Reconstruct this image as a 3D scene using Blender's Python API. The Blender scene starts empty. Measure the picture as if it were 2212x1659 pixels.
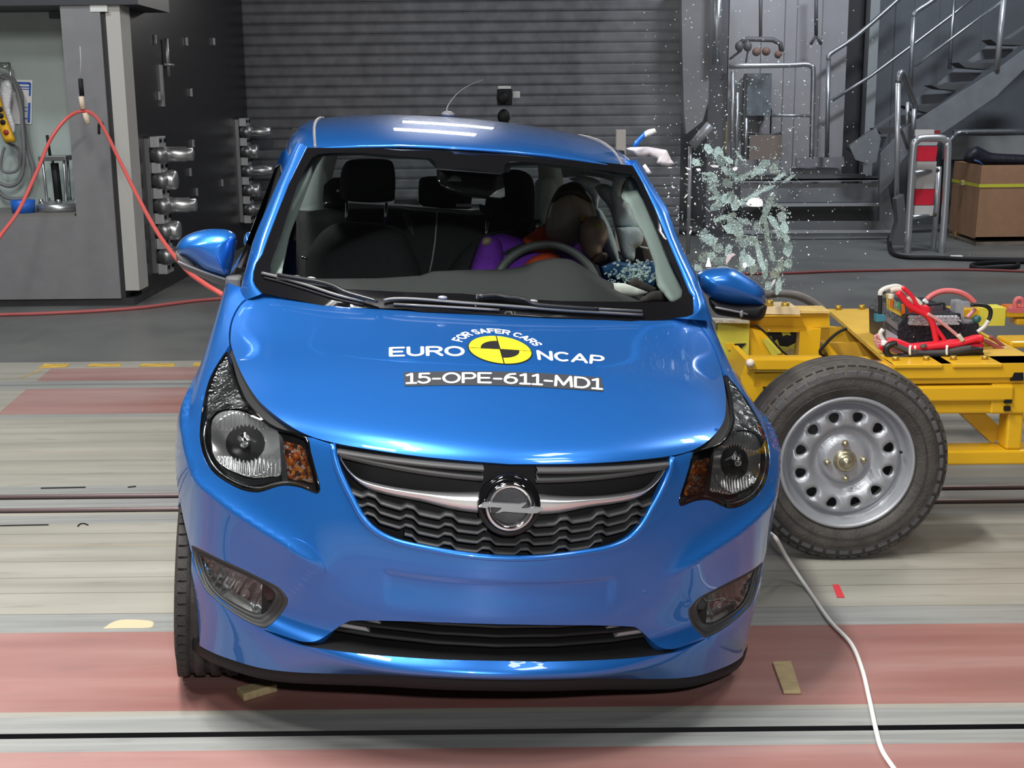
import bpy, bmesh, math, random
import numpy as np
from mathutils import Vector, Matrix
from mathutils.bvhtree import BVHTree
from mathutils.geometry import delaunay_2d_cdt
random.seed(7)
SC = bpy.context.scene
COL = SC.collection
# ---------------------------------------------------------------- camera
W, H = 2212, 1659
FPX = 2799.245
CAMH = 1.54293
def R3(a, ax):
    c, s = math.cos(a), math.sin(a)
    return {'x': np.array([[1,0,0],[0,c,-s],[0,s,c]]), 'y': np.array([[c,0,s],[0,1,0],[-s,0,c]]), 'z': np.array([[c,-s,0],[s,c,0],[0,0,1]])}[ax]
RC = R3(-0.00996043, 'z') @ np.array([[1,0,0],[0,0,-1],[0,1,0]], float) @ R3(0.21326401, 'x')
CC = np.array([0, 0, CAMH])
cd = bpy.data.cameras.new('camera'); cam = bpy.data.objects.new('camera', cd); COL.objects.link(cam)
cd.sensor_width = 36; cd.lens = FPX/W*36; cd.clip_start = .05; cd.clip_end = 200
M4 = Matrix.Identity(4)
for i in range(3):
    M4[i][0] = RC[0][i]; M4[i][1] = -RC[1][i]; M4[i][2] = -RC[2][i]; M4[i][3] = CC[i]
cam.matrix_world = M4
SC.camera = cam
# ---------------------------------------------------------------- world, lights, exposure
SC.view_settings.view_transform = 'Standard'
SC.view_settings.look = 'None'
SC.view_settings.gamma = 1
SC.view_settings.use_curve_mapping = False
SC.view_settings.exposure = -0.12
wd = bpy.data.worlds.new('world'); SC.world = wd; wd.use_nodes = True
wd.node_tree.nodes['Background'].inputs[0].default_value = (.55, .62, .72, 1)
wd.node_tree.nodes['Background'].inputs[1].default_value = .13
def area(name, loc, target, sx, sy, power, col=(1, .97, .93)):
    l = bpy.data.lights.new(name, 'AREA'); l.shape = 'RECTANGLE'; l.size = sx; l.size_y = sy; l.energy = power; l.color = col
    o = bpy.data.objects.new(name, l); COL.objects.link(o); o.location = loc
    d = Vector(target)-Vector(loc); o.rotation_euler = d.to_track_quat('-Z', 'Y').to_euler()
    return o
# four overhead lamp banks above the car, two in front, the dim hall lamps further back, plus added fills
for x, y, w in ((-.95, 1.85, 185), (-.90, 2.95, 200), (1.45, 3.0, 20), (1.75, 1.6, 18)): area('lamp_bank', (x, y, 4.5), (x-1.7 if x < 0 else x*.55, y*.6+1.3, 0), 1.05, .32, w)
for x, w in ((-2.1, 85), (2.1, 26)): area('front_lamp', (x, .9, 4.3), (-1.3 if x < 0 else .2, 3.2, .4), .9, .5, w)
area('hall_lamp', (3.6, 6.0, 4.4), (3.0, 5.6, .5), .9, .3, 60)  # added lamp, only there to brighten the trolley
area('camera_fill', (.12, .02, 1.72), (.1, 3.6, .9), .12, .06, 60, (1, 1, 1))  # added fill beside the camera to brighten cabin and dummy
area('shutter_lamp', (-.57, 14.75, 3.02), (-.2, 4.8, 1.5), 1.15, .22, 30)
area('shutter_lamp', (-.70, 15.0, 4.25), (-.24, 4.5, 1.45), 1.2, .30, 30)
area('hall_lamp', (2.75, 14.9, 3.35), (2.8, 16.4, 1.0), .9, .3, 18, (.88, .92, 1))
area('hall_lamp', (-4.3, 8.3, 4.6), (-4.2, 10.9, 1.0), 1.2, .4, 75, (.85, .95, 1))
area('hall_lamp', (4.6, 12.0, 5.4), (4.4, 15, .8), 1.2, .4, 240, (.85, .92, 1))
area('hall_lamp', (-3.4, 5.6, 4.6), (-3.0, 5.8, 0), 1.1, .4, 120)
area('hall_lamp', (4.6, 7.8, 5.2), (3.0, 6.4, 0), 1.1, .4, 80)
# ---------------------------------------------------------------- picture measurements -> points in the hall
def ray(px, py): return RC.T @ np.array([(px-W/2)/FPX, (py-H/2)/FPX, 1.])
def at(px, py, Y):
    d = ray(px, py); return CC+d*((Y-CC[1])/d[1])
def atz(px, py, z=0.):
    d = ray(px, py); return CC+d*((z-CC[2])/d[2])
def atx(px, py, X):
    d = ray(px, py); return CC+d*((X-CC[0])/d[0])
RCAR = R3(0.10826923, 'z') @ R3(0.07887434, 'y') @ R3(0.00627432, 'x')
TCAR = np.array([-0.06099105, 2.74567388, 0.00465863])
def w2c(p): return RCAR.T @ (np.array(p)-TCAR)
def c2w(p): return RCAR @ np.array(p)+TCAR
CO = w2c(CC)                                  # camera place in the car's own axes
def cray(px, py): return RCAR.T @ ray(px, py)
def cat(px, py, y):                           # point in car axes at distance y behind the nose
    d = cray(px, py); return CO+d*((y-CO[1])/d[1])
# ---------------------------------------------------------------- materials
MATS = {}
def nodes(m):
    m.use_nodes = True; nt = m.node_tree; return nt, nt.nodes['Principled BSDF']
def mat(name, col, rough=.5, metal=0, coat=0, spec=.5, trans=0, ior=1.45, alpha=1, emis=None, es=0, noise=0, nscale=20, bump=0, bscale=60, stretch=(1,1,1)):
    if name in MATS: return MATS[name]
    m = bpy.data.materials.new(name); nt, b = nodes(m); MATS[name] = m
    b.inputs['Base Color'].default_value = (*col, 1); b.inputs['Roughness'].default_value = rough
    b.inputs['Metallic'].default_value = metal; b.inputs['Coat Weight'].default_value = coat
    b.inputs['Coat Roughness'].default_value = .03
    b.inputs['Specular IOR Level'].default_value = spec
    b.inputs['Transmission Weight'].default_value = trans; b.inputs['IOR'].default_value = ior; b.inputs['Alpha'].default_value = alpha
    if emis: b.inputs['Emission Color'].default_value = (*emis, 1); b.inputs['Emission Strength'].default_value = es
    if noise or bump:
        tc = nt.nodes.new('ShaderNodeTexCoord'); mp = nt.nodes.new('ShaderNodeMapping'); mp.inputs['Scale'].default_value = stretch
        nt.links.new(tc.outputs['Object'], mp.inputs[0])
    if noise:
        n = nt.nodes.new('ShaderNodeTexNoise'); n.inputs['Scale'].default_value = nscale; n.inputs['Detail'].default_value = 6
        nt.links.new(mp.outputs[0], n.inputs[0])
        r = nt.nodes.new('ShaderNodeValToRGB'); r.color_ramp.elements[0].position = .3; r.color_ramp.elements[1].position = .7
        r.color_ramp.elements[0].color = (*[c*(1-noise) for c in col], 1); r.color_ramp.elements[1].color = (*[min(1, c*(1+noise)) for c in col], 1)
        nt.links.new(n.outputs[0], r.inputs[0]); nt.links.new(r.outputs[0], b.inputs['Base Color'])
    if bump:
        n2 = nt.nodes.new('ShaderNodeTexNoise'); n2.inputs['Scale'].default_value = bscale; n2.inputs['Detail'].default_value = 3
        nt.links.new(mp.outputs[0], n2.inputs[0])
        bp = nt.nodes.new('ShaderNodeBump'); bp.inputs['Strength'].default_value = bump; bp.inputs['Distance'].default_value = .01
        nt.links.new(n2.outputs[0], bp.inputs['Height']); nt.links.new(bp.outputs[0], b.inputs['Normal'])
    return m
PAINT = mat('blue_metallic_paint', (.017, .152, .54), .33, .55, 1.0)
BLACKP = mat('black_plastic', (.010, .010, .011), .6, spec=.3)
GREYP = mat('dark_grey_plastic', (.045, .046, .048), .5, bump=.15, bscale=900)
GLOSSB = mat('gloss_black', (.004, .004, .005), .08)
CHROME = mat('chrome', (.75, .76, .78), .07, 1)
DCHROME = mat('dark_chrome', (.30, .31, .33), .12, 1)
GLASS = mat('clear_glass', (1, 1, 1), 0, trans=1, ior=1.0)
FABRIC = mat('charcoal_fabric', (.022, .022, .024), .9, noise=.3, nscale=300)
TRIM = mat('pale_grey_trim', (.28, .34, .33), .8)
STEEL = mat('galvanised_steel', (.42, .44, .47), .35, .85, noise=.15, nscale=15)
WHITE = mat('white', (.8, .8, .8), .5)
def glass_mat(name, tint=(1, 1, 1), refl=.06, rough=0.):
    m = bpy.data.materials.new(name); m.use_nodes = True; nt = m.node_tree; nt.nodes.clear()
    o = nt.nodes.new('ShaderNodeOutputMaterial'); t = nt.nodes.new('ShaderNodeBsdfTransparent'); t.inputs[0].default_value = (*tint, 1)
    g = nt.nodes.new('ShaderNodeBsdfGlossy'); g.inputs['Roughness'].default_value = rough; g.inputs[0].default_value = (1, 1, 1, 1)
    f = nt.nodes.new('ShaderNodeFresnel'); f.inputs[0].default_value = 1.45
    mx = nt.nodes.new('ShaderNodeMixShader'); nt.links.new(f.outputs[0], mx.inputs[0]); nt.links.new(t.outputs[0], mx.inputs[1]); nt.links.new(g.outputs[0], mx.inputs[2])
    nt.links.new(mx.outputs[0], o.inputs[0]); MATS[name] = m; return m
PANE = glass_mat('window_pane', (.93, .97, .96))
LENS = glass_mat('lamp_lens', (.97, .98, .98))
# ---------------------------------------------------------------- mesh helpers
def link(name, me, m, parent=None):
    o = bpy.data.objects.new(name, me); COL.objects.link(o)
    if m: me.materials.append(m)
    if parent is not None: o.parent = parent
    return o
def empty(name, loc=(0, 0, 0), M=None):
    o = bpy.data.objects.new(name, None); COL.objects.link(o); o.empty_display_size = .1
    if M is not None: o.matrix_world = M
    else: o.location = loc
    return o
def tag(o, label, cat, group=None, kind=None):
    o['label'] = label; o['category'] = cat
    if group: o['group'] = group
    if kind: o['kind'] = kind
    return o
def struct(o, label=None):
    o['kind'] = 'structure'
    if label: o['label'] = label
    return o
def smooth(me, on=True):
    me.polygons.foreach_set('use_smooth', [on]*len(me.polygons))
class MB:
    def __init__(s): s.v = []; s.f = []; s.sm = []
    def add(s, vs, fs, sm=False):
        n = len(s.v); s.v += [tuple(map(float, v)) for v in vs]; s.f += [tuple(i+n for i in f) for f in fs]; s.sm += [sm]*len(fs); return s
    def box(s, c, d, R=None, bev=0):
        c = np.array(c, float); d = np.array(d, float)/2
        if bev <= 0:
            vs = [np.array([x, y, z])*d for x in (-1, 1) for y in (-1, 1) for z in (-1, 1)]
            fs = [(0,1,3,2),(4,6,7,5),(0,4,5,1),(2,3,7,6),(0,2,6,4),(1,5,7,3)]
            if R is not None: vs = [R@v for v in vs]
            return s.add([c+v for v in vs], fs)
        bm = bmesh.new(); bmesh.ops.create_cube(bm, size=2)
        for v in bm.verts: v.co = Vector(v.co[i]*d[i] for i in range(3))
        bmesh.ops.bevel(bm, geom=bm.edges[:], offset=bev, segments=2, affect='EDGES', profile=.5)
        vs = [np.array(v.co) for v in bm.verts]; fs = [tuple(v.index for v in f.verts) for f in bm.faces]; bm.free()
        if R is not None: vs = [R@v for v in vs]
        return s.add([c+v for v in vs], fs)
    def boxw(s, a, b, bev=0):     # min corner, max corner
        a = np.array(a, float); b = np.array(b, float); return s.box((a+b)/2, np.abs(b-a), None, bev)
    def hexa(s, p):               # 8 points: bottom 4 loop, top 4 loop
        return s.add(p, [(3,2,1,0),(4,5,6,7),(0,1,5,4),(1,2,6,5),(2,3,7,6),(3,0,4,7)])
    def tube(s, path, r, n=8, closed=False, caps=True, sub=0):
        P = [np.array(p, float) for p in path]
        if sub: P = spl(P, sub, closed)
        N = len(P); rr = r if hasattr(r, '__len__') else [r]*N
        if len(rr) != N: rr = np.interp(np.linspace(0, 1, N), np.linspace(0, 1, len(rr)), rr)
        vs = []; up = None
        for i in range(N):
            a = P[(i-1) % N] if (closed or i) else P[0]; b = P[(i+1) % N] if (closed or i < N-1) else P[-1]
            t = b-a; t = t/(np.linalg.norm(t)+1e-12)
            if up is None:
                up = np.array([0, 0, 1.]) if abs(t[2]) < .9 else np.array([1., 0, 0])
            u = up-t*(up@t); u /= np.linalg.norm(u)+1e-12; up = u; w = np.cross(t, u)
            vs += [P[i]+rr[i]*(math.cos(2*math.pi*k/n)*u+math.sin(2*math.pi*k/n)*w) for k in range(n)]
        fs = []
        for i in range(N if closed else N-1):
            j = (i+1) % N
            fs += [(i*n+k, i*n+(k+1) % n, j*n+(k+1) % n, j*n+k) for k in range(n)]
        s.add(vs, fs, True)
        if caps and not closed:
            b0 = len(s.v)-N*n
            s.f += [tuple(b0+k for k in reversed(range(n))), tuple(b0+(N-1)*n+k for k in range(n))]; s.sm += [False, False]
        return s
    def lathe(s, prof, c=(0, 0, 0), ax='z', n=32, R=None, sm=True):   # prof: (r, h)
        vs = []
        for r, h in prof:
            for k in range(n):
                a = 2*math.pi*k/n; x, y = r*math.cos(a), r*math.sin(a)
                v = {'z': (x, y, h), 'y': (x, h, y), 'x': (h, x, y)}[ax]
                v = np.array(v, float)
                if R is not None: v = R@v
                vs.append(v+np.array(c))
        fs = []
        for i in range(len(prof)-1):
            fs += [(i*n+k, i*n+(k+1) % n, (i+1)*n+(k+1) % n, (i+1)*n+k) for k in range(n)]
        return s.add(vs, fs, sm)
    def grid(s, G, closed_u=False, sm=True):
        G = np.array(G, float); a, b = G.shape[:2]; vs = G.reshape(-1, 3)
        fs = []
        for i in range(a-1):
            for j in range(b if closed_u else b-1):
                k = (j+1) % b
                fs.append((i*b+j, i*b+k, (i+1)*b+k, (i+1)*b+j))
        return s.add(vs, fs, sm)
    def ball(s, c, r, R=None, nu=20, nv=12, f=None):
        r = np.array(r if hasattr(r, '__len__') else [r]*3, float); G = []
        for i in range(nv+1):
            t = math.pi*i/nv; row = []
            for j in range(nu):
                a = 2*math.pi*j/nu; v = np.array([math.sin(t)*math.cos(a), math.sin(t)*math.sin(a), math.cos(t)])
                v = v*r
                if f: v = f(v)
                if R is not None: v = R@v
                row.append(v+np.array(c))
            G.append(row)
        return s.grid(G, True)
    def prism(s, poly, d0, d1, fr=None):    # poly 2d list; fr maps (a,b,d) -> 3d
        fr = fr or (lambda a, b, d: (a, d, b)); n = len(poly)
        vs = [fr(a, b, d0) for a, b in poly]+[fr(a, b, d1) for a, b in poly]
        return s.add(vs, [tuple(range(n)), tuple(reversed(range(n, 2*n)))]+[(i, i+n, (i+1) % n+n, (i+1) % n) for i in range(n)])
    def build(s, name, m, parent=None, off=None, weld=False):
        if off is None and parent is None and s.v:
            A = np.array(s.v); off = ((A[:, 0].min()+A[:, 0].max())/2, (A[:, 1].min()+A[:, 1].max())/2, A[:, 2].min())
        me = bpy.data.meshes.new(name); vs = s.v
        if off is not None: vs = [(v[0]-off[0], v[1]-off[1], v[2]-off[2]) for v in vs]
        me.from_pydata(vs, [], s.f); me.polygons.foreach_set('use_smooth', s.sm)
        bm = bmesh.new(); bm.from_mesh(me)
        if weld: bmesh.ops.remove_doubles(bm, verts=bm.verts[:], dist=1e-5)
        bmesh.ops.recalc_face_normals(bm, faces=bm.faces[:]); bm.to_mesh(me); bm.free(); me.update()
        o = link(name, me, m, parent)
        if off is not None: o.location = off
        return o
def spl(P, k=6, closed=False):
    P = [np.array(p, float) for p in P]; n = len(P); out = []
    for i in range(n if closed else n-1):
        p0 = P[(i-1) % n] if (closed or i) else 2*P[0]-P[1]; p1 = P[i]; p2 = P[(i+1) % n]
        p3 = P[(i+2) % n] if (closed or i < n-2) else 2*P[-1]-P[-2]
        for j in range(k):
            t = j/k; out.append(.5*((2*p1)+(-p0+p2)*t+(2*p0-5*p1+4*p2-p3)*t*t+(-p0+3*p1-3*p2+p3)*t**3))
    if not closed: out.append(P[-1])
    return out
def natspline(X, t):      # natural cubic spline through X[k] at k, evaluated at array t -> (len(t), dim)
    X = np.array(X, float); n = len(X); A = np.zeros((n, n)); B = np.zeros_like(X)
    A[0, 0] = A[-1, -1] = 1
    for i in range(1, n-1):
        A[i, i-1] = 1; A[i, i] = 4; A[i, i+1] = 1; B[i] = 6*(X[i+1]-2*X[i]+X[i-1])
    Mx = np.linalg.solve(A, B); t = np.asarray(t, float); i = np.clip(np.floor(t).astype(int), 0, n-2); s = (t-i).reshape(-1, *[1]*(X.ndim-1))
    a, b = X[i], X[i+1]; ma, mb = Mx[i], Mx[i+1]
    return a*(1-s)+b*s+((1-s)**3-(1-s))*ma/6+(s**3-s)*mb/6
# ================================================================= CAR: base surfaces
CARM = Matrix([[*RCAR[i], TCAR[i]] for i in range(3)]+[[0, 0, 0, 1]])
car = empty('car', M=CARM)
tag(car, 'bright blue hatchback seen head-on with black and yellow round crash test badge on bonnet', 'car')
# columns from centre line outwards, rows from bumper bottom up over the nose to the cowl
C0 = [(0,0.075,0.219),(0,0.012,0.258),(0,0.045,0.302),(0,0.03,0.375),(0,0.012,0.46),(0,0.0,0.555),(0,0.012,0.65),(0,0.036,0.735),(0,0.082,0.785),(0,0.22,0.832),(0,0.45,0.875),(0,0.7,0.908),(0,0.97,0.94)]
C1 = [(0.14,0.085,0.216),(0.14,0.026,0.256),(0.14,0.057,0.3),(0.14,0.042,0.374),(0.14,0.026,0.46),(0.14,0.014,0.555),(0.14,0.027,0.65),(0.14,0.049,0.735),(0.14,0.095,0.785),(0.14,0.23,0.831),(0.14,0.455,0.874),(0.14,0.705,0.907),(0.14,0.97,0.939)]
C2 = [(0.28,0.125,0.203),(0.28,0.066,0.252),(0.28,0.096,0.297),(0.28,0.082,0.372),(0.28,0.07,0.46),(0.28,0.06,0.555),(0.28,0.07,0.65),(0.28,0.088,0.735),(0.28,0.132,0.785),(0.28,0.26,0.829),(0.28,0.47,0.871),(0.28,0.715,0.903),(0.28,0.975,0.937)]
C3 = [(0.42,0.185,0.177),(0.42,0.135,0.258),(0.42,0.16,0.3),(0.42,0.15,0.375),(0.42,0.136,0.46),(0.42,0.13,0.555),(0.42,0.14,0.65),(0.42,0.155,0.733),(0.42,0.197,0.783),(0.42,0.31,0.823),(0.425,0.5,0.862),(0.43,0.735,0.894),(0.435,0.99,0.934)]
C4 = [(0.54,0.255,0.154),(0.54,0.212,0.27),(0.54,0.235,0.315),(0.54,0.225,0.385),(0.54,0.212,0.47),(0.54,0.208,0.56),(0.54,0.215,0.65),(0.54,0.233,0.73),(0.54,0.275,0.778),(0.545,0.38,0.812),(0.548,0.55,0.848),(0.55,0.775,0.881),(0.555,1.03,0.935)]
C5 = [(0.64,0.335,0.145),(0.645,0.292,0.3),(0.645,0.308,0.345),(0.645,0.3,0.405),(0.645,0.292,0.485),(0.643,0.292,0.57),(0.64,0.302,0.655),(0.637,0.325,0.727),(0.632,0.372,0.77),(0.63,0.47,0.8),(0.63,0.625,0.832),(0.63,0.83,0.868),(0.625,1.09,0.945)]
C6 = [(0.718,0.43,0.137),(0.725,0.395,0.33),(0.725,0.405,0.375),(0.725,0.4,0.43),(0.725,0.397,0.505),(0.723,0.398,0.585),(0.717,0.41,0.66),(0.713,0.44,0.722),(0.706,0.49,0.758),(0.703,0.585,0.785),(0.703,0.72,0.815),(0.703,0.91,0.857),(0.697,1.15,0.955)]
C7 = [(0.768,0.545,0.131),(0.778,0.53,0.35),(0.779,0.53,0.4),(0.779,0.53,0.45),(0.779,0.53,0.525),(0.777,0.535,0.6),(0.772,0.55,0.665),(0.768,0.58,0.712),(0.762,0.63,0.743),(0.76,0.715,0.768),(0.759,0.84,0.798),(0.758,1.02,0.845),(0.748,1.27,0.952)]
C8 = [(0.788,0.68,0.131),(0.801,0.68,0.36),(0.803,0.68,0.41),(0.804,0.68,0.46),(0.803,0.69,0.535),(0.801,0.7,0.605),(0.796,0.72,0.66),(0.792,0.75,0.7),(0.787,0.8,0.728),(0.785,0.885,0.753),(0.782,1.01,0.785),(0.777,1.19,0.838),(0.758,1.44,0.957)]
C9 = [(0.78,1.0,0.161),(0.8,1.0,0.36),(0.803,1.0,0.41),(0.804,1.0,0.46),(0.804,1.0,0.535),(0.803,1.0,0.605),(0.801,1.01,0.66),(0.797,1.03,0.7),(0.793,1.07,0.728),(0.791,1.15,0.755),(0.788,1.28,0.79),(0.782,1.45,0.845),(0.762,1.67,0.962)]
C10 = [(0.77,1.5,0.181),(0.797,1.5,0.36),(0.8,1.5,0.41),(0.802,1.5,0.46),(0.802,1.5,0.535),(0.801,1.5,0.605),(0.8,1.5,0.66),(0.797,1.5,0.7),(0.793,1.53,0.728),(0.791,1.6,0.755),(0.788,1.7,0.79),(0.782,1.8,0.85),(0.762,1.97,0.967)]
CN = [C0,C1,C2,C3,C4,C5,C6,C7,C8,C9,C10]
NU = 10; NVR = 12
NET = np.array([[(-x, y, z) for x, y, z in c] for c in CN[:0:-1]]+[list(c) for c in CN])   # 21 x 13
for _ in range(4):      # even out the bonnet rows
    Q_ = NET.copy()
    for j in range(9, 13):
        for i in range(4, 17): Q_[i, j, 1:] = (NET[i-1, j, 1:]+2*NET[i, j, 1:]+NET[i+1, j, 1:])/4
    NET = Q_
RIDGE = [(-.75,.68),(-.735,.645),(-.715,.61),(-.70,.592),(-.66,.578),(-.61,.558),(-.57,.543),(-.48,.512),(-.41,.475),(-.36,.43)]
def seg_dist(P, poly):
    P = np.asarray(P); best = np.full(len(P), 9.); sgn = np.ones(len(P)); arc = np.zeros(len(P)); L = 0
    for (a, b) in zip(poly[:-1], poly[1:]):
        a = np.array(a); b = np.array(b); ab = b-a; l = np.linalg.norm(ab)
        t = np.clip(((P-a)@ab)/(l*l), 0, 1); q = a+t[:, None]*ab; d = np.linalg.norm(P-q, axis=1)
        cr = ab[0]*(P[:, 1]-a[1])-ab[1]*(P[:, 0]-a[0]); m = d < best
        best[m] = d[m]; sgn[m] = np.sign(cr[m]); arc[m] = L+t[m]*l; L += l
    return best, sgn, arc/L
def sst(x, a, b):
    t = np.clip((x-a)/(b-a), 0, 1); return t*t*(3-2*t)
def S_raw(u, v):          # u in -10..10, v in 0..12 arrays
    u = np.atleast_1d(np.asarray(u, float)); v = np.atleast_1d(np.asarray(v, float))
    cu = natspline_tensor(u+10, v); return cu
def _basis(n):
    A = np.zeros((n, n)); Bm = np.zeros((n, n)); A[0, 0] = A[-1, -1] = 1
    for i in range(1, n-1):
        A[i, i-1] = 1; A[i, i] = 4; A[i, i+1] = 1; Bm[i, i-1] = 6; Bm[i, i] = -12; Bm[i, i+1] = 6
    return np.linalg.solve(A, Bm)
BU, BV = _basis(21), _basis(13)
def wts(t, n, B):
    i = np.clip(np.floor(t).astype(int), 0, n-2); s = t-i; Wt = np.zeros((len(t), n)); r = np.arange(len(t))
    Wt[r, i] += 1-s; Wt[r, i+1] += s
    Wt += (((1-s)**3-(1-s))/6)[:, None]*B[i]+((s**3-s)/6)[:, None]*B[i+1]
    return Wt
def natspline_tensor(tu, tv):
    wu = wts(tu, 21, BU); wv = wts(tv, 13, BV)
    return np.einsum('ki,kj,ijc->kc', wu, wv, NET)
def S(u, v, off=0.):
    u = np.atleast_1d(np.asarray(u, float)); v = np.atleast_1d(np.asarray(v, float))
    P = S_raw(u, v); e = 1e-3
    du = S_raw(np.clip(u+e, -10, 10), v)-S_raw(np.clip(u-e, -10, 10), v); dv = S_raw(u, np.clip(v+e, 0, 12))-S_raw(u, np.clip(v-e, 0, 12))
    n = np.cross(du, dv); n /= np.linalg.norm(n, axis=1)[:, None]+1e-12        # outward
    X = np.stack([-np.abs(P[:, 0]), P[:, 2]], 1); front = sst(-P[:, 1], -.95, -.6)
    d, sg, arc = seg_dist(X, RIDGE)
    fade = (1-sst(arc, .7, 1.))*front
    dd = np.where(sg > 0, np.exp(-d/.030), np.exp(-(d/.11)))*.028*fade
    dd = np.where(d < .004, .028*fade*(1-(d/.004)**2*.10), dd)
    # number plate recess
    rx = .264; ax = np.abs(P[:, 0]); zz = P[:, 2]
    ins = np.minimum(rx-ax, np.minimum(.483-zz, zz-.388)); low = v < 6
    dd = dd-np.where(low & (ins > -.004), .008*sst(ins, -.004, .004)*sst(zz, .385, .47), 0)
    # bonnet power dome lines
    hood = (v > 8.2); k = np.abs(P[:, 0])-(.50+.02*(P[:, 1]-.5))
    dd = dd+np.where(hood, .0*np.exp(-(k/.035)**2)*sst(P[:, 1], .25, .6), 0)
    return P+n*(dd+off)[:, None], n
# dense version for ray hits
def surf_bvh(fn, us, vs):
    U, V = np.meshgrid(us, vs, indexing='ij'); P = fn(U.ravel(), V.ravel()); nv = len(vs); nu = len(us)
    tris = []; 
    for i in range(nu-1):
        for j in range(nv-1):
            a = i*nv+j; tris += [(a, a+nv, a+nv+1), (a, a+nv+1, a+1)]
    bv = BVHTree.FromPolygons([tuple(p) for p in P], tris)
    return (bv, P, tris, U.ravel(), V.ravel())
SB = surf_bvh(lambda u, v: S(u, v)[0], np.linspace(-10, 10, 281), np.linspace(0, 12, 161))
def hit(px, py, B=None):
    B = B or SB; d = cray(px, py); d = d/np.linalg.norm(d)
    loc, nor, idx, dist = B[0].ray_cast(Vector(CO), Vector(d))
    if loc is None:
        return None
    a, b, c = B[2][idx]; A = np.stack([B[1][a], B[1][b], B[1][c]], 1)
    w = np.linalg.lstsq(A, np.array(loc), rcond=None)[0]
    return float(w@B[3][[a, b, c]]), float(w@B[4][[a, b, c]]), np.array(loc)
def hituv(pts, B=None):
    out = []
    for p in pts:
        h = hit(*p, B)
        if h: out.append((h[0], h[1]))
        else: print('MISS', p)
    return out
def densify(P, n=4): return [tuple(p) for p in spl([np.array(p, float) for p in P], n)]
def inpoly(pts, poly):
    x, y = pts[:, 0], pts[:, 1]; r = np.zeros(len(pts), bool); n = len(poly)
    for i in range(n):
        x1, y1 = poly[i]; x2, y2 = poly[(i+1) % n]
        if y1 == y2: continue
        c = ((y1 > y) != (y2 > y)) & (x < (x2-x1)*(y-y1)/(y2-y1)+x1); r ^= c
    return r
def patch(name, outer, holes, m, parent, fn, du, dv, off=0., thick=0., edge=None):
    """panel cut from a body surface: outer/holes are (u,v) loops; thick turns the rim inwards"""
    loops = [outer]+list(holes); pts = []; edges = []
    for L in loops:
        b = len(pts); n = len(L); pts += [tuple(p) for p in L]; edges += [(b+i, b+(i+1) % n) for i in range(n)]
    A = np.array(outer); g = [(u, v) for u in np.arange(A[:, 0].min(), A[:, 0].max(), du) for v in np.arange(A[:, 1].min(), A[:, 1].max(), dv)]
    g = np.array(g); ok = inpoly(g, outer)
    for h in holes: ok &= ~inpoly(g, h)
    g = g[ok]; bd = np.array(pts)
    sc = np.array([1/du, 1/dv]); keep = np.ones(len(g), bool)
    for i in range(0, len(g), 500):
        D = ((g[i:i+500, None]-bd[None])*sc); keep[i:i+500] = (D**2).sum(2).min(1) > .2
    g = g[keep]; allp = [Vector((p[0]/du, p[1]/dv)) for p in pts+[tuple(q) for q in g]]
    vo, eo, fo, *_ = delaunay_2d_cdt(allp, edges, [], 0, 1e-6)
    vo = np.array([(v[0]*du, v[1]*dv) for v in vo]); T = [tuple(f) for f in fo]
    cen = np.array([vo[list(f)].mean(0) for f in T]); ok = inpoly(cen, outer)
    for h in holes: ok &= ~inpoly(cen, h)
    T = [f for f, k in zip(T, ok) if k]
    P, n = fn(vo[:, 0], vo[:, 1], off); mb = MB(); mb.add(P, T, True)
    if thick:
        ec = {}
        for f in T:
            for a, b in zip(f, f[1:]+f[:1]):
                ec[(a, b)] = 1
        be = [(a, b) for a, b in ec if (b, a) not in ec]
        bvt = {}; 
        base = len(P); k = 0; nv = []
        for a, b in be:
            for q in (a, b):
                if q not in bvt: bvt[q] = base+k; k += 1; nv.append(P[q]-n[q]*thick)
        n0 = len(mb.v); mb.v += [tuple(map(float, q)) for q in nv]
        for a, b in be: mb.f.append((b, a, bvt[a], bvt[b])); mb.sm.append(False)
    me = bpy.data.meshes.new(name); me.from_pydata(mb.v, [], mb.f); me.polygons.foreach_set('use_smooth', mb.sm)
    bm = bmesh.new(); bm.from_mesh(me)
    for e in bm.edges:
        if len(e.link_faces) == 2 and e.link_faces[0].smooth != e.link_faces[1].smooth: e.smooth = False
    bm.to_mesh(me); bm.free()
    return link(name, me, m, parent)
def mir(L): return [(-u, v) for u, v in reversed(L)]
# ---------------------------------------------------------------- outlines read off the picture's left half
HOODL = [(1103,1005),(1000,997),(900,987),(800,973),(718,958),(662,941),(620,918),(580,888),(550,858),(525,818),(508,780),(497,745),(496,725),(499,700),(508,676),(523,654),(542,641),(566,632)]
HLL = [(491.7,759.5),(497.5,774),(506.6,808.7),(518,836),(532,864),(554.7,891),(584.5,916),(612,928),(662,944),(671.6,976),(680.7,1010),(690,1044.7),(691,1060.7),(680.7,1066.5),(648.7,1053.9),(619,1049),(598,1051.6),(571,1060.7),(550,1064),(520,1058),(488,1042),(463,1024),(447,1003.5),(435.6,976),(430,941.6),(433,900),(439,866),(449,827),(460.8,799.6),(476.8,774),(485,762)]
GRL = [(718,960),(727,1003),(743,1043),(761.5,1079),(783,1118),(812,1148),(855.5,1169.5),(917,1184),(989,1196.7),(1047,1203.5),(1096,1206)]
LGT = [(569,1359.5),(604,1371),(631,1380),(653,1386),(677,1386),(699,1377),(726,1358),(748,1345),(770,1340.5),(875,1342),(960,1345),(1096,1349)]
LGB = [(1096,1428),(960,1425),(848,1418),(767,1411),(700,1402),(658,1396),(631,1389),(600,1376.5),(571,1362)]
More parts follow.
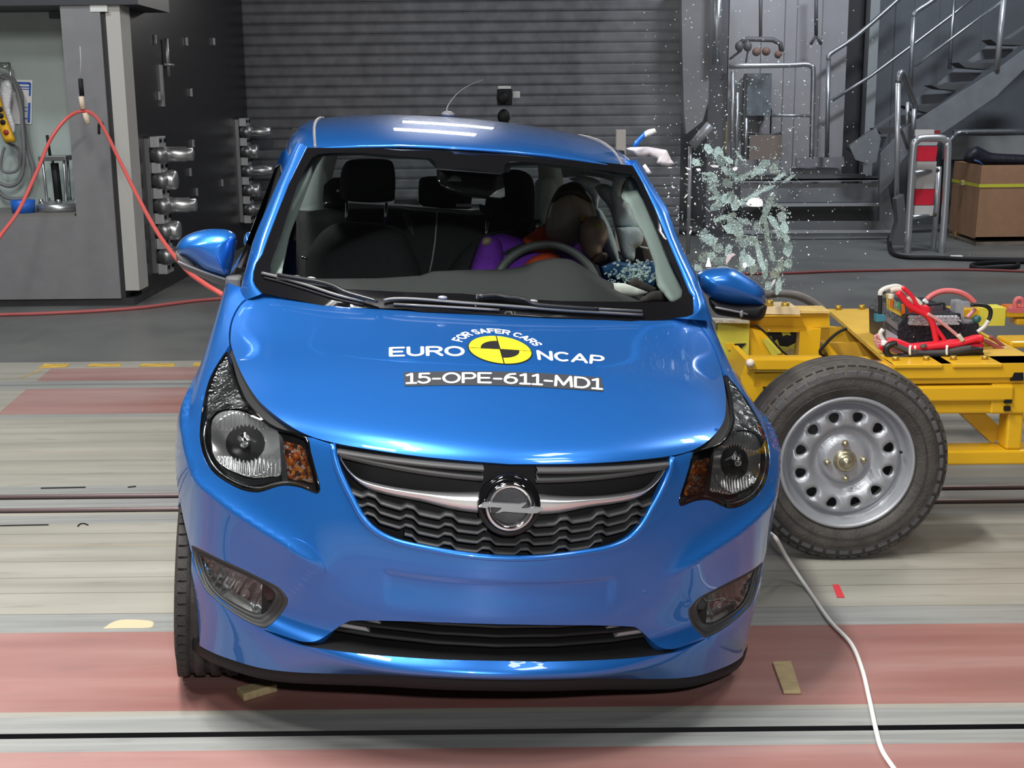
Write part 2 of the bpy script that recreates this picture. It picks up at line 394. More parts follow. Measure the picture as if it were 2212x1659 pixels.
FOGO = [(413,1178),(425,1182),(468.5,1204),(522.7,1228.5),(566,1250),(598.7,1266.5),(615,1282.7),(621.7,1299),(615,1315),(598.7,1337),(579.7,1353),(569,1357),(550,1351),(522.7,1337),(490,1315),(463,1293.6),(441,1272),(428,1242),(418,1209.5)]
FOGI = [(434.6,1201),(457.6,1209.5),(495.6,1228.5),(533.6,1244.8),(571.6,1263.7),(587.8,1277),(592,1288),(582,1307),(560.7,1322),(547,1323),(522.7,1312.6),(484.8,1291),(460,1266.5),(444,1234)]
def S2(u, v, off=0.): return S(u, v, off)
uv_hood = hituv(densify(HOODL, 4)); uv_hood[0] = (0, uv_hood[0][1])
uv_hl = hituv(densify(HLL, 3)); uv_gr = hituv(densify(GRL, 4)); uv_gr[-1] = (0, uv_gr[-1][1])
uv_lgt = hituv(densify(LGT, 3)); uv_lgb = hituv(densify(LGB, 3)); uv_lgt[-1] = (0, uv_lgt[-1][1]); uv_lgb[0] = (0, uv_lgb[0][1])
uv_fo = hituv(densify(FOGO, 3)); uv_fi = hituv(densify(FOGI, 3))
# ---------------------------------------------------------------- panels
def uv_yz(y, z):
    P = SB[1]; m = (P[:, 0] < 0) & (SB[3] < -5.3) & (SB[4] < 9)
    d = np.where(m, (P[:, 1]-y)**2+(P[:, 2]-z)**2, 9); k = int(d.argmin()); return (SB[3][k], SB[4][k])
def arch(a0, a1, n, r=.335):
    return [uv_yz(.735-r*math.cos(math.radians(a)), .265+r*math.sin(math.radians(a))) for a in np.linspace(a0, a1, n)]
def insetpx(L, d):                       # move an open polyline sideways in the picture plane
    L = [np.array(p, float) for p in L]; o = []
    for i, p in enumerate(L):
        t = L[min(i+1, len(L)-1)]-L[max(i-1, 0)]; t /= np.linalg.norm(t)+1e-9; o.append(tuple(p+d*np.array([-t[1], t[0]])))
    return o
HREAR = [(566,632),(600,638),(640,646),(675,654),(697,659),(787,663),(880,666),(914,672),(1040,677)]
uv_hr = hituv(densify(insetpx(HREAR, 1.0), 2)); uv_hr[-1] = (0, uv_hr[-1][1])
uv_hd = hituv(densify(insetpx(HOODL, 2.2), 4)); uv_hd[0] = (0, uv_hd[0][1])
hl_side = uv_hd+uv_hr[1:]
hood = patch('bonnet', hl_side+mir(hl_side)[1:-1], [], PAINT, car, S, .16, .16, 0, .016)
# bumper
i8, i12, i23 = 8*3, 12*3, 23*3
av = arch(22, 50, 6); A0 = uv_yz(.425, .14)
bot = [(u, 0) for u in np.linspace(0, A0[0], 40)]
seam = hituv(densify([(384,1096),(410,1040),(432,985)], 3))
bl = bot+[p for p in arch(-20, 45, 9)]+seam+uv_hl[i12:i23+1][::-1]+uv_hl[i8:i12][::-1]+hituv([(675,946),(690,951)])+uv_gr
gc = uv_gr[-1]
# recess the outer edge of the grille loop along the headlight side
bump_loop = bl+mir(bl)[1:-1]
bumper = patch('bumper', bump_loop, [uv_fo, mir(uv_fo), uv_lgt+mir(uv_lgt)[1:]+mir(uv_lgb)[0:]+[] if 0 else (uv_lgt+[(-u, v) for u, v in uv_lgt[-2::-1]]+[(-u, v) for u, v in uv_lgb[::-1]]+uv_lgb[1:])], PAINT, car, S, .075, .075, 0, .02)
# fenders
belt = [(u, 12) for u in np.linspace(-6.2, -8.6, 10)]
de_u = lambda v, o=0.: -8.6-o-.75*min(1, max(0, (11.5-v)/4.5))
door_edge = [(de_u(v), v) for v in np.linspace(11.5, 0, 24)]
hs = hituv(densify(insetpx(HOODL, -1.8)[11:], 4))
hlo = uv_hl[i23:]                                     # up the outer side of the lamp to its tip
fl = seam[::-1][0:1]+hlo+hs+belt+door_edge+[p for p in arch(180, 47, 16)]
fl = seam[::-1][:1]+hlo+hs+belt+door_edge+[p for p in arch(195, 47, 16)]+seam[:-1]
fenders = []
for k, L in enumerate((fl, mir(fl))):
    fenders.append(patch('front_wing', L, [], PAINT, car, S, .15, .15, 0, .012))
dl = [(de_u(v, .06), v) for v in np.linspace(0.4, 12, 26)]+[(u, 12) for u in (-9.2, -10)]+[(-10, v) for v in np.linspace(11, .4, 12)]
for L in (dl, mir(dl)): patch('front_door', L, [], PAINT, car, S, .2, .3, 0, .012)
# inner black shell behind the gaps
sh = [(u, 0.15) for u in np.linspace(0, -6.3, 30)]+[(-6.45, v) for v in (1.5, 3, 4.5)]+[(-6.2, 6), (-6.4, 8), (-6.3, 10), (-6.2, 11.95)]+[(u, 11.95) for u in np.linspace(-6, 0, 20)]
fox = uv_fo; ilg = uv_lgt+[(-u, v) for u, v in uv_lgt[-2::-1]]+[(-u, v) for u, v in uv_lgb[::-1]]+uv_lgb[1:]
grl_full = uv_gr+[(-u, v) for u, v in uv_gr[-2::-1]]
inner = patch('inner_shell', sh+mir(sh)[1:-1], [fox, mir(fox), ilg, grl_full, uv_hl[:-1], mir(uv_hl[:-1])], BLACKP, car, S, .3, .3, -.014)
# black chin below the bumper
g = []
us = np.linspace(-6.6, 6.6, 60); E0, _ = S(us, 0*us)
G = [E0+np.array([0, .006, .004]), E0+np.array([0, .004, -.012]), E0+np.array([0, .012, -.034])*1.0, E0*np.array([.97, 1, 1])+np.array([0, .16, -.036]), E0*np.array([.9, 1, 1])+np.array([0, .5, -.01])]
MB().grid(G).build('chin_spoiler', BLACKP, car)
# ---------------------------------------------------------------- picture-plane patches lying at a depth behind the body surface
def Lp(px, py, dep=0., B=None):
    h = hit(px, py, B)
    if h is None: return cat(px, py, .5)
    d = cray(px, py); d /= np.linalg.norm(d); return h[2]+d*dep
MX = np.array([-1, 1, 1])
def cdt_px(outer, holes, step):
    loops = [outer]+list(holes); pts = []; ed = []
    for L in loops:
        b = len(pts); n = len(L); pts += [tuple(p) for p in L]; ed += [(b+i, b+(i+1) % n) for i in range(n)]
    A = np.array(outer); xs = np.arange(A[:, 0].min()+step*.5, A[:, 0].max(), step); ys = np.arange(A[:, 1].min()+step*.5, A[:, 1].max(), step)
    if len(xs) and len(ys):
        g = np.array([(x, y) for x in xs for y in ys]); ok = inpoly(g, outer)
        for h in holes: ok &= ~inpoly(g, h)
        g = g[ok]; bd = np.array(pts)
        if len(g):
            D = ((g[:, None]-bd[None])**2).sum(2).min(1); g = g[D > (step*.45)**2]
    else: g = np.zeros((0, 2))
    vo, eo, fo, *_ = delaunay_2d_cdt([Vector(p) for p in pts+[tuple(q) for q in g]], ed, [], 0, 1e-5)
    V = np.array([tuple(v) for v in vo]); T = [tuple(f) for f in fo]
    cen = np.array([V[list(f)].mean(0) for f in T]); ok = inpoly(cen, outer)
    for h in holes: ok &= ~inpoly(cen, h)
    return V, [f for f, k in zip(T, ok) if k]
def edgedist(V, loops):
    best = np.full(len(V), 1e9)
    for L in loops:
        for a, b in zip(L, L[1:]+L[:1]):
            a = np.array(a, float); b = np.array(b, float); ab = b-a; l2 = ab@ab+1e-12
            t = np.clip(((V-a)@ab)/l2, 0, 1); best = np.minimum(best, np.linalg.norm(V-(a+t[:, None]*ab), axis=1))
    return best
def pxpatch(name, outer, holes, dep, m, parent, flip=False, step=6, B=None, sm=True, dens=2, wall=None):
    outer = densify(outer+outer[:1], dens)[:-1] if dens > 1 else outer
    V, T = cdt_px(outer, holes, step); d = edgedist(V, [outer]+list(holes))
    P = [Lp(x, y, dep(x, y, e) if callable(dep) else dep, B) for (x, y), e in zip(V, d)]
    mb = MB(); mb.add(P, T, sm)
    if wall is not None:                      # wall from the outline up to the body surface
        a = [Lp(x, y, dep(x, y, 0) if callable(dep) else dep, B) for x, y in outer]; b = [Lp(x, y, wall, B) for x, y in outer]
        mb.grid([a+a[:1], b+b[:1]], False)
    if flip: mb.v = [(-v[0], v[1], v[2]) for v in mb.v]
    return mb.build(name, m, parent)
def inflate(name, outline, y0, bulge, w, m, parent, back=None, step=6, dens=3, world=False, flip=False, ripple=None, yfn=None, mb=None):
    """solid cushion: outline at distance y0 swelling towards the viewer by bulge within w pixels of its rim"""
    outline = densify(outline+outline[:1], dens)[:-1]
    V, T = cdt_px(outline, [], step); d = edgedist(V, [outline]); k = np.sqrt(np.clip(1-(1-np.minimum(d/w, 1))**2, 0, 1))
    F = []; Bk = []
    bb = bulge*.6 if back is None else back
    for (x, y), kk in zip(V, k):
        yy = yfn(x, y) if yfn else y0
        if world: c = at(x, y, yy); r = ray(x, y)
        else: c = cat(x, y, yy); r = cray(x, y)
        r = r/np.linalg.norm(r); q = ripple(x, y)*kk if ripple else 0
        F.append(c-r*(bulge*kk+q)); Bk.append(c+r*(bb*kk+1e-4))
    n = len(F); own = mb is None; mb = mb or MB(); b0 = len(mb.v); mb.add(F, T, True); mb.add(Bk, [f[::-1] for f in T], True)
    ec = set((a, b) for f in T for a, b in zip(f, f[1:]+f[:1])); be = [(a, b) for a, b in ec if (b, a) not in ec]
    for a, b in be: mb.f.append((b0+b, b0+a, b0+n+a, b0+n+b)); mb.sm.append(True)
    if flip: mb.v = [(-v[0], v[1], v[2]) for v in mb.v]
    return mb.build(name, m, parent) if own else mb
# ---------------------------------------------------------------- grille
GX = np.linspace(-.40, .40, 161)
pl_x = [0,.14,.28,.42,.54]; pl_y = [0,.014,.060,.130,.208]
def Gy(x): return float(np.interp(abs(x), pl_x, pl_y))
def Gys(x): a = abs(x); return .72*a*a+.0  if a < .6 else .26
def Gin(x): return float(np.interp(abs(x), [0,.14,.28,.42,.54,.64], [.036,.050,.090,.156,.232,.31]))
def strip(zf, x0, x1, h, dep, th, n=80, prof='round', yf=None):
    xs = np.linspace(x0, x1, n); G = []
    for x in xs:
        z = zf(x); y = (yf or Gys)(x)+dep; hh = h(x) if callable(h) else h
        G.append([(x, y+th, z+hh*.5), (x, y+.002, z+hh*.5), (x, y-.003, z+hh*.25), (x, y-.003, z-hh*.2), (x, y+.002, z-hh*.5), (x, y+th, z-hh*.5)])
    return G
bead = densify(GRL, 3); full = [Lp(x, y, -.001) for x, y in bead]; full[-1][0] = 0
full = full+[p*MX for p in full[-2::-1]]
MB().tube(full, .0075, 10).build('grille_surround', PAINT, car)
go = GRL+[(1103,1003),(1000,995),(900,985),(800,970)]
gf = [Lp(x, y, .07) for x, y in densify(GRL, 3)]
Gb = np.array([[ (x, Gys(x)+.075, z) for z in np.linspace(.53, .775, 8)] for x in np.linspace(-.43, .43, 30)])
grille = MB().grid(Gb).build('grille', BLACKP, car)
def halfw(z):     # grille half width at height z
    return float(np.interp(z, [.545,.556,.575,.60,.65,.70,.758], [.10,.19,.262,.322,.358,.382,.402]))
def wave(x):
    p = .0865; t = ((x/p)+.5) % 1.0
    return .0105*float(np.interp(t, [0, .10, .24, .5-.0, .76, .90, 1.0], [1, 1, 0, 0, 0, 1, 1]))
for k, z0 in enumerate([.551, .573, .595, .617]):
    zf = lambda x, z0=z0: z0+.30*x*x+wave(x)
    xm = .05
    while xm < .40 and xm < halfw(z0+.30*xm*xm)-.004: xm += .004
    if k >= 2:
        for sgn in (-1, 1): MB().grid(strip(zf, sgn*.045, sgn*xm, .0085, .018, .03, 90)).build('grille_slat', GREYP, grille)
    else: MB().grid(strip(zf, -xm, xm, .0085, .018, .03, 200)).build('grille_slat', GREYP, grille)
for z0, kk, hh in ((.742, -.02, .011), (.722, .10, .013)):
    for sgn in (-1, 1): MB().grid(strip(lambda x: z0+kk*x*x+.0*abs(x), sgn*.06, sgn*(halfw(z0)-.012), hh, .024, .035, 50)).build('grille_slat', GREYP, grille)
# chrome wing bar
wup = [(1040,1062),(980,1063),(917,1060),(860,1053),(810,1043),(775,1032),(752,1012),(738,990),(730,974)]
wlo = [(1040,1109),(980,1101),(917,1085),(860,1074),(810,1062),(780,1047),(755,1024),(737,998),(729,977)]
a = densify(wup, 5); b = densify(wlo, 5); G = []
for p, q in zip(a, b):
    row = []
    for t in np.linspace(0, 1, 9):
        x, y = p[0]*(1-t)+q[0]*t, p[1]*(1-t)+q[1]*t; f = math.sin(math.pi*t)
        row.append(Lp(x, y, .022-.020*f**.6-(.004 if .35 < t < .5 else 0)))
    G.append([Lp(*p, .05)]+row+[Lp(*q, .05)])
G = np.array(G); Gm = G*MX
MB().grid(G).grid(Gm).build('chrome_bar', mat('bar_chrome', (.74, .75, .78), .32, .85), grille)
# round badge holder and badge
ec = np.array([0, -.012, .672]); tilt = R3(-.12, 'x')
def ering(r0, r1, n=48, h=.006):
    prof = [(r0, .004), (r0+.0015, -h), ((r0+r1)/2, -h-.0035), (r1-.0015, -h), (r1, .004)]
    return prof
badge = MB().lathe([(.001, .012), (.040, .012), (.050, .006), (.064, .004), (.069, .009), (.071, .03), (.06, .055)], ec, 'y', 48, tilt).build('badge', GLOSSB, grille)
MB().lathe([(.001, .009), (.041, .009)], ec, 'y', 40, tilt).build('badge_mesh', mat('badge_mesh', (.07, .07, .075), .5, bump=.6, bscale=420), grille)
MB().lathe(ering(.041, .0555), ec+np.array([0, -.001, 0]), 'y', 56, tilt).build('badge_ring', CHROME, grille)
bolt = [(-.071, -.001), (-.060, .009), (-.048, .010), (.018, .0085), (.0335, .0120), (.022, .0005), (.050, .0005), (.056, .003), (.071, .001), (.060, -.009), (.048, -.011), (-.016, -.0085), (-.034, -.0135), (-.020, -.0005), (-.050, .0005), (-.056, -.002)]
def efr(a, b, d): return tuple(ec+tilt@np.array([a, d, b]))
MB().prism(bolt, -.018, -.004, efr).build('badge_bolt', mat('bolt_chrome', (.62, .63, .66), .28, .9), grille)
# ---------------------------------------------------------------- lower intake
Gb = np.array([[(x, Gys(x)+.10, z) for z in np.linspace(.24, .40, 6)] for x in np.linspace(-.56, .56, 40)])
intake = MB().grid(Gb).build('lower_intake', BLACKP, car)
for z0, xm, hh in ((.361, .325, .010), (.338, .385, .010), (.314, .425, .010)):
    MB().grid(strip(lambda x: z0-.06*x*x, -xm, xm, hh, .016, .07, 80, yf=Gin)).build('intake_slat', BLACKP, intake)
for zc, x0, x1 in ((.3455, -.345, -.275), (.322, -.385, -.300)):
    for sgn in (1, -1):
        P = []
        for dz in (-.0055, .0055):
            for x, y in ((x0, .045), (x1+(.012 if dz < 0 else 0), .045)):
                P.append((sgn*x, Gin(x)+y-.022, zc+dz-.06*x*x))
        MB().add([P[0], P[1], P[3], P[2]]+[(p[0], p[1]+.03, p[2]) for p in (P[0], P[1], P[3], P[2])], [(0,1,2,3),(4,7,6,5),(0,4,5,1),(1,5,6,2),(2,6,7,3),(3,7,4,0)]).build('intake_insert', mat('silver_insert', (.35, .37, .39), .4, .5), intake)
# lip floor of the intake
a = [Lp(x, y, .002) for x, y in densify(LGB, 2)]; a[0][0] = 0; b = [p+np.array([0, .09, .012]) for p in a]
MB().grid([a, b]).grid([[p*MX for p in a], [p*MX for p in b]]).build('intake_floor', BLACKP, intake)
a = [Lp(x, y, .002) for x, y in densify(LGT, 2)]; a[-1][0] = 0; b = [p+np.array([0, .09, -.002]) for p in a]
MB().grid([a, b]).grid([[p*MX for p in a], [p*MX for p in b]]).build('intake_roof', BLACKP, intake)
# ---------------------------------------------------------------- tow cover disc
tc = [(622,1172),(627,1163),(645,1165),(668,1177),(686,1196),(700,1220),(703,1238),(692,1243),(668,1238),(645,1222),(628,1199)]
patch('towing_eye_cover', hituv(densify(tc+tc[:1], 4)[:-1]), [], PAINT, car, S, .08, .08, .0016, .003)
# ---------------------------------------------------------------- fog lamps
def cell_amber(m):
    nt = m.node_tree; b = nt.nodes['Principled BSDF']; v = nt.nodes.new('ShaderNodeTexVoronoi'); v.inputs['Scale'].default_value = 110
    tc = nt.nodes.new('ShaderNodeTexCoord'); nt.links.new(tc.outputs['Object'], v.inputs['Vector']); s = nt.nodes.new('ShaderNodeSeparateColor'); nt.links.new(v.outputs['Color'], s.inputs[0])
    r = nt.nodes.new('ShaderNodeValToRGB'); e = r.color_ramp.elements; e[0].position = .1; e[0].color = (.06, .02, .012, 1); e[1].position = .9; e[1].color = (.42, .36, .32, 1)
    for p, c in ((.35, (.22, .045, .012, 1)), (.6, (.50, .12, .015, 1)), (.75, (.65, .24, .02, 1))): q = e.new(p); q.color = c
    nt.links.new(s.outputs[0], r.inputs[0]); nt.links.new(r.outputs[0], b.inputs['Base Color'])
AMBER = mat('amber_reflector', (.34, .075, .015), .2, .45, coat=1, bump=.8, bscale=260, emis=None)
cell_amber(AMBER)
FACET = mat('faceted_chrome', (.85, .87, .9), .14, 1, bump=1, bscale=60)
def cell_chrome(m, sc):
    nt = m.node_tree; b = nt.nodes['Principled BSDF']; v = nt.nodes.new('ShaderNodeTexVoronoi'); v.inputs['Scale'].default_value = sc
    tc = nt.nodes.new('ShaderNodeTexCoord'); nt.links.new(tc.outputs['Object'], v.inputs['Vector']); s_ = nt.nodes.new('ShaderNodeSeparateColor'); nt.links.new(v.outputs['Color'], s_.inputs[0])
    r = nt.nodes.new('ShaderNodeValToRGB'); e = r.color_ramp.elements; e[0].position = .15; e[0].color = (.12, .125, .13, 1); e[1].position = .8; e[1].color = (.92, .93, .95, 1)
    nt.links.new(s_.outputs[0], r.inputs[0]); nt.links.new(r.outputs[0], b.inputs['Base Color'])
cell_chrome(FACET, 34)
FLUTE = mat('fluted_chrome', (.85, .87, .88), .16, .85)
for flip in (False, True):
    fo = densify(FOGO+FOGO[:1], 3)[:-1]; fi = densify(FOGI+FOGI[:1], 3)[:-1]; n = 72
    def resample(L, n):
        L = np.array(L+L[:1]); s = np.r_[0, np.cumsum(np.linalg.norm(np.diff(L, axis=0), axis=1))]; t = np.linspace(0, s[-1], n+1)[:-1]
        return np.stack([np.interp(t, s, L[:, 0]), np.interp(t, s, L[:, 1])], 1)
    O = resample(fo, n); I = resample(fi, n); k = int(np.linalg.norm(I-O[0], axis=1).argmin()); I = np.roll(I, -k, 0)
    rows = []
    for t, dep in ((0, .016), (.0, .002), (.06, .0), (.30, .010), (.34, .016), (.62, .024), (.66, .020), (.9, .026), (1., .036), (1., .055)):
        rows.append([Lp(*(O[i]*(1-t)+I[i]*t), dep) for i in range(n)])
    G = np.array(rows).transpose(0, 1, 2)
    mb = MB().grid(G, True)
    if flip: mb.v = [(-v[0], v[1], v[2]) for v in mb.v]
    bez = mb.build('fog_lamp', GREYP, car)
    pxpatch('reflector', FOGI, [], lambda x, y, e: .045+.03*min(e/14, 1)+.008*math.sin(x*.32+y*.2)*(1 if e > 5 else 0), FLUTE, bez, flip, 4)
    pxpatch('lens', FOGI, [], lambda x, y, e: .030-.006*min(e/20, 1), LENS, bez, flip, 8)
    mb = MB(); c = Lp(530, 1283, .05); mb.ball(c, .012)
    if flip: mb.v = [(-v[0], v[1], v[2]) for v in mb.v]
    mb.build('bulb', mat('bulb_glass', (.8, .82, .85), .1, .3, 1), bez)
    sh_ = [(485,1290),(493,1279),(513,1283),(533,1293),(541,1308),(545,1321),(522,1311)]
    pxpatch('shade', sh_, [], .034, mat('satin_shade', (.35, .35, .34), .35, .6), bez, flip, 8)
# ---------------------------------------------------------------- headlights
REF = [(456,930),(459,908),(474,892),(500,886),(530,891),(560,905),(590,925),(603,938),(607,985),(606,1026),(585,1029),(550,1033),(512,1022),(476,1003),(459,975)]
AMB = [(612,953),(640,960),(656,968),(666,1000),(677,1042),(655,1038),(622,1033),(618,1000)]
UPC = [(492,766),(499,800),(512,835),(530,866),(555,895),(583,918),(560,903),(530,888),(500,882),(470,889),(452,905),(445,900),(448,862),(458,825),(474,790)]
LOW = [(476,1006),(512,1025),(550,1036),(606,1029),(607,1036),(580,1042),(550,1049),(520,1044),(492,1028)]
def inner_loop(L, d):
    L = [np.array(p, float) for p in L]; n = len(L); A = sum(L[i][0]*L[(i+1) % n][1]-L[(i+1) % n][0]*L[i][1] for i in range(n)); s = 1 if A > 0 else -1; o = []
    for i in range(n):
        t = L[(i+1) % n]-L[i-1]; t /= np.linalg.norm(t)+1e-9; o.append(tuple(L[i]+d*s*np.array([-t[1], t[0]])))
    return o
for flip in (False, True):
    hl = densify(HLL+HLL[:1], 2)[:-1]; inn = inner_loop(hl, 7.)
    house = pxpatch('headlight', HLL, [], lambda x, y, e: .055, mat('lamp_housing', (.02, .02, .022), .25), car, flip, 14, wall=.002)
    # bezel ring
    n = len(hl); rows = [[Lp(*hl[i], .004) for i in range(n)], [Lp(*(np.array(hl[i])*.6+np.array(inn[i])*.4), .0) for i in range(n)], [Lp(*inn[i], .012) for i in range(n)], [Lp(*inn[i], .05) for i in range(n)]]
    mb = MB().grid(np.array(rows), True)
    if flip: mb.v = [(-v[0], v[1], v[2]) for v in mb.v]
    mb.build('bezel', GLOSSB, house)
    def rd(x, y, e):
        r = math.hypot((x-530)/78, (y-958)/72); b = .02+.05*max(0, 1-r*r)
        if abs(y-958) > 30: b += .0035*math.sin(x*.75)*min(1, e/4)
        return b
    pxpatch('reflector', REF, [], rd, FLUTE, house, flip, 3)
    pxpatch('indicator', AMB, [], lambda x, y, e: .018+.012*min(e/10, 1)+.003*math.sin(x*.8)*math.sin(y*.8), AMBER, house, flip, 3)
    pxpatch('upper_reflector', UPC, [], lambda x, y, e: .012+.008*min(e/8, 1)+.004*math.sin(x*.17+y*.11), FACET, house, flip, 4)
    pxpatch('lower_reflector', LOW, [], .02, DCHROME, house, flip, 6)
    for nm, (x, y), r, dep, mm in (('bulb', (528,958), .0105, .035, 'ring'), ('indicator_bulb', (640,985), .010, .02, 'dot')):
        mb = MB(); c = Lp(x, y, dep)
        if mm == 'ring':
            mb.lathe([(.004, -.006), (.007, -.008), (.011, -.004), (.013, .01), (.02, .03)], c, 'y', 24)
            mb.ball(c+np.array([0, -.006, 0]), .0045)
        else: mb.ball(c, .009)
        if flip: mb.v = [(-v[0], v[1], v[2]) for v in mb.v]
        mb.build(nm, CHROME if mm == 'ring' else mat('amber_bulb', (.35, .07, .01), .2), house)
    db = [(603,938),(611,948),(617,990),(622,1040),(610,1040),(607,1000)]
    pxpatch('divider', db, [], .012, mat('smoked_grey', (.05, .05, .055), .2), house, flip, 8)
    lo_ = inner_loop(hl, 2.5)
    pxpatch('lens', [tuple(p) for p in lo_[::2]], [], lambda x, y, e: .0-.002*min(e/12, 1), LENS, house, flip, 7)
    cl = [Lp(x, y, .01) for x, y in densify([(447,905),(441,940),(445,972),(457,1000),(475,1021),(500,1038),(530,1050),(560,1054),(595,1045),(630,1042),(670,1055)], 4)]
    mb = MB().tube(cl, .0028, 8)
    if flip: mb.v = [(-v[0], v[1], v[2]) for v in mb.v]
    mb.build('chrome_edge', CHROME, house)
# ---------------------------------------------------------------- badges on the bonnet
def hxy(x, y):   # point on bonnet at car (x,y)
    o = Vector((x, y, 3)); loc, nor, i, dd = SB[0].ray_cast(o, Vector((0, 0, -1))); return np.array(loc), np.array(nor)
LC = hxy(0.0, .62)
def decal(name, m, polys, z=.0012, parent=None, seg=0):
    """flat 2D polygons (x right, t up the bonnet) laid on the bonnet"""
    mb = MB()
    for V, T in polys:
        P = []
        for a, b in V:
            q, nn = hxy(a, b); nn = nn if nn[2] > 0 else -nn; P.append(q+nn*z)
        mb.add(P, T, False)
    return mb.build(name, m, parent or car)
def poly2(outer, holes=(), step=.02):
    V, T = cdt_px(outer, holes, step); return V, T
def circ(cx, cy, rx, ry, n=48, a0=0, a1=360, inc=False):
    return [(cx+rx*math.cos(math.radians(a)), cy+ry*math.sin(math.radians(a))) for a in np.linspace(a0, a1, n+(1 if inc else 0), endpoint=inc)]
def bon(px, py):          # picture point -> bonnet (x,y)
    h = hit(px, py)[2]; return h[0], h[1]
def textpolys(txt, font_scale=1.0, bold=.0):
    c = bpy.data.curves.new('t', 'FONT'); c.body = txt; c.size = 1; c.offset = bold; c.resolution_u = 3
    o = bpy.data.objects.new('t', c); COL.objects.link(o); dg = bpy.context.evaluated_depsgraph_get(); dg.update()
    me = o.evaluated_get(dg).to_mesh(); V = np.array([v.co[:2] for v in me.vertices]); T = [tuple(p.vertices) for p in me.polygons]
    o.to_mesh_clear(); bpy.data.objects.remove(o); bpy.data.curves.remove(c); return V, T
def subdiv_tri(V, T, m):
    bm = bmesh.new(); vs = [bm.verts.new((v[0], v[1], 0)) for v in V]
    for f in T:
        try: bm.faces.new([vs[i] for i in f])
        except ValueError: pass
    bmesh.ops.triangulate(bm, faces=bm.faces[:])
    for _ in range(3):
        es = [e for e in bm.edges if e.calc_length() > m]
        if not es: break
        bmesh.ops.subdivide_edges(bm, edges=es, cuts=1)
    bmesh.ops.triangulate(bm, faces=bm.faces[:]); bm.verts.index_update()
    V = np.array([v.co[:2] for v in bm.verts]); T = [tuple(v.index for v in f.verts) for f in bm.faces]; bm.free(); return V, T
def quadmap(V, corners):       # unit-box text -> bonnet quad given picture corners tl,tr,bl,br
    V = np.array(V, float); mn = V.min(0); mxx = V.max(0); U = (V-mn)/(mxx-mn)
    tl, tr, bl_, br = [np.array(bon(*c)) for c in corners]
    return np.array([(bl_*(1-a)+br*a)*(1-b)+(tl*(1-a)+tr*a)*b for a, b in U])
DW = mat('decal_white', (.82, .82, .82), .4); DY = mat('decal_yellow', (.88, .72, .02), .4); DB = mat('decal_black', (.015, .015, .015), .4); DG = mat('decal_grey_film', (.03, .033, .04), .55)
# rounded stroke letters: each stroke is a polyline in a unit cell
def arcp(cx, cy, rx, ry, a0, a1, n=10): return [(cx+rx*math.cos(math.radians(a0+(a1-a0)*k/n)), cy+ry*math.sin(math.radians(a0+(a1-a0)*k/n))) for k in range(n+1)]
GLY = {'E': (.72, [[(.72,1),(0,1),(0,0),(.72,0)], [(0,.5),(.62,.5)]]), 'U': (.80, [[(0,1),(0,.34)]+arcp(.4,.34,.4,.34,180,360)+[(.8,1)]]),
 'R': (.78, [[(0,0),(0,1),(.5,1)]+arcp(.5,.74,.28,.26,90,-90)+[(0,.48)], [(.42,.48),(.80,0)]]), 'O': (.98, [arcp(.49,.5,.49,.5,0,360,24)]),
 'N': (.80, [[(0,0),(0,1),(.80,0),(.80,1)]]), 'C': (.80, [arcp(.46,.5,.46,.5,55,305,16)]), 'A': (.92, [[(0,0),(.46,1),(.92,0)], [(.17,.30),(.75,.30)]]),
 'P': (.74, [[(0,0),(0,1),(.46,1)]+arcp(.46,.72,.28,.28,90,-90)+[(0,.44)]]), 'F': (.66, [[(.66,1),(0,1),(0,0)], [(0,.5),(.56,.5)]]),
 'S': (.70, [arcp(.36,.74,.32,.26,30,270,10)[:]+arcp(.36,.25,.34,.25,90,-150,10)[1:]]), '-': (.42, [[(0,.42),(.42,.42)]]), 'M': (1.0, [[(0,0),(.06,1),(.5,.12),(.94,1),(1.0,0)]]),
 'D': (.84, [[(0,0),(0,1),(.36,1)]+arcp(.36,.5,.48,.5,90,-90,14)+[(0,0)]]), '1': (.52, [[(.02,.84),(.30,1),(.30,0)], [(0,0),(.56,0)]]),
 '5': (.66, [[(.62,1),(.08,1),(.06,.58)]+arcp(.30,.32,.36,.32,110,-150,12)]), '6': (.74, [[(.62,.98)]+arcp(.52,.34,.50,.64,95,180,6)[1:]+arcp(.37,.31,.36,.31,180,540,18)])}
def strokes(txt, w, gap=.24, sx=1.0, capy=1.0):
    """strokes -> list of convex (V, T) pieces on a line of text with cap height 1"""
    out = []; x = 0
    for ch in txt:
        wd_, pls = GLY[ch]
        for pl in pls:
            for a, b in zip(pl[:-1], pl[1:]):
                a = np.array([a[0]*sx+x, a[1]]); b = np.array([b[0]*sx+x, b[1]]); d = b-a; l = np.linalg.norm(d)
                if l < 1e-6: continue
                d /= l; m = max(1, int(l/.3)); n = np.array([-d[1], d[0]])*w/2
                c = [a+(b-a)*k/m for k in range(m+1)]
                V = [p-n for p in c]+[p+n for p in c]; T = [(k, k+1, m+2+k, m+1+k) for k in range(m)]; out.append((np.array(V), T))
            for p in pl:
                p = np.array([p[0]*sx+x, p[1]]); V = [p]+[p+w/2*np.array([math.cos(t), math.sin(t)]) for t in np.linspace(0, 2*math.pi, 12, endpoint=False)]
                out.append((np.array(V), [(0, k, k % 12+1) for k in range(1, 13)]))
        x += wd_*sx+gap
    return out, x-gap
def quad2(pcs, W_, corners):
    tl, tr, bl_, br = [np.array(bon(*c)) for c in corners]; o = []
    for V, T in pcs:
        o.append((np.array([(bl_*(1-x/W_)+br*x/W_)*(1-y)+(tl*(1-x/W_)+tr*x/W_)*y for x, y in V]), T))
    return o
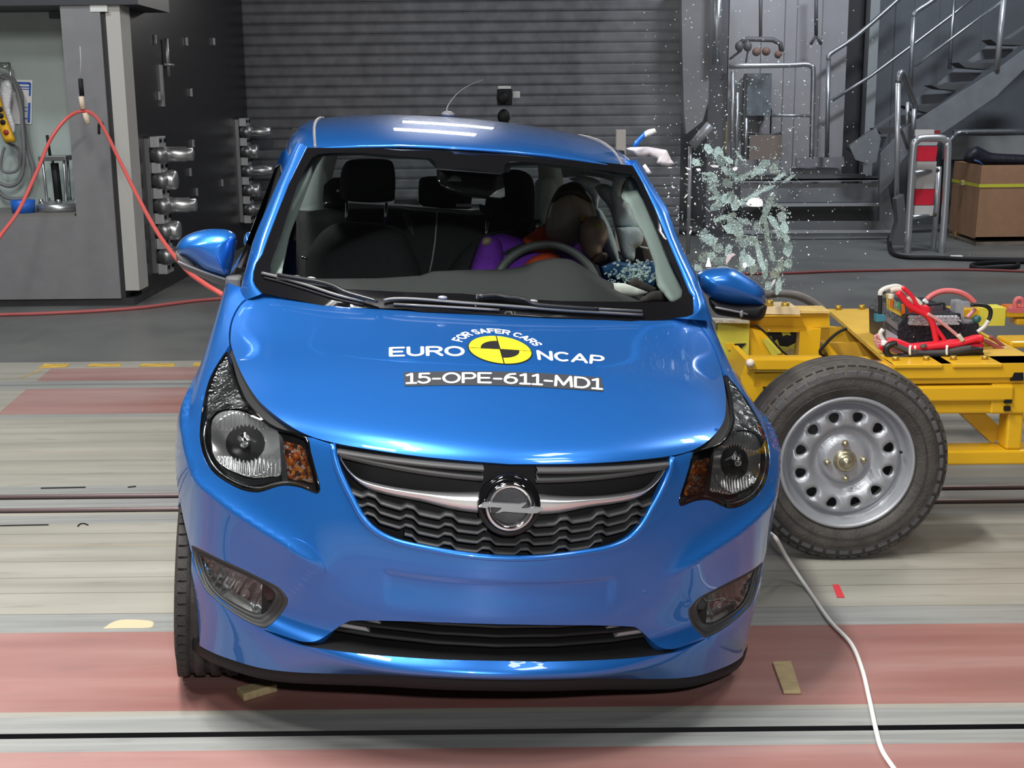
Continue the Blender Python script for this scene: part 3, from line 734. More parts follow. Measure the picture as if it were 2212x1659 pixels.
for txt, cs in (('EURO', [(844,752.5),(999,750.5),(844,769.5),(1001,768.5)]), ('NCAP', [(1162,759),(1303,771),(1165,776.5),(1300,787)])):
    pcs, W_ = strokes(txt, .21, .30); decal('lettering', DW, quad2(pcs, W_, cs))
# the number runs along a gentle arc: three chords
pcs, W_ = strokes('15-OPE-611-MD1', .18, .24)
def nmap(x, y):
    t = x/W_; tp_ = natspline(np.array([(879,809.5),(983,808),(1088,808.5),(1193,813),(1298,821)]), [t*4])[0]; bt = natspline(np.array([(879,829.5),(983,828),(1088,829),(1193,834),(1298,842)]), [t*4])[0]
    q = bt*(1-y)+tp_*y; return bon(*q)
decal('lettering', DW, [(np.array([nmap(*v) for v in V]), T) for V, T in pcs], .0024)
q = [bon(*c) for c in densify([(872,805),(980,803),(1085,803.5),(1192,808),(1299,816.5)], 4)+densify([(1304,846.5),(1195,839),(1088,834),(980,833),(874,835)], 4)]
decal('number_strip', DG, [poly2(q, (), .015)], .0012)
# round target
cxy = np.array(bon(1080,756)); rr = np.array(bon(1147,757))-cxy; R0 = float(np.linalg.norm(rr)); ang = math.degrees(math.atan2(rr[1], rr[0]))
top = np.array(bon(1075,726)); ry = abs(top[1]-cxy[1]); ryb = abs(np.array(bon(1086,787))[1]-cxy[1]); RY = (ry+ryb)/2
def tp(r, a): return (cxy[0]+R0*r*math.cos(math.radians(a)), cxy[1]+RY*r*math.sin(math.radians(a)))
decal('round_target', DB, [poly2([tp(1.0, a) for a in range(0, 360, 6)], (), .012)], .0012)
ys = []
for a0 in (0, 90, 180, 270):
    e = 1.2; arc = [tp(.965, a) for a in np.linspace(a0+e, a0+90-e, 16)]
    if a0 in (0, 180): L = [tp(.03, a0+45)]+arc
    else: L = arc+[tp(.60, a) for a in np.linspace(a0+90-2, a0+2, 10)]
    ys.append(poly2(L, (), .012))
decal('yellow_target_fields', DY, ys, .0024)
# arched words
a = 0; mb = []; words = [strokes(w_, .25, .30, .95) for w_ in ('FOR', 'SAFER', 'CARS')]; tot = sum(w_[1] for w_ in words)+1.5
for pcs, W_ in words:
    for V, T in pcs: mb.append((np.array([tp(1.24+y*.29, 158-(a+x)/tot*136) for x, y in V]), T))
    a += W_+.75
decal('lettering', DW, mb)
# ---------------------------------------------------------------- windscreen surface
def Tw(s, t, off=0.):
    s = np.atleast_1d(np.asarray(s, float)); t = np.atleast_1d(np.asarray(t, float))
    xb, xt = .70*s, .565*s
    b = np.stack([xb, .955+.40*xb**2, .935+.05*(xb/.68)**2], 1); a = np.stack([xt, 1.50+.37*xt**2, 1.392-.10*xt**2], 1)
    P = b*(1-t)[:, None]+a*t[:, None]; n = np.array([0, -.62, .78]); k = .008*np.sin(np.pi*np.clip(t, 0, 1))
    n_ = np.tile(n, (len(s), 1)); n_[:, 0] = .25*s; n_ /= np.linalg.norm(n_, axis=1)[:, None]
    return P+n_*(k+off)[:, None], n_
TB = surf_bvh(lambda s, t: Tw(s, t)[0], np.linspace(-1.25, 1.25, 61), np.linspace(-.25, 1.15, 61))
WOUT = [(664,319),(640,366),(624,398),(602,454),(581,510),(567,549.5),(554,567.5),(548,587),(547,605.5),(552,618),(567,634),(600,640),(640,648),(675,656),(697,661),(787,665),(880,668),(914,674),(1073,678),(1180,685),(1360,695),(1434,691),(1455,687),(1493,683),(1498,676),(1496,640),(1488,631),(1470,586),(1443,522),(1414,452),(1389,397),(1366,357.5),(1250,345),(1100,333),(950,325),(800,320)]
WIN = [(674,341),(659,366),(642.8,398),(623.8,454),(606.6,510),(588.5,558.5),(584,573),(585,593),(600,604),(733,623.6),(880,631),(1000,634),(1091,643.6),(1206,650),(1316,651.6),(1457,651.6),(1471.7,641.7),(1474,627),(1468,605.5),(1453.6,576.6),(1435.5,540),(1417,495),(1399,450),(1375.6,395.5),(1364.8,378),(1320,370),(1252,363),(1160,351.5),(1103,349),(1090.5,356),(1088,372),(1085,376),(945,364),(940,350),(930,342),(848,336),(780,330),(710,331),(686,334)]
FRIT = mat('black_glass_border', (.005, .005, .006), .12)
ws = pxpatch('windscreen', WOUT, [], lambda x, y, e: .0, PANE, car, False, 30, TB, True, 1)
pxpatch('black_border', WOUT, [WIN], -.002, FRIT, ws, False, 16, TB, True, 1)
# A-pillars
def resamp(L, n):
    L = np.array(L, float); s = np.r_[0, np.cumsum(np.linalg.norm(np.diff(L, axis=0), axis=1))]; t = np.linspace(0, s[-1], n)
    return np.stack([np.interp(t, s, L[:, i]) for i in range(L.shape[1])], 1)
PIN = {0: [(567,634),(552,618),(547,605),(548,587),(554,567.5),(567,549.5),(581,510),(605,450),(624,398),(640,366),(664,317)],
       1: [(1455,687),(1493,684),(1498,676),(1496,640),(1488,631),(1470,586),(1443,522),(1414,450),(1389,397),(1366,355)]}
POUT = {0: [(514,655),(520,620),(528,590),(536,560),(545,525),(556,495),(573.6,454),(598,397),(615.6,359),(633,319.5),(640,306)],
        1: [(1540,694),(1530,665),(1517,628),(1504,595),(1479,546),(1461,504),(1443,450),(1405.5,393),(1386.5,360),(1375,344)]}
for k in (0, 1):
    n = 40; I = resamp(PIN[k], n); O = resamp(POUT[k], n); G = []
    for i, (a, b) in enumerate(zip(I, O)):
        pa = Lp(*a, 0, TB); yo = pa[1]+.055
        row = [pa+np.array([0, .02, -.02])]
        for t in np.linspace(0, 1, 8):
            q = a*(1-t)+b*t; y = pa[1]*(1-t)+yo*t-.018*math.sin(math.pi*min(1, t*1.1))
            row.append(cat(*q, y))
        c = row[-1]; sg = -1 if k == 0 else 1
        row += [c+np.array([-sg*.002, .03, -.004]), c+np.array([-sg*.03, .07, -.01])]
        G.append(row)
    MB().grid(G).build('windscreen_pillar', PAINT, car)
# roof
RX = [0, .12, .25, .38, .47, .53, .56, .59, .615, .635, .648]; RD = [0, .0015, .006, .017, .028, .038, .046, .060, .085, .125, .175]
RST = [(1.493, 1.394, .36, .955), (1.58, 1.412, .33, .965), (1.8, 1.440, .22, .985), (2.1, 1.462, .12, 1.0), (2.45, 1.473, .04, 1.0), (2.8, 1.470, 0, .985), (3.15, 1.452, -.06, .955), (3.42, 1.425, -.12, .91)]
G = []
st = natspline(np.array(RST), np.linspace(0, len(RST)-1, 40))
for yc, zc, bow, ws_ in st:
    xs = [-x for x in RX[:0:-1]]+RX; ds = RD[:0:-1]+RD
    G.append([(x*ws_, yc+bow*min(x*x, .33), zc-d) for x, d in zip(xs, ds)])
MB().grid(G).build('roof', PAINT, car)
MB().grid([[(p[0]*.985, p[1], p[2]-.03) for p in r] for r in G[2:]]).build('headliner', mat('headliner', (.33, .37, .36), .9), car)
for sg in (-1, 1):
    MB().tube([(sg*.535*s, y+b*.29, z-.038) for y, z, b, s in st[1::3]], .005, 6).build('roof_ditch_strip', mat('ditch_strip', (.17, .16, .17), .4), car)
# front edge bead of the roof
MB().tube([np.array(p)+np.array([0, -.002, -.004]) for p in G[0][4:-4]], .006, 8).build('roof_edge', PAINT, car)
# aerial
A = MB().ball((0, 0, 0), (.03, .05, .016)); base = cat(968, 247, 3.0)
A = MB().ball(base, (.03, .05, .014)).tube([base, cat(966, 232, 3.03), cat(985, 205, 3.1), cat(1012, 185, 3.15), cat(1045, 172, 3.18)], [.004, .003, .002, .0015, .001], 6, sub=4)
A.build('aerial', mat('aerial_grey', (.2, .2, .21), .4), car)
# body sides and tail behind the front doors
prof = [(.70, .17), (.79, .22), (.80, .46), (.802, .60), (.797, .72), (.785, .80), (.765, .90), (.735, .965)]
sty = [(1.95, 1.0), (2.4, 1.005), (2.9, 1.0), (3.2, .975), (3.42, .93), (3.58, .84), (3.66, .70), (3.675, .4), (3.675, .0)]
d10 = dict(zip([p[1] for p in prof], [1.46, 1.49, 1.49, 1.49, 1.50, 1.66, 1.86, 1.93]))
for sg in (-1, 1):
    MB().grid([[(sg*x, d10[z], z) for x, z in prof]]+[[(sg*x*s if x*s > 0 else 0, y-.04*(z-.5), z) for x, z in prof] for y, s in sty]).build('rear_side', PAINT, car)
    MB().grid([[(sg*xx_, .735+.345*math.cos(a), .262+.345*math.sin(a)) for a in np.linspace(-.35, 2.25, 24)] for xx_ in (.755, .45)]).build('wheel_arch_liner', BLACKP, car)
MB().grid([[(x, y, z) for x in (-.46, 0, .46)] for y, z in ((3.44, 1.415), (3.50, 1.39), (3.45, 1.36))]).build('tailgate_spoiler', PAINT, car)
# window frames: sides
def side_x(z): return .742-(z-.95)*.30
for sg in (-1, 1):
    for y0, y1, yt in ((2.10, 2.20, 2.12), (2.98, 3.25, 3.02)):
        P = []
        for dx in (0, -.04):
            P += [(sg*(side_x(.95)+dx), y0, .93), (sg*(side_x(.95)+dx), y1, .93), (sg*(side_x(1.38)+dx), yt+(y1-y0)*.8, 1.40), (sg*(side_x(1.38)+dx), yt, 1.40)]
        MB().add(P, [(0,1,2,3),(7,6,5,4),(0,4,5,1),(1,5,6,2),(2,6,7,3),(3,7,4,0)]).build('side_pillar', TRIM if y0 > 2.5 else BLACKP, car)
    if sg < 0: MB().add([(sg*side_x(.95), 1.35, .95), (sg*side_x(.95), 2.1, .95), (sg*side_x(1.33), 2.1, 1.33), (sg*side_x(1.33), 1.75, 1.33)], [(0,1,2,3)]).build('side_window', PANE, car)
    MB().add([(sg*side_x(.95), 2.2, .95), (sg*side_x(.95), 2.98, .95), (sg*side_x(1.33), 2.98, 1.33), (sg*side_x(1.33), 2.2, 1.33)], [(0,1,2,3)]).build('side_window', PANE, car)
    MB().boxw((sg*.70, 1.3, .88), (sg*.75, 3.2, .96)).build('window_sill', BLACKP, car)
# tail window
P = [(-.66, 3.56, .98), (.66, 3.56, .98), (.55, 3.42, 1.40), (-.55, 3.42, 1.40)]; Q = [(-.52, 3.55, 1.03), (.52, 3.55, 1.03), (.45, 3.43, 1.36), (-.45, 3.43, 1.36)]
mb = MB().add(P+Q, [(0,1,5,4),(1,2,6,5),(2,3,7,6),(3,0,4,7)]); mb.build('tailgate_frame', TRIM, car)
MB().add(Q, [(0,1,2,3)]).build('rear_window', PANE, car)
MB().boxw((-.72, 3.15, .88), (.72, 3.62, .96)).build('parcel_shelf', FABRIC, car)
# underbody, cabin floor and bulkhead
MB().boxw((-.60, .40, .17), (.60, 3.5, .26)).boxw((-.70, 1.05, .26), (.70, 1.12, .86)).boxw((-.76, 1.12, .24), (.76, 3.5, .28)).boxw((-.55, .25, .2), (.55, .45, .50)).build('underbody', BLACKP, car)
# ---------------------------------------------------------------- cabin
DASH = mat('dashboard_black', (.024, .026, .026), .75, bump=.3, bscale=500)
top = [(600,596),(700,602),(820,601),(911,595),(933,586),(1010,583),(1082,582),(1123,577),(1159,563.6),(1195,557),(1232,559),(1263,577),(1299,600),(1327,613),(1390,640),(1440,648)]
a = resamp(top, 60); rows = []
for i, (x, y) in enumerate(a):
    pk = cat(x, y, 1.60); xf = pk[0]*.98; f = np.array([xf, 1.02+.40*xf*xf, .93+.04*xf*xf]); mid = np.array([pk[0], 1.42, pk[2]-.012])
    rows.append([pk+np.array([0, .03, -.30]), pk+np.array([0, .012, -.02]), pk, pk+np.array([0, -.05, .0]), mid, f])
MB().grid(rows).build('dashboard', DASH, car)
# pale trim strips along the pillars inside
PT = mat('pillar_trim', (.36, .43, .41), .75)
TL = [(583,594),(582,573),(586,558),(604,510),(622,450),(640,398),(657,366),(672,339),(690,332),(700,334),(684,359),(668,397),(645,458),(632,491),(624,517),(617,551),(611,577),(606,600)]
TR = [(1357,376),(1368,384),(1378,396),(1402,450),(1420,495),(1438,540),(1456,577),(1471,606),(1477,627),(1475,643),(1458,653),(1446,650),(1432,632),(1419,616),(1414,575),(1403,540),(1389,506),(1375,483),(1357,442),(1341,424)]
inflate('pillar_trim', TL, 1.7, .01, 8, PT, car, .01, 8, 2, yfn=lambda x, y: 1.22+(594-y)/262*.48)
inflate('pillar_trim', TR, 1.7, .01, 8, PT, car, .01, 8, 2, yfn=lambda x, y: 1.22+(650-y)/290*.48)
HL_ = [(668,336),(780,327),(940,340),(1090,352),(1160,348),(1320,367),(1368,380),(1350,384),(1280,372),(1160,358),(1104,360),(1100,372),(1088,372),(940,362),(925,346),(848,342),(780,336),(700,338)]
inflate('header_trim', HL_, 1.62, .004, 6, mat('header_trim_grey', (.16, .19, .185), .8), car, .02, 8, 1)
SEAT = mat('seat_fabric', (.034, .034, .036), .95, noise=.25, nscale=200)
SL = [(658,600),(661,556),(675,526),(697,499),(727,482),(758,479),(790,480),(826,484),(860,493),(878,511),(894,545),(910,592),(905,640),(820,660),(700,660),(660,640)]
seat = inflate('front_seat', SL, 2.25, .10, 60, SEAT, car, .05, 8, 3)
inflate('headrest', [(737,427),(734,400),(737,372),(745,353),(760,345),(800,343),(838,345),(850,356),(854,385),(853,417),(848,434),(800,438),(750,434)], 2.32, .05, 26, SEAT, seat, .04, 6, 3)
for x0, x1 in ((750, 748), (835, 832)): MB().tube([cat(x0, 438, 2.33), cat(x1, 484, 2.31)], .006, 8).build('headrest_post', CHROME, seat)
seat2 = inflate('front_seat', [(960,600),(985,560),(1010,530),(1050,505),(1110,497),(1170,498),(1230,505),(1270,530),(1300,600),(1290,650),(980,650)], 2.42, .08, 50, SEAT, car, .05, 10, 3)
inflate('headrest', [(1092,372),(1105,366),(1125,368),(1145,378),(1154,400),(1155,440),(1153,470),(1140,485),(1050,478),(1048,440),(1060,390)], 2.45, .05, 24, SEAT, seat2, .04, 6, 2)
for x0 in (1052, 1133): MB().tube([cat(x0, 478, 2.46), cat(x0-2, 520, 2.44)], .006, 8).build('headrest_post', CHROME, seat2)
rs = inflate('rear_seat', [(640,460),(700,452),(840,449),(900,455),(1000,462),(1160,470),(1260,480),(1260,640),(640,640)], 3.05, .05, 25, SEAT, car, .05, 14, 1)
inflate('headrest', [(905,392),(912,383),(945,380),(1010,384),(1020,400),(1018,440),(1010,452),(915,446),(904,430)], 3.06, .04, 16, SEAT, rs, .03, 7, 2)
inflate('headrest', [(700,400),(720,384),(745,390),(752,440),(745,450),(700,448)], 3.06, .04, 16, SEAT, rs, .03, 7, 2)
MB().tube([cat(*p, 3.0) for p in ((944,458),(943,480),(940,520),(934,560),(928,588))], .004, 6).build('seat_seam_cord', mat('pale_cord', (.5, .5, .47), .6), rs)
MB().tube([cat(*p, 2.99) for p in ((838,447),(860,448),(888,453),(905,453),(940,457),(975,456),(992,461),(1010,457),(1035,454))], .0035, 6).build('seat_edge_piping', mat('pale_cord', (.5, .5, .47), .6), rs)
for q in ([(850,434),(903,431),(906,442),(850,438)], [(850,431),(902,430),(906,443),(880,441),(852,440)], [(985,440),(1037,441),(1037,448),(985,447)]):
    pass
REFL = mat('reflection_white', (.85, .9, .88), .3)  # lamp reflections in the rear glass, put in as white strips
for q in ([(850,431),(902,430),(906,444),(880,441),(852,440)], [(986,440),(1037,441),(1038,448),(985,447)]): inflate('reflection_strip', q, 2.96, .002, 3, REFL, car, .004, 6, 1)
MB().ball(cat(732, 412, 2.3), .008).tube([cat(652, 555, 1.9), cat(665, 559, 1.9)], .005, 6).tube([cat(700, 441, 2.7), cat(714, 436, 2.7)], .005, 6).build('belt_buckle', CHROME, car)
inflate('seat_belt', [(868,460),(886,460),(890,480),(895,515),(886,500),(876,488)], 2.95, .003, 4, mat('belt_webbing', (.12, .12, .12), .8), car, .003, 6, 1)
inflate('seat_belt', [(1035,440),(1060,448),(1100,462),(1150,478),(1170,500),(1160,520),(1120,505),(1080,480),(1036,456)], 2.2, .006, 6, mat('black_webbing', (.03, .03, .032), .9), car, .004, 6, 1)
mr = inflate('rear_view_mirror', [(943,366),(1086,377),(1092,425),(1078,432),(1045,429),(1005,424),(965,412),(944,390)], 1.50, .02, 12, BLACKP, car, .02, 6, 1)
MB().tube([cat(*p, 1.485) for p in ((947,388),(952,398),(968,406),(1004,415))], .003, 6).build('mirror_rim', DCHROME, mr)
inflate('mirror_sensor', [(975,380),(985,378),(995,385),(997,392),(966,391)], 1.47, .004, 4, mat('sensor_grey', (.2, .2, .21), .4), mr, .004, 4, 1)
inflate('mirror_glass', [(1056,425),(1072,412),(1090,405),(1091,425),(1080,428)], 1.476, .001, 3, mat('mirror_glass', (.25, .27, .27), .2), mr, .001, 6, 1)
# steering wheel
sc_ = cat(1182, 641, 1.66); Rw = R3(math.radians(-22), 'x')
pth = [sc_+Rw@np.array([.185*math.cos(a), 0, .185*math.sin(a)]) for a in np.linspace(0, 2*math.pi, 48, endpoint=False)]
sw = MB().tube(pth, .0155, 12, True).build('steering_wheel', mat('steering_wheel_grey', (.06, .068, .066), .5), car)
MB().ball(sc_+np.array([0, .03, 0]), (.07, .03, .06)).box(sc_+np.array([0, .02, 0]), (.30, .02, .03)).build('wheel_hub', BLACKP, sw)
# curtain airbag
AB = mat('airbag_cloth', (.66, .78, .82), .85, noise=.08, nscale=30, bump=.3, bscale=90)
cush = [([(1284,404),(1300,397),(1320,404),(1340,438),(1350,490),(1352,540),(1341,542),(1330,500),(1316,450),(1296,425)], 2.2),
        ([(1316,401),(1330,409),(1358,443),(1382,490),(1332,491),(1322,450)], 2.05), ([(1331,492),(1382,491),(1390,512),(1384,530),(1373,537),(1370,562),(1352,566),(1340,545)], 2.0),
        ([(1155,395),(1170,380),(1192,384),(1203,410),(1192,460),(1180,482),(1162,482),(1152,465),(1154,430)], 2.75), ([(1228,386),(1262,380),(1300,396),(1292,440),(1290,475),(1276,425),(1245,396)], 2.45),
        ([(1286,450),(1300,455),(1322,500),(1338,560),(1330,575),(1306,540),(1290,500)], 2.3), ([(1330,377),(1356,377),(1345,400),(1338,425),(1322,405)], 1.95)]
air = None
for L, y in cush:
    air2 = inflate('curtain_airbag' if air is None else 'airbag_chamber', L, y, .045, 16, AB, car if air is None else air, .03, 5, 3)
    air = air or air2
DBL = mat('door_blue_plastic', (.03, .13, .32), .4, coat=.5, noise=.3, nscale=60)
inflate('crushed_door_top', [(1300,575),(1330,563),(1366,570),(1410,563),(1416,590),(1420,622),(1380,612),(1340,604),(1305,592)], 1.80, .01, 8, DBL, car, .04, 8, 1)
inflate('door_inner_trim', [(1325,611),(1350,612),(1400,631),(1385,641),(1330,640)], 1.45, .01, 8, mat('door_trim_white', (.6, .62, .58), .7), car, .03, 8, 1)
inflate('speaker_cover', [(1362,603),(1372,600),(1418,622),(1412,632),(1395,630),(1356,612)], 1.5, .004, 6, mat('speaker_brown', (.06, .05, .045), .8), car, .01, 8, 1)
inflate('corner_trim', [(1392,640),(1405,630),(1430,628),(1448,640),(1452,654),(1380,654)], 1.35, .01, 8, mat('speaker_brown', (.06, .05, .045), .8), car, .01, 8, 2)
inflate('interior_door_panel', [(1375,480),(1395,505),(1415,560),(1420,600),(1370,600),(1355,565),(1372,560),(1376,537),(1390,512)], 2.6, .01, 8, mat('torn_door_brown', (.10, .085, .08), .9), car, .02, 10, 1)
# ---------------------------------------------------------------- wipers
def wp(px, py, up=.008): h = hit(px, py, TB); return h[2]+np.array([0, -.62, .78])*up if h else cat(px, py, 1.)
WM = mat('wiper_grey', (.16, .16, .165), .35, .3)
w1 = MB().tube([wp(*p, .02) for p in ((600,604),(650,612),(690,619),(720,628),(745,641),(790,654),(815,661))], [.006, .007, .008, .007, .006], 6, sub=3).build('wiper', mat('wiper_arm_black', (.02, .02, .022), .3), car)
MB().tube([wp(*p, .010) for p in ((566,595),(600,603),(660,620),(730,643),(788,656))], .0050, 6, sub=3).build('wiper_blade', WM, w1)
MB().tube([wp(*p, .004) for p in ((570,602),(600,609),(660,627),(730,649),(785,661))], .004, 6, sub=3).build('rubber', BLACKP, w1)
w2 = MB().tube([wp(*p, .02) for p in ((1028,651),(1070,647),(1098,652),(1130,656),(1160,668),(1250,675),(1290,677))], [.008, .008, .006, .006, .005], 6, sub=3).build('wiper', mat('wiper_arm_black', (.02, .02, .022), .3), car)
MB().tube([wp(*p, .012) for p in ((828,655),(850,651),(900,652),(1000,660),(1100,667),(1200,675),(1300,681),(1386,686))], .0045, 6, sub=3).build('wiper_blade', WM, w2)
MB().tube([wp(*p, .006) for p in ((850,660),(1000,668),(1078,673))], .004, 6, sub=3).tube([wp(*p, .02) for p in ((1160,668),(1250,675),(1384,682))], .004, 6).build('blade_spine', WM, w2)
for x, y in ((955,652),(1150,660),(640,608),(672,611)):
    MB().ball(wp(x, y, .018), (.014, .006, .006)).build('wiper_joint', mat('joint_silver', (.35, .36, .4), .35, .5), w2 if x > 800 else w1)
# ---------------------------------------------------------------- door mirrors
m1 = inflate('door_mirror', [(381,533),(387,522),(402,509),(430,498),(460,494),(490,496),(506,504),(511,515),(509,540),(503,570),(497,592),(490,600),(475,597),(440,585),(420,570),(400,556),(385,548)], 1.33, .085, 42, PAINT, car, .05, 4, 3)
inflate('mirror_base_trim', [(380,542),(392,547),(410,556),(425,575),(445,586),(480,600),(510,607),(512,618),(500,622),(460,610),(420,592),(395,580),(382,565)], 1.345, .05, 12, mat('mirror_trim_grey', (.11, .11, .11), .5), m1, .04, 4, 2)
MB().tube([cat(*p, 1.285) for p in ((384,565),(400,572),(430,584),(470,598),(508,610))], .0042, 8, sub=3).build('mirror_trim_edge', mat('trim_edge_grey', (.16, .16, .17), .4), m1)
MB().tube([cat(*p, 1.335) for p in ((511,520),(506,548),(500,575),(493,595))], .0018, 6, sub=2).build('mirror_glass_edge', DCHROME, m1)
MB().box(cat(505, 612, 1.30), (.05, .06, .05), None, .01).build('mirror_foot', mat('mirror_foot', (.10, .10, .105), .5), m1)
m2 = inflate('door_mirror', [(1505,592),(1515,585),(1530,580),(1560,577),(1585,580),(1615,597),(1640,615),(1652,630),(1654,650),(1650,662),(1600,660),(1560,655),(1532,645),(1512,622)], 1.36, .09, 40, PAINT, car, .05, 4, 3)
inflate('mirror_base_trim', [(1530,640),(1560,652),(1600,657),(1652,656),(1655,672),(1648,688),(1630,694),(1600,688),(1560,682),(1545,676),(1533,658)], 1.37, .085, 14, BLACKP, m2, .04, 4, 2)
MB().tube([cat(*p, 1.275) for p in ((1545,664),(1570,669),(1600,675),(1615,679))], .0035, 8).ball(cat(1602, 678, 1.27), (.006, .004, .012)).build('mirror_trim_edge', mat('trim_edge_grey', (.16, .16, .17), .4), m2)
MB().tube([cat(*p, y) for p, y in (((556,470),2.3),((545,500),2.0),((534,535),1.75),((516,590),1.5),((508,620),1.38))], .006, 6, sub=4).build('window_trim', mat('window_trim_mauve', (.35, .32, .36), .3), car)
for x, y, yy in ((508,596,1.6),(535,519,2.75)): MB().ball(cat(x+2, y, yy), (.02, .07, .035)).build('door_handle', PAINT, car)
# ---------------------------------------------------------------- wheels of the car
RUB = mat('tyre_rubber', (.035, .033, .032), .75, noise=.3, nscale=30, bump=.25, bscale=200)
def tyre(mb_name, r, w, rim, parent, M=None, ntread=60, grooves=(-.25, 0, .25)):
    prof = [(rim, -w*.38), (rim+.02, -w*.48), ((r+rim)/2, -w*.53), (r-.025, -w*.50), (r-.008, -w*.44)]
    for g in grooves: prof += [(r-.001, w*(g-.05)), (r-.009, w*(g-.035)), (r-.009, w*(g+.035)), (r-.001, w*(g+.05))]
    prof += [(r-.008, w*.44), (r-.025, w*.50), ((r+rim)/2, w*.53), (rim+.02, w*.48), (rim, w*.38), (rim, -w*.38)]
    mb = MB().lathe(prof, (0, 0, 0), 'x', 64, sm=True)
    for k in range(ntread):                       # sipe blocks on the shoulders
        a = 2*math.pi*k/ntread
        for sgn in (-1, 1):
            R = R3(a, 'x'); mb.box(R@np.array([sgn*w*.405, 0, r-.0065]), (w*.15, r*2*math.pi/ntread*.80, .012), R)
    return mb
for sx, y in ((-1, .735), (1, .735), (-1, 3.12)):
    cx = sx*(.712 if sx < 0 else .60); wc = c2w([cx, y, .2]); wc[2] = .287; c = w2c(wc); c[0] = cx-.006
    t = tyre('t', .287, .165, .19, None); Rz = R3(math.radians(4 if y < 1 else 0), 'z')
    t.v = [tuple(Rz@np.array(v)+c) for v in t.v]
    wh = t.build('road_wheel', RUB, car)
    MB().lathe([(.186, -.062), (.186, .062), (.180, .06), (.178, sx*.03), (.06, sx*.02), (.03, sx*.03), (.001, sx*.03)], c, 'x', 32).build('wheel_rim', mat('silver_rim', (.5, .51, .53), .3, .8), wh)
# torn bits around the struck side
inflate('torn_airbag_cloth', [(1352,321),(1362,318),(1400,317),(1440,324),(1446,336),(1450,345),(1458,353),(1446,359),(1430,357),(1418,352),(1420,343),(1402,335),(1392,338),(1378,338),(1366,328)], 2.35, .02, 8, mat('white_cloth', (.72, .68, .72), .8, bump=.4, bscale=40), car, .02, 4, 1)
inflate('torn_airbag_cloth', [(1388,358),(1394,354),(1400,362),(1408,373),(1402,377),(1396,374)], 1.75, .008, 4, mat('white_cloth', (.72, .68, .72), .8), car, .01, 3, 1)
bs = inflate('torn_blue_trim', [(1365,317),(1373,303),(1388,288),(1393,283),(1395,296),(1384,308),(1378,317)], 2.3, .006, 5, mat('bright_blue_plastic', (.01, .15, .62), .35, coat=.5), car, .006, 4, 1)
inflate('white_tape_end', [(1391,285),(1400,280),(1414,277),(1419,286),(1404,293),(1392,297)], 2.3, .007, 5, WHITE, bs, .006, 4, 1)
cr = MB()
for k in range(240):
    x = random.gauss(1365, 26); y = random.gauss(592, 14)
    if not (1305 < x < 1418 and 560 < y < 622): continue
    p = cat(x, y, 1.74+random.uniform(-.04, .0)); cr.box(p, (random.uniform(.003, .009),)*3, R3(random.random()*3, 'z')@R3(random.random()*3, 'x'))
o = cr.build('glass_crumbs', mat('crumb_glass', (.55, .70, .70), .15, 0, 1), car); o['kind'] = 'stuff'
MB().tube([cat(*p, 1.9) for p in ((1382,533),(1392,535),(1400,537))], .004, 6).build('airbag_tether', WHITE, car)
# ================================================================= CRASH DUMMY
dmy = empty('crash_dummy', M=CARM @ Matrix.Translation((.37, 2.1, .5)))
tag(dmy, 'brown-headed crash test dummy in purple and orange suit behind the steering wheel', 'dummy')
dm = Matrix.Translation((-.37, -2.1, -.5))
PUR = mat('purple_suit', (.20, .035, .50), .8, noise=.12, nscale=60, bump=.3, bscale=120); ORA = mat('orange_suit', (.75, .09, .025), .8, bump=.3, bscale=120)
SKIN = mat('dummy_skin', (.42, .35, .275), .32, coat=.4)
def dpart(name, L, y, b, w, m, par=None, **k):
    o = inflate(name, L, y, b, w, m, par or dmy, **k)
    if par is None or par == dmy: o.data.transform(dm)
    else: o.data.transform(dm)
    return o
torso = dpart('torso', [(1045,600),(1046,540),(1060,512),(1085,504),(1120,513),(1150,520),(1195,522),(1240,515),(1262,535),(1262,600),(1200,640),(1100,640)], 2.13, .10, 50, PUR, step=8, back=.08)
dpart('upper_arm', [(1014,590),(1020,568),(1029,542),(1036,522),(1048,510),(1064,509),(1080,520),(1087,545),(1088,590),(1080,625),(1020,625)], 2.0, .055, 30, PUR, step=6, back=.05)
dpart('shoulder_cap', [(1040,524),(1044,515),(1053,512),(1062,516),(1061,525),(1052,530),(1043,530)], 1.945, .012, 10, mat('cap_tan', (.36, .29, .20), .5), step=4, back=.01)
dpart('jacket_panel', [(1130,514),(1150,502),(1178,486),(1184,510),(1200,526),(1195,545),(1150,545),(1134,530)], 2.02, .02, 12, ORA, step=6, back=.02)
dpart('jacket_panel', [(1132,572),(1150,556),(1175,547),(1198,547),(1210,556),(1212,575),(1150,580)], 1.98, .02, 12, ORA, step=6, back=.02)
dpart('chest_strap', [(1086,545),(1130,524),(1136,528),(1136,534),(1088,551)], 1.99, .004, 4, mat('black_webbing', (.03, .03, .032), .9), step=6, back=.004)
neck = dpart('neck_bracket', [(1140,500),(1150,478),(1166,474),(1172,490),(1165,512),(1150,522),(1142,515)], 2.1, .03, 12, mat('neck_rubber', (.02, .02, .02), .5), step=5, back=.03)
MB().ball(cat(1163, 489, 2.06), .012).ball(cat(1161, 500, 2.06), .012).build('bolt', CHROME, neck).data.transform(dm)
head = dpart('head', [(1235,394),(1252,399),(1268,420),(1282,445),(1288,470),(1284,492),(1268,508),(1252,525),(1236,531),(1205,529),(1183,518),(1176,500),(1180,470),(1186,445),(1196,420),(1212,402)], 2.02, .12, 58, SKIN, step=5, back=.10)
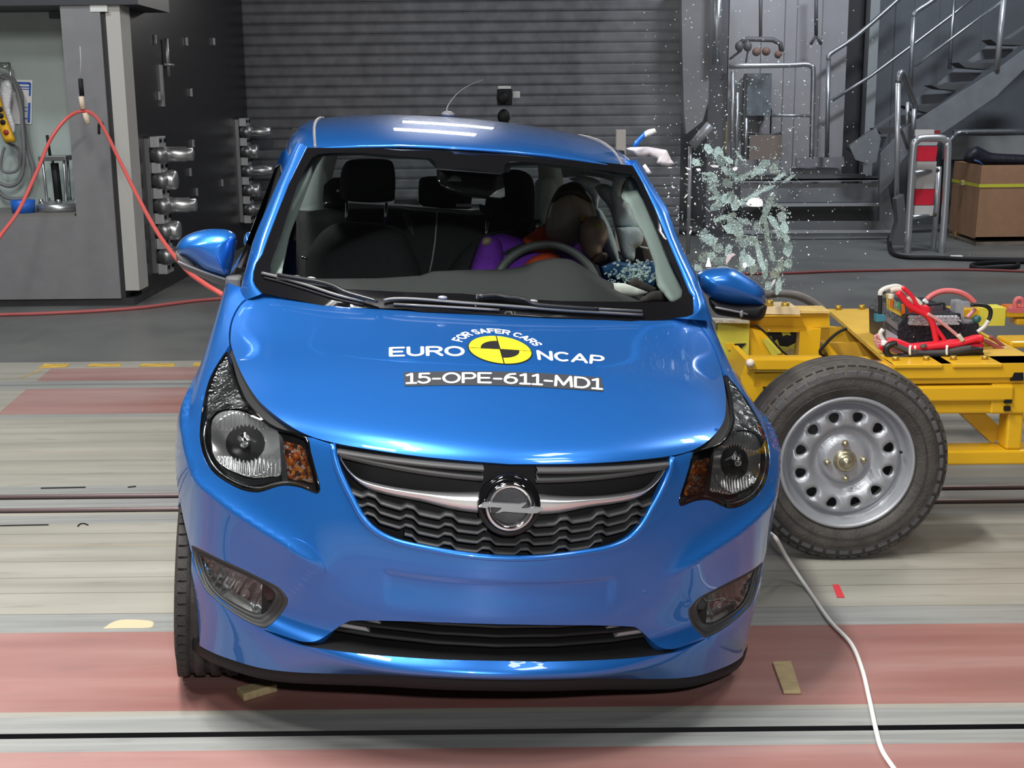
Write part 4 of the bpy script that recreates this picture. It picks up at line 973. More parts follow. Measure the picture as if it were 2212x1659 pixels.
dpart('skull_cap', [(1236,392),(1254,398),(1268,418),(1280,440),(1250,432),(1215,432),(1192,440),(1198,418),(1212,401)], 1.985, .095, 36, mat('cap_dark', (.03, .026, .024), .5), par=head, step=5, back=.05)
face = dpart('face', [(1252,510),(1254,488),(1264,474),(1280,466),(1300,472),(1312,492),(1313,515),(1302,535),(1297,556),(1282,566),(1268,556),(1256,536)], 1.90, .075, 30, mat('dummy_face_skin', (.42, .28, .21), .35, coat=.4), step=4, back=.08)
dpart('chin_patch', [(1284,492),(1290,482),(1300,484),(1301,491),(1294,494)], 1.825, .004, 4, mat('patch_yellow', (.42, .36, .08), .5), par=face, step=3, back=.002)
dpart('target_patch', [(1255,477),(1259,469),(1269,464),(1268,470),(1263,475),(1257,479)], 1.90, .004, 4, mat('patch_orange', (.70, .30, .01), .5), par=head, step=3, back=.01)
dpart('target_patch', [(1254,480),(1262,476),(1262,483),(1257,489)], 1.90, .004, 4, BLACKP, par=head, step=3, back=.01)
dpart('hand', [(1280,560),(1296,545),(1312,548),(1310,562),(1298,572),(1284,570)], 1.85, .02, 8, mat('hand_brown', (.06, .035, .03), .6), step=5, back=.02)
# ================================================================= HALL
def painted(name, c, **k): return mat(name, c, k.pop('rough', .6), **k)
# ---- floor: boards, red bands, steel rails (all run along X)
def floor_mat():
    m = bpy.data.materials.new('hall_floor'); nt, b = nodes(m); L = nt.links
    tc = nt.nodes.new('ShaderNodeTexCoord'); sx = nt.nodes.new('ShaderNodeSeparateXYZ'); L.new(tc.outputs['Object'], sx.inputs[0])
    def noise(scale, st, det=5):
        mp = nt.nodes.new('ShaderNodeMapping'); mp.inputs['Scale'].default_value = st; L.new(tc.outputs['Object'], mp.inputs[0])
        n = nt.nodes.new('ShaderNodeTexNoise'); n.inputs['Scale'].default_value = scale; n.inputs['Detail'].default_value = det; L.new(mp.outputs[0], n.inputs[0]); return n.outputs[0]
    def ramp(src, stops):
        r = nt.nodes.new('ShaderNodeValToRGB'); e = r.color_ramp.elements
        while len(e) < len(stops): e.new(.5)
        for el, (p, c) in zip(e, stops): el.position = p; el.color = (*c, 1)
        r.color_ramp.interpolation = 'LINEAR'; L.new(src, r.inputs[0]); return r.outputs[0]
    def mth(op, a, b=None, c=None):
        n = nt.nodes.new('ShaderNodeMath'); n.operation = op
        for i, v in enumerate((a, b, c)):
            if v is None: continue
            if isinstance(v, (int, float)): n.inputs[i].default_value = v
            else: L.new(v, n.inputs[i])
        return n.outputs[0]
    def mix(f, a, b_):
        n = nt.nodes.new('ShaderNodeMix'); n.data_type = 'RGBA'
        if isinstance(f, (int, float)): n.inputs[0].default_value = f
        else: L.new(f, n.inputs[0])
        for i, v in ((6, a), (7, b_)):
            if isinstance(v, tuple): n.inputs[i].default_value = (*v, 1)
            else: L.new(v, n.inputs[i])
        return n.outputs[2]
    Y = sx.outputs[1]; X = sx.outputs[0]
    def band(a, b_): return mth('MULTIPLY', mth('GREATER_THAN', Y, a), mth('LESS_THAN', Y, b_))
    n1 = noise(2.5, (.25, 3, 1)); n2 = noise(9, (.15, 4, 1)); n3 = noise(1.2, (1, 1, 1)); n4 = noise(14, (.3, 1.5, 1), 8)
    wood = ramp(n1, [(.25, (.225, .22, .19)), (.5, (.30, .292, .255)), (.75, (.37, .36, .315))])
    red = ramp(n1, [(.3, (.21, .085, .075)), (.55, (.275, .130, .115)), (.8, (.35, .215, .20))])
    left_pale = mth('MULTIPLY', ramp(noise(1.1, (.5, 1.6, 1)), [(.35, (0, 0, 0)), (.65, (1, 1, 1))]), mth('MINIMUM', 1, mth('MAXIMUM', 0, mth('MULTIPLY', mth('SUBTRACT', 1.3, X), .45)))); red_pale = mix(mth('MULTIPLY', left_pale, .45), red, (.38, .28, .27))  # red blends paler in patches, more so towards the left
    conc = ramp(n3, [(.3, (.10, .105, .105)), (.7, (.15, .155, .15))])
    steel = ramp(n2, [(.3, (.19, .20, .195)), (.7, (.29, .30, .29))])
    col = mix(mth('GREATER_THAN', Y, 7.9), wood, conc)
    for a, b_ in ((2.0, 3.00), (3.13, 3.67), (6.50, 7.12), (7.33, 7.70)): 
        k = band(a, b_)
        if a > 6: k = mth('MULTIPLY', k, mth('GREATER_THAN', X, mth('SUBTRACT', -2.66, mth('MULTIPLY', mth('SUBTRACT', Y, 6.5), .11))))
        col = mix(k, col, red_pale)
    for a, b_ in ((2.915, 3.105), (3.655, 3.80), (4.70, 4.80), (4.86, 5.01), (5.05, 5.20), (6.42, 6.50), (7.12, 7.33)): col = mix(band(a, b_), col, steel)
    # plank joints
    for y in (3.80, 3.98, 4.12, 4.28, 4.45, 4.58, 5.38, 5.60, 5.75, 6.10): col = mix(mth('MULTIPLY', band(y-.003, y+.003), .65), col, (.42, .33, .20) if int(y*100) % 2 else (.12, .115, .10))
    for y in (7.225, 7.235): col = mix(band(y-.012, y+.004), col, (.14, .145, .15))
    # dirt and scuffs
    col = mix(mth('MULTIPLY', ramp(n4, [(.58, (0, 0, 0)), (.75, (1, 1, 1))]), .35), col, (.14, .13, .12))
    L.new(col, b.inputs['Base Color']); r = ramp(n3, [(.3, (.32,)*3), (.7, (.5,)*3)]); L.new(r, b.inputs['Roughness'])
    bp = nt.nodes.new('ShaderNodeBump'); bp.inputs['Strength'].default_value = .08; bp.inputs['Distance'].default_value = .01; L.new(n4, bp.inputs['Height']); L.new(bp.outputs[0], b.inputs['Normal'])
    return m
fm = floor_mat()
grooves = [(2.985, 3.012), (4.835, 4.862), (5.012, 5.045)]          # slots sunk into the floor
ys = [-1.5]+[v for g in grooves for v in g]+[18.5]
mb = MB()
for a, b_ in zip(ys[::2], ys[1::2]): mb.add([(-9, a, 0), (9, a, 0), (9, b_, 0), (-9, b_, 0)], [(0,1,2,3)])
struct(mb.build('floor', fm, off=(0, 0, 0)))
mb = MB()
for a, b_ in grooves: mb.add([(-9, a, 0), (9, a, 0), (9, a, -.05), (-9, a, -.05)], [(0,1,2,3)]).add([(-9, b_, 0), (9, b_, 0), (9, b_, -.05), (-9, b_, -.05)], [(0,1,2,3)]).add([(-9, a, -.05), (9, a, -.05), (9, b_, -.05), (-9, b_, -.05)], [(0,1,2,3)])
struct(mb.build('trim_1', mat('slot_black', (.01, .01, .012), .5), off=(0, 0, 0)))
# rail noses beside the slots
for i, y in enumerate((4.868, 5.052)):
    struct(MB().tube([(-9, y, -.002), (9, y, -.002)], .012, 8).build('trim_%d' % (i+2), mat('rail_nose', (.20, .15, .15), .4, .6), off=(0, 0, 0)))
# ceiling and walls
struct(MB().boxw((-9, -1.5, 6.4), (9, 18.7, 6.5)).build('ceiling', painted('ceiling_dark', (.05, .052, .055))))
struct(MB().boxw((-9.1, -1.5, 0), (-9, 18.6, 6.4)).build('wall_left', painted('wall_grey', (.12, .125, .13))))
struct(MB().boxw((9, -1.5, 0), (9.1, 18.6, 6.4)).build('wall_right', painted('wall_grey', (.12, .125, .13))))
struct(MB().boxw((-9, -1.6, 0), (9, -1.5, 6.4)).build('wall_front', painted('wall_dark', (.06, .062, .07))))
wb = MB().boxw((-9, 17.6, 0), (9, 17.7, 6.4)); struct(wb.build('wall_back', painted('wall_panel', (.105, .112, .125), noise=.15, nscale=3)))
# roller shutter: profiled slats
YS = 15.2; mb = MB(); G = []; x0, x1 = -3.05, at(1472, 200, YS)[0]
pitch = at(1000, 22, YS)[2]-at(1000, 46, YS)[2]; pitch = abs(pitch)*.96
z = .0; P = []
while z < 4.6:
    for dz, dy in ((0, .014), (.005, .014), (.010, 0), (.03, -.004), (pitch-.02, -.004), (pitch-.006, 0), (pitch-.002, .014)): P.append((dy, z+dz))
    z += pitch
mb.grid([[(x0, YS+dy, z) for dy, z in P], [(x1, YS+dy, z) for dy, z in P]], False, False)
o = mb.build('roller_shutter', mat('shutter_dark_grey', (.135, .138, .152), .45, .2, noise=.25, nscale=6))
tag(o, 'dark grey roller shutter of wide horizontal slats behind the car', 'shutter')
# black machine wall running away from the viewer on the left, X = -3
XW = -3.0
BW = mat('black_wall_panel', (.010, .010, .012), .35, noise=.3, nscale=8)
o = MB().boxw((XW-.25, 10.45, 0), (XW, 15.15, 4.6)).build('wall_machine', BW); struct(o); o.name = 'wall_side'
def onwall(px, py, out=0.): return atx(px, py, XW+out)
k = 0
for i, (px, py) in enumerate([(269,80),(335,85),(279,210),(344,207),(417,310),(413,200),(403,90),(462,90),(411,372),(425,415),(480,395)]):
    p = onwall(px, py, .012)
    if not 10.6 < p[1] < 15: continue
    o = MB().box(p, (.024, .02+.004*(p[1]-10), .075), None, .004).build('wall_bolt', mat('bolt_zinc', (.35, .35, .36), .4, .7))
    tag(o, 'small grey bolt head on the black machine wall', 'bolt', 'small bolts on the black wall'); k += 1
p = onwall(361, 122, .03)
h = MB().tube([p+np.array([0, 0, .15]), p, p+np.array([0, 0, -.17])], .018, 8).tube([p+np.array([0, -.08, -.07]), p+np.array([0.02, .12, -.07])], .012, 6).box(p+np.array([-.02, -.15, -.25]), (.02, .05, .35)).build('wall_latch', mat('bolt_zinc', (.35, .35, .36), .4, .7))
tag(h, 'pale vertical latch bar high on the black machine wall', 'latch')
# clamp columns with cylinders
MET = mat('machined_aluminium', (.50, .51, .52), .32, .85, noise=.12, nscale=25); METD = mat('brushed_barrel', (.30, .30, .31), .35, .85)
def clampcol(y, z0, z1, n, label, types, sc=1.0):
    root = empty('clamp_column', (XW, y, z0)); tag(root, label, 'machine part', None)
    w = .30*sc; H_ = z1-z0
    MB().boxw((0, -w/2, 0), (.035, w/2, H_)).build('back_plate', METD, root)
    pit = H_/n
    for k in range(n+1):
        zc = H_-.03-k*(H_-.06)/n
        m = MB().boxw((.035, -w*.38, zc-.045), (.11, w*.38, zc+.045), .005).build('clamp_block', mat('zinc_block', (.50, .51, .52), .4, .5), root)
        for dy in (-.07, .07): MB().lathe([(.001, -.012), (.017, -.012), (.017, .0)], (.122, dy*sc, zc+.01), 'x', 10).build('bolt_head', BLACKP, m)
    for k in range(n):
        zc = H_-.03-(k+.5)*(H_-.06)/n; r = .066*sc
        m = MB().lathe([(.001, -w*.42), (r, -w*.42), (r, w*.42), (.001, w*.42)], (.10, 0, zc), 'y', 24).build('barrel', METD, root)
        L_ = types[k % len(types)]
        if L_ == 'o':
            MB().lathe([(.001, .05), (r*1.25, .05), (r*1.25, .20), (r*1.1, .215), (.001, .215)], (0, -.02, zc), 'x', 16).build('end_cap', MET, root)
        else:
            MB().lathe([(.001, 0.05), (r*.95, .05), (r*.95, .30), (r*.8, .31), (r*.8, .36), (.001, .36)], (0, 0, zc), 'x', 24).build('piston', MET, root)
    return root
pa, pb = onwall(286, 302), onwall(310, 600)
clampcol(10.62+.35, max(.1, pb[2]), pa[2], 5, 'near silver clamp column of five stacked cylinders on the black wall', 'popop')
pa, pb = at(512, 258, 14.6), at(525, 478, 14.6)
clampcol(14.6, pb[2], pa[2], 5, 'far dim clamp column with thin rods at the end of the black wall', 'popop', .95)
# ---- left enclosure with recess
YE = 10.2
def zz(px, py, Y): return float(at(px, py, Y)[2])
def xx(px, py, Y): return float(at(px, py, Y)[0])
GP = mat('enclosure_grey', (.19, .19, .20), .5, noise=.05, nscale=10); PALE = mat('recess_pale_green', (.36, .42, .40), .6, noise=.05, nscale=4)
xl, xr = -6.2, xx(236, 300, YE); xre = xx(160, 400, YE); zs = zz(80, 468, YE); zt = zz(80, 12, YE)+.35; zr = zz(80, 12, YE)
enc = MB().boxw((xl, YE, .06), (xre, YE+.9, zs)).boxw((xre, YE, .06), (xr, YE+.9, zt+.1)).boxw((xl, YE+.75, zs), (xre, YE+.9, zt)).build('wall_enclosure', GP); enc.name = 'wall_partition'; struct(enc)
struct(MB().boxw((xl, YE+.70, zs), (xre, YE+.75, zr)).build('wall_recess', PALE))
struct(MB().boxw((xl, YE-.02, zr), (xr+.3, YE+.9, zt+.2)).build('trim_4', mat('lintel_dark', (.04, .042, .05), .5)))
struct(MB().boxw((xr, YE+.03, .03), (xr+.03, YE+.2, zt+.1)).build('trim_5', mat('gap_dark', (.03, .03, .034), .5)))
struct(MB().boxw((xr+.035, YE+.02, .12), (xr+.145, YE+.28, zt+.1)).build('trim_6', mat('edge_beam_pale', (.42, .41, .39), .6)))
struct(MB().boxw((xl, YE+.02, 0), (xr+.1, YE+.6, .06)).build('baseboard_left', mat('gap_dark', (.03, .03, .034), .5)))
o = MB().boxw((xl, YE+.02, zs), (xre-.02, YE+.70, zs+.02)).build('shelf_board', mat('shelf_grey', (.17, .165, .155), .6)); tag(o, 'grey shelf board at the bottom of the pale recess', 'shelf')
# pump stand on the shelf
def shp(px, py, Y=YE+.3): return at(px, py, Y)
c = shp(128, 445); root = empty('pump_stand', (c[0], c[1], zs+.02)); tag(root, 'round silver pump stand with three rods on the recess shelf', 'pump')
MB().lathe([(.001, 0), (.17, 0), (.18, .02), (.18, .05), (.15, .07), (.11, .08), (.001, .08)], (0, 0, 0), 'z', 28).build('base', MET, root)
for a in range(10): 
    if a % 2 == 0: MB().lathe([(.001, .07), (.02, .07), (.02, .10), (.001, .10)], (.14*math.cos(a*.63), .14*math.sin(a*.63), 0), 'z', 8).build('bolt_head', MET, root)
for dx, dy in ((-.085, -.05), (.085, -.05), (-.05, .08), (.07, .08)): MB().tube([(dx*.9, dy, .07), (dx, dy, .42)], .011, 8).build('rod', MET, root)
MB().boxw((-.11, -.08, .40), (.11, .10, .44), .006).build('top_plate', METD, root)
MB().tube([(0, 0, .05), (-.01, 0, .38)], .032, 10).tube([(-.04, 0, .44), (-.05, 0, .60)], .012, 6).build('plunger', BLACKP, root)
c = shp(50, 445, YE+.15)
o = MB().lathe([(.001, 0), (.085, 0), (.095, .10), (.088, .10), (.07, .085), (.001, .085)], (c[0], c[1], zs+.02), 'z', 20).build('blue_bowl', mat('blue_bowl', (.02, .12, .52), .4)); tag(o, 'small blue round tub on the recess shelf', 'tub')
# switch box, poster, hook with cables, yellow remote
YB = YE+.69
o = MB().box(at(119, 24, YB), (.09, .05, .12), None, .006).build('switch_box', mat('switch_grey', (.08, .085, .09), .5)); tag(o, 'small dark grey switch box at the top of the pale recess', 'switch')
P4 = [at(*p, YB-.004) for p in ((30,172),(70,173),(68,268),(22,268))]
root = empty('wall_poster', tuple(P4[3])); tag(root, 'white poster with blue border in the pale recess', 'poster')
q = np.array(P4)-P4[3]; MB().add([tuple(v) for v in q]+[tuple(v+np.array([0, .003, 0])) for v in q], [(0,1,2,3),(7,6,5,4),(0,4,5,1),(1,5,6,2),(2,6,7,3),(3,7,4,0)]).build('sheet', WHITE, root)
BLU = mat('poster_blue', (.03, .12, .5), .5)
def bar(a, b_, t, par, m, org): 
    a = np.array(a)-[0, .006, 0]; b_ = np.array(b_)-[0, .006, 0]; a, b_ = np.array(a)-org, np.array(b_)-org; d = np.array([0, -.003, 0]); n = np.cross(b_-a, [0, 1, 0]); n /= np.linalg.norm(n); n *= t/2
    return MB().add([a-n+d, b_-n+d, b_+n+d, a+n+d], [(0,1,2,3)]).build('printed_border', m, par)
bar(at(34,179,YB), at(66,180,YB), .018, root, BLU, P4[3]); bar(at(36,187,YB), at(64,188,YB), .008, root, BLU, P4[3]); bar(at(38,192,YB), at(64,193,YB), .006, root, BLU, P4[3])
bar(at(66,180,YB), at(65,207,YB), .016, root, BLU, P4[3]); bar(at(64,222,YB), at(63,265,YB), .02, root, BLU, P4[3]); bar(at(48,232,YB), at(60,232,YB), .006, root, BLU, P4[3]); bar(at(48,240,YB), at(60,240,YB), .006, root, BLU, P4[3]); bar(at(46,256,YB), at(60,256,YB), .010, root, BLU, P4[3])
c = at(8, 150, YB-.08); o = MB().tube([at(-6, 137, YB-.03), at(20, 137, YB-.1), at(24, 165, YB-.1), at(10, 172, YB-.1)], .012, 6).tube([at(-6,142,YB-.1), at(14, 145, YB-.14)], .01, 6).build('cable_hook', MET); tag(o, 'bent metal hook at the left picture edge in the recess', 'hook')
def cable(name, pts, r, m, label, cat_, sub=6, group=None):
    o = MB().tube(pts, r, 8, sub=sub).build(name, m); tag(o, label, cat_, group); return o
CG = mat('cable_grey', (.16, .16, .17), .6)
Yc = YB-.10
cable('hanging_cable', [at(*p, Yc) for p in ((-12,170),(20,165),(45,200),(50,260),(62,330),(72,370),(60,420),(40,430),(10,425),(-12,400))], .016, CG, 'thick grey cable loop hanging nearest the blue tub in the recess', 'cable')
cable('hanging_cable', [at(*p, Yc-.05) for p in ((0,165),(30,180),(45,230),(48,270),(52,330),(45,385),(20,402),(-12,390))], .016, CG, 'middle grey cable loop hanging from the hook', 'cable')
cable('hanging_cable', [at(*p, Yc-.08) for p in ((8,265),(10,300),(20,310),(38,320),(44,340),(36,368),(12,372),(2,360),(6,330),(10,318))], .012, CG, 'inner grey cable loop below the yellow remote', 'cable')
o = inflate('plastic_wrap', [(2,178),(14,172),(24,178),(28,200),(24,235),(32,262),(34,285),(24,290),(12,260),(2,230)], YB-.2, .04, 8, mat('crumpled_plastic', (.55, .55, .58), .15, coat=1, bump=1, bscale=30), None, world=True, step=4); tag(o, 'crumpled clear plastic bag hanging behind the yellow remote', 'plastic bag')
root = empty('crane_remote', tuple(at(16, 305, YB-.28))); tag(root, 'yellow hanging crane remote with black buttons', 'remote control')
o = inflate('remote_body', [(-12,186),(-4,188),(6,230),(20,268),(33,300),(32,306),(16,308),(8,304),(-4,270),(-14,230)], YB-.28, .05, 10, mat('remote_yellow', (.75, .42, .02), .5), None, world=True, step=4); o.parent = root; o.data.transform(Matrix.Translation(-root.location))
for i, (x, y) in enumerate(((0,236),(2,250),(6,264),(13,286))):
    o = MB().ball(at(x, y, YB-.33), (.022, .012, .022)).build('remote_button', BLACKP if i < 3 else mat('button_red', (.3, .02, .02), .5), None, off=(0, 0, 0)); o.parent = root; o.data.transform(Matrix.Translation(-root.location)); o.location = (0, 0, 0)
o = MB().box(at(213, 12, YE), (.13, .01, .09)).build('wall_label', mat('label_white', (.6, .62, .6), .5)); tag(o, 'small white sticker at the top of the grey partition column', 'label')
# ---- red hoses
RED = mat('red_hose', (.62, .10, .09), .45); REDD = mat('red_hose_dusty', (.38, .09, .09), .6)
hp = [((-30,560),8.2),((0,510),8.4),((40,455),8.8),((80,370),9.2),((110,300),9.5),((145,255),9.6),((178,240),9.7),((205,250),9.6),((228,285),9.2),((260,350),8.7),((300,430),8.1),((345,510),7.4),((400,580),6.6),((445,615),6.2),((490,645),6.1),((515,690),6.7),((530,730),7.2)]
cable('air_hose', [at(*p, y) for p, y in hp], .0125, RED, 'bright red hose hanging in an arch in front of the grey partition', 'hose')
cable('air_hose', [atz(x, y, .013) for x, y in ((-40,682),(0,680),(100,677),(200,672),(300,665),(380,655),(440,648),(560,640),(700,637))], .014, REDD, 'dusty red hose lying on the floor below the grey partition', 'hose')
cable('air_hose', [atz(x, y, .012) for x, y in ((1560,592),(1700,590),(1800,586),(1950,583),(2060,582),(2150,584),(2260,588))], .012, mat('red_line', (.22, .05, .05), .6), 'thin red line across the dark floor in front of the steel steps', 'hose')
o = MB().tube([at(174,170,9.7), at(177,208,9.7)], .018, 8).build('hanger', BLACKP); root = empty('hose_hanger', tuple(at(178,238,9.7))); tag(root, 'taped string hanger holding the red hose arch', 'hanger')
def reparent(o, r): o.parent = r; o.location = Vector(o.location)-r.location
o.name = 'rubber_grip'; reparent(o, root)
o = MB().tube([at(175,208,9.69), at(179,236,9.69)], .020, 8).tube([at(184,244,9.69), at(190,267,9.69)], .022, 8).build('tape_wrap', mat('cream_tape', (.62, .52, .40), .6)); reparent(o, root)
o = MB().tube([at(173,100,9.72), at(175,135,9.72), at(173,170,9.7)], .004, 5).build('string', mat('string_pale', (.4, .4, .4), .7)); reparent(o, root)
o = MB().tube([at(214,290,9.5), at(214,270,9.5), at(218,264,9.5), at(223,270,9.5)], .010, 6, sub=3).build('hose_clip', BLACKP); tag(o, 'black hook clip on the red hose arch', 'clip')
# ---- things behind the car roof
c = at(1090, 205, 12.5); root = empty('video_camera', (c[0], c[1], 0)); tag(root, 'small black camera on a tripod post above the car roof', 'camera')
def loc(p, r): return tuple(np.array(p)-np.array(r.location))
MB().tube([(0, 0, 0), (0, 0, c[2]-.18)], .018, 8).build('post', BLACKP, root)
MB().box((0, 0, c[2]-.02), (.14, .2, .15), None, .01).ball((-.01, -.05, c[2]-.20), (.06, .05, .07)).lathe([(.001, -.14), (.05, -.14), (.055, -.09), (.055, 0)], (-.02, 0, c[2]-.03), 'y', 20).build('camera_body', BLACKP, root)
MB().box((-.0, -.03, c[2]+.065), (.12, .1, .03), None, .005).box((.11, 0, c[2]-.0), (.07, .06, .06), None, .005).build('silver_trim', mat('camera_silver', (.6, .62, .62), .4), root)
MB().ball((.03, -.04, c[2]-.2), (.03, .03, .035)).build('pan_knob', mat('knob_grey', (.12, .12, .12), .5), root)
c = at(1342, 280, 9.0); o = MB().boxw((c[0]-.033, 9.0, 0), (c[0]+.033, 9.066, c[2]), .004).build('square_post', mat('post_grey', (.40, .38, .36), .6)); tag(o, 'plain grey square post showing above the right roof edge', 'post')
# ---- right side: duct, pipe, enclosure, stairs
o = MB(); YD = 14.9
a = [at(*p, YD) for p in ((1472,-40),(1535,-40),(1533,120),(1530,220),(1518,262),(1482,290),(1478,250),(1474,120))]
n = len(a); o.add(a+[p+np.array([0, .25, 0]) for p in a], [tuple(range(n)), tuple(reversed(range(n, 2*n)))]+[(i, i+n, (i+1) % n+n, (i+1) % n) for i in range(n)])
o = o.build('column_casing', mat('casing_grey', (.20, .20, .215), .5, noise=.08, nscale=5)); tag(o, 'grey casing with rounded foot at the right end of the shutter', 'casing')
o = MB().boxw((xx(1532,100,15.1), 15.1, 0), (xx(1572,100,15.1), 15.3, 4.6)).build('dark_column', mat('dark_frame', (.06, .06, .07), .5)); tag(o, 'dark upright column between grey casing and pale cabin wall', 'frame')
o = MB().tube([at(1551,-40,14.8), at(1547,140,14.8)], .045, 12).build('vertical_pipe', STEEL); tag(o, 'bright vertical steel pipe ending above the railing', 'pipe')
q_ = at(1495,316,13.4); o = MB().tube([np.array([q_[0]-.02, q_[1], 0]), q_-np.array([.02,0,.0])], .02, 8).tube([at(1495,316,13.4), at(1534,270,13.4)], .05, 12).build('slanting_tube', mat('tube_grey', (.30, .30, .32), .4, .3)); tag(o, 'short slanting grey tube left of the flying glass', 'tube')
# cabin wall (corrugated) behind the railing
YC = 16.2; xa, xb = xx(1572, 200, YC), xx(1826, 200, YC); mb = MB(); P = []; x = xa; k = 0
for px in (1572,1640,1642,1690,1692,1716,1718,1770,1772,1826):
    P.append((xx(px, 200, YC), YC+(.02 if k % 2 else 0))); k += 1
mb.grid([[(x, y, .35) for x, y in P], [(x, y, 4.6) for x, y in P]], False, False).boxw((xa, YC+.02, .35), (xb, YC+1., 4.6))
o = mb.build('wall_cabin', mat('cabin_wall_grey', (.27, .265, .28), .5, noise=.06, nscale=4)); struct(o)
o = MB().boxw((xb, YC+.4, 0), (xx(1878,200,YC+.4), YC+.5, 4.6)).build('wall_gap', mat('gap_black', (.035, .035, .04), .6)); struct(o)
o = MB().boxw((xx(1872,200,16.3), 16.3, 0), (xx(1892,200,16.3), 16.5, 4.6)).build('wall_post', mat('post_pale', (.26, .28, .29), .5)); struct(o)
YR = 16.6; mb = MB(); P = []; k = 0
for px in (1890,1925,1927,1965,1967,2020,2022,2110,2112,2200,2202,2300,2400): P.append((xx(px, 200, YR), YR+(.015 if k % 2 else 0))); k += 1
mb.grid([[(x, y, 0) for x, y in P], [(x, y, 4.8) for x, y in P]], False, False)
o = mb.build('wall_stairwell', mat('stair_wall_blue_grey', (.115, .125, .14), .5, noise=.1, nscale=4)); struct(o)
# machine: cabinet, small parts seen through the dust
YM = 15.9
def px_box(x0, y0, x1, y1, Y, d, m, name, label, cat_, bev=0, group=None):
    a = at(x0, y1, Y); b = at(x1, y0, Y); o = MB().boxw((min(a[0], b[0]), Y, a[2]), (max(a[0], b[0]), Y+d, b[2]), bev).build(name, m); tag(o, label, cat_, group); return o
root = empty('test_machine', tuple(at(1640, 345, YM))); tag(root, 'blue-grey test machine on thin legs behind the guard rail', 'machine')
def mp_(x0, y0, x1, y1, Y, d, m, nm):
    a = at(x0, y1, Y); b = at(x1, y0, Y); o = MB().boxw((min(a[0], b[0]), Y, a[2]), (max(a[0], b[0]), Y+d, b[2])).build(nm, m); o.parent = root; o.location = Vector(o.location)-root.location; return o
mp_(1612, 158, 1668, 250, YM, .25, mat('machine_blue_grey', (.12, .14, .16), .5, noise=.3, nscale=12), 'cabinet'); mp_(1603, 165, 1612, 347, YM-.06, .1, mat('dark_frame', (.06, .06, .07), .5), 'leg'); mp_(1664, 235, 1668, 347, YM, .1, mat('dark_frame', (.06, .06, .07), .5), 'leg')
o = MB().tube([at(1612,286,YM-.15), at(1625,288,YM-.15), at(1655,292,YM-.15), at(1688,287,YM-.15)], .015, 6, sub=3).build('curved_bar', mat('machine_dark', (.07, .07, .075), .5)); o.parent = root; o.location = Vector(o.location)-root.location
px_box(1618, 292, 1690, 345, YM-.42, .2, mat('brown_crate', (.20, .16, .14), .7), 'brown_crate', 'brownish crate behind the railing near the platform', 'crate')
px_box(1566, 262, 1572, 330, 15.2, .06, mat('ochre_paint', (.22, .15, .05), .6), 'ochre_strip', 'narrow ochre strip beside the dark frame', 'strip')
DK = mat('machine_dark', (.07, .07, .075), .5); RUST = mat('rust_brown', (.16, .085, .065), .7)
root = empty('overhead_winch', tuple(at(1640, 90, 15.6))); tag(root, 'dark winch trolley with brown rollers above the railing', 'winch')
def wpart(nm, mb_, m): o = mb_.build(nm, m, None, off=(0, 0, 0)); o.parent = root; o.data.transform(Matrix.Translation(-root.location)); o.location = (0, 0, 0)
wpart('beam', MB().tube([at(1600,92,15.6), at(1615,84,15.6), at(1670,86,15.6), at(1686,95,15.6), at(1688,112,15.6)], .03, 8), DK)
for x, y, r in ((1634,112,.05),(1655,111,.05),(1681,118,.045)): wpart('roller', MB().ball(at(x, y, 15.55), r), RUST)
wpart('hanger', MB().tube([at(1643,-60,15.6), at(1643,86,15.6)], .02, 6), DK)
for x, y in ((1597,100),(1615,100)): wpart('motor', MB().ball(at(x, y, 15.55), (.05, .05, .06)), DK)
wpart('strut', MB().tube([at(1602,108,15.6), at(1576,128,15.6)], .014, 6).tube([at(1616,108,15.6), at(1611,136,15.6)], .01, 6), DK)
o = MB().tube([at(1763,-30,15.9), at(1763,76,15.9)], .022, 8).tube([at(1763,76,15.9), at(1751,96,15.9)], .018, 6).tube([at(1763,76,15.9), at(1774,96,15.9)], .018, 6).build('chain_hook', DK); tag(o, 'dark hanging hook with two prongs above the railing corner', 'hook')
# guard rail with rounded corners on the platform
SR = .028
Yg = 15.0
rail = MB().tube([at(1575,143,Yg), at(1700,141,Yg), at(1740,139,Yg), at(1752,143,Yg), at(1757,155,Yg), at(1755,250,Yg), at(1753,342,Yg)], SR, 10, sub=4).tube([at(1583,155,Yg), at(1581,360,Yg)], SR*.8, 8).tube([at(1593,200,Yg+.2), at(1590,360,Yg+.2)], SR*.8, 8).tube([at(1612,255,Yg+.3), at(1610,340,Yg+.3)], SR*.8, 8).tube([at(1666,249,Yg), at(1750,250,Yg)], SR*.6, 8).build('guard_rail', STEEL); tag(rail, 'tubular steel guard rail with rounded corner on the platform', 'railing')
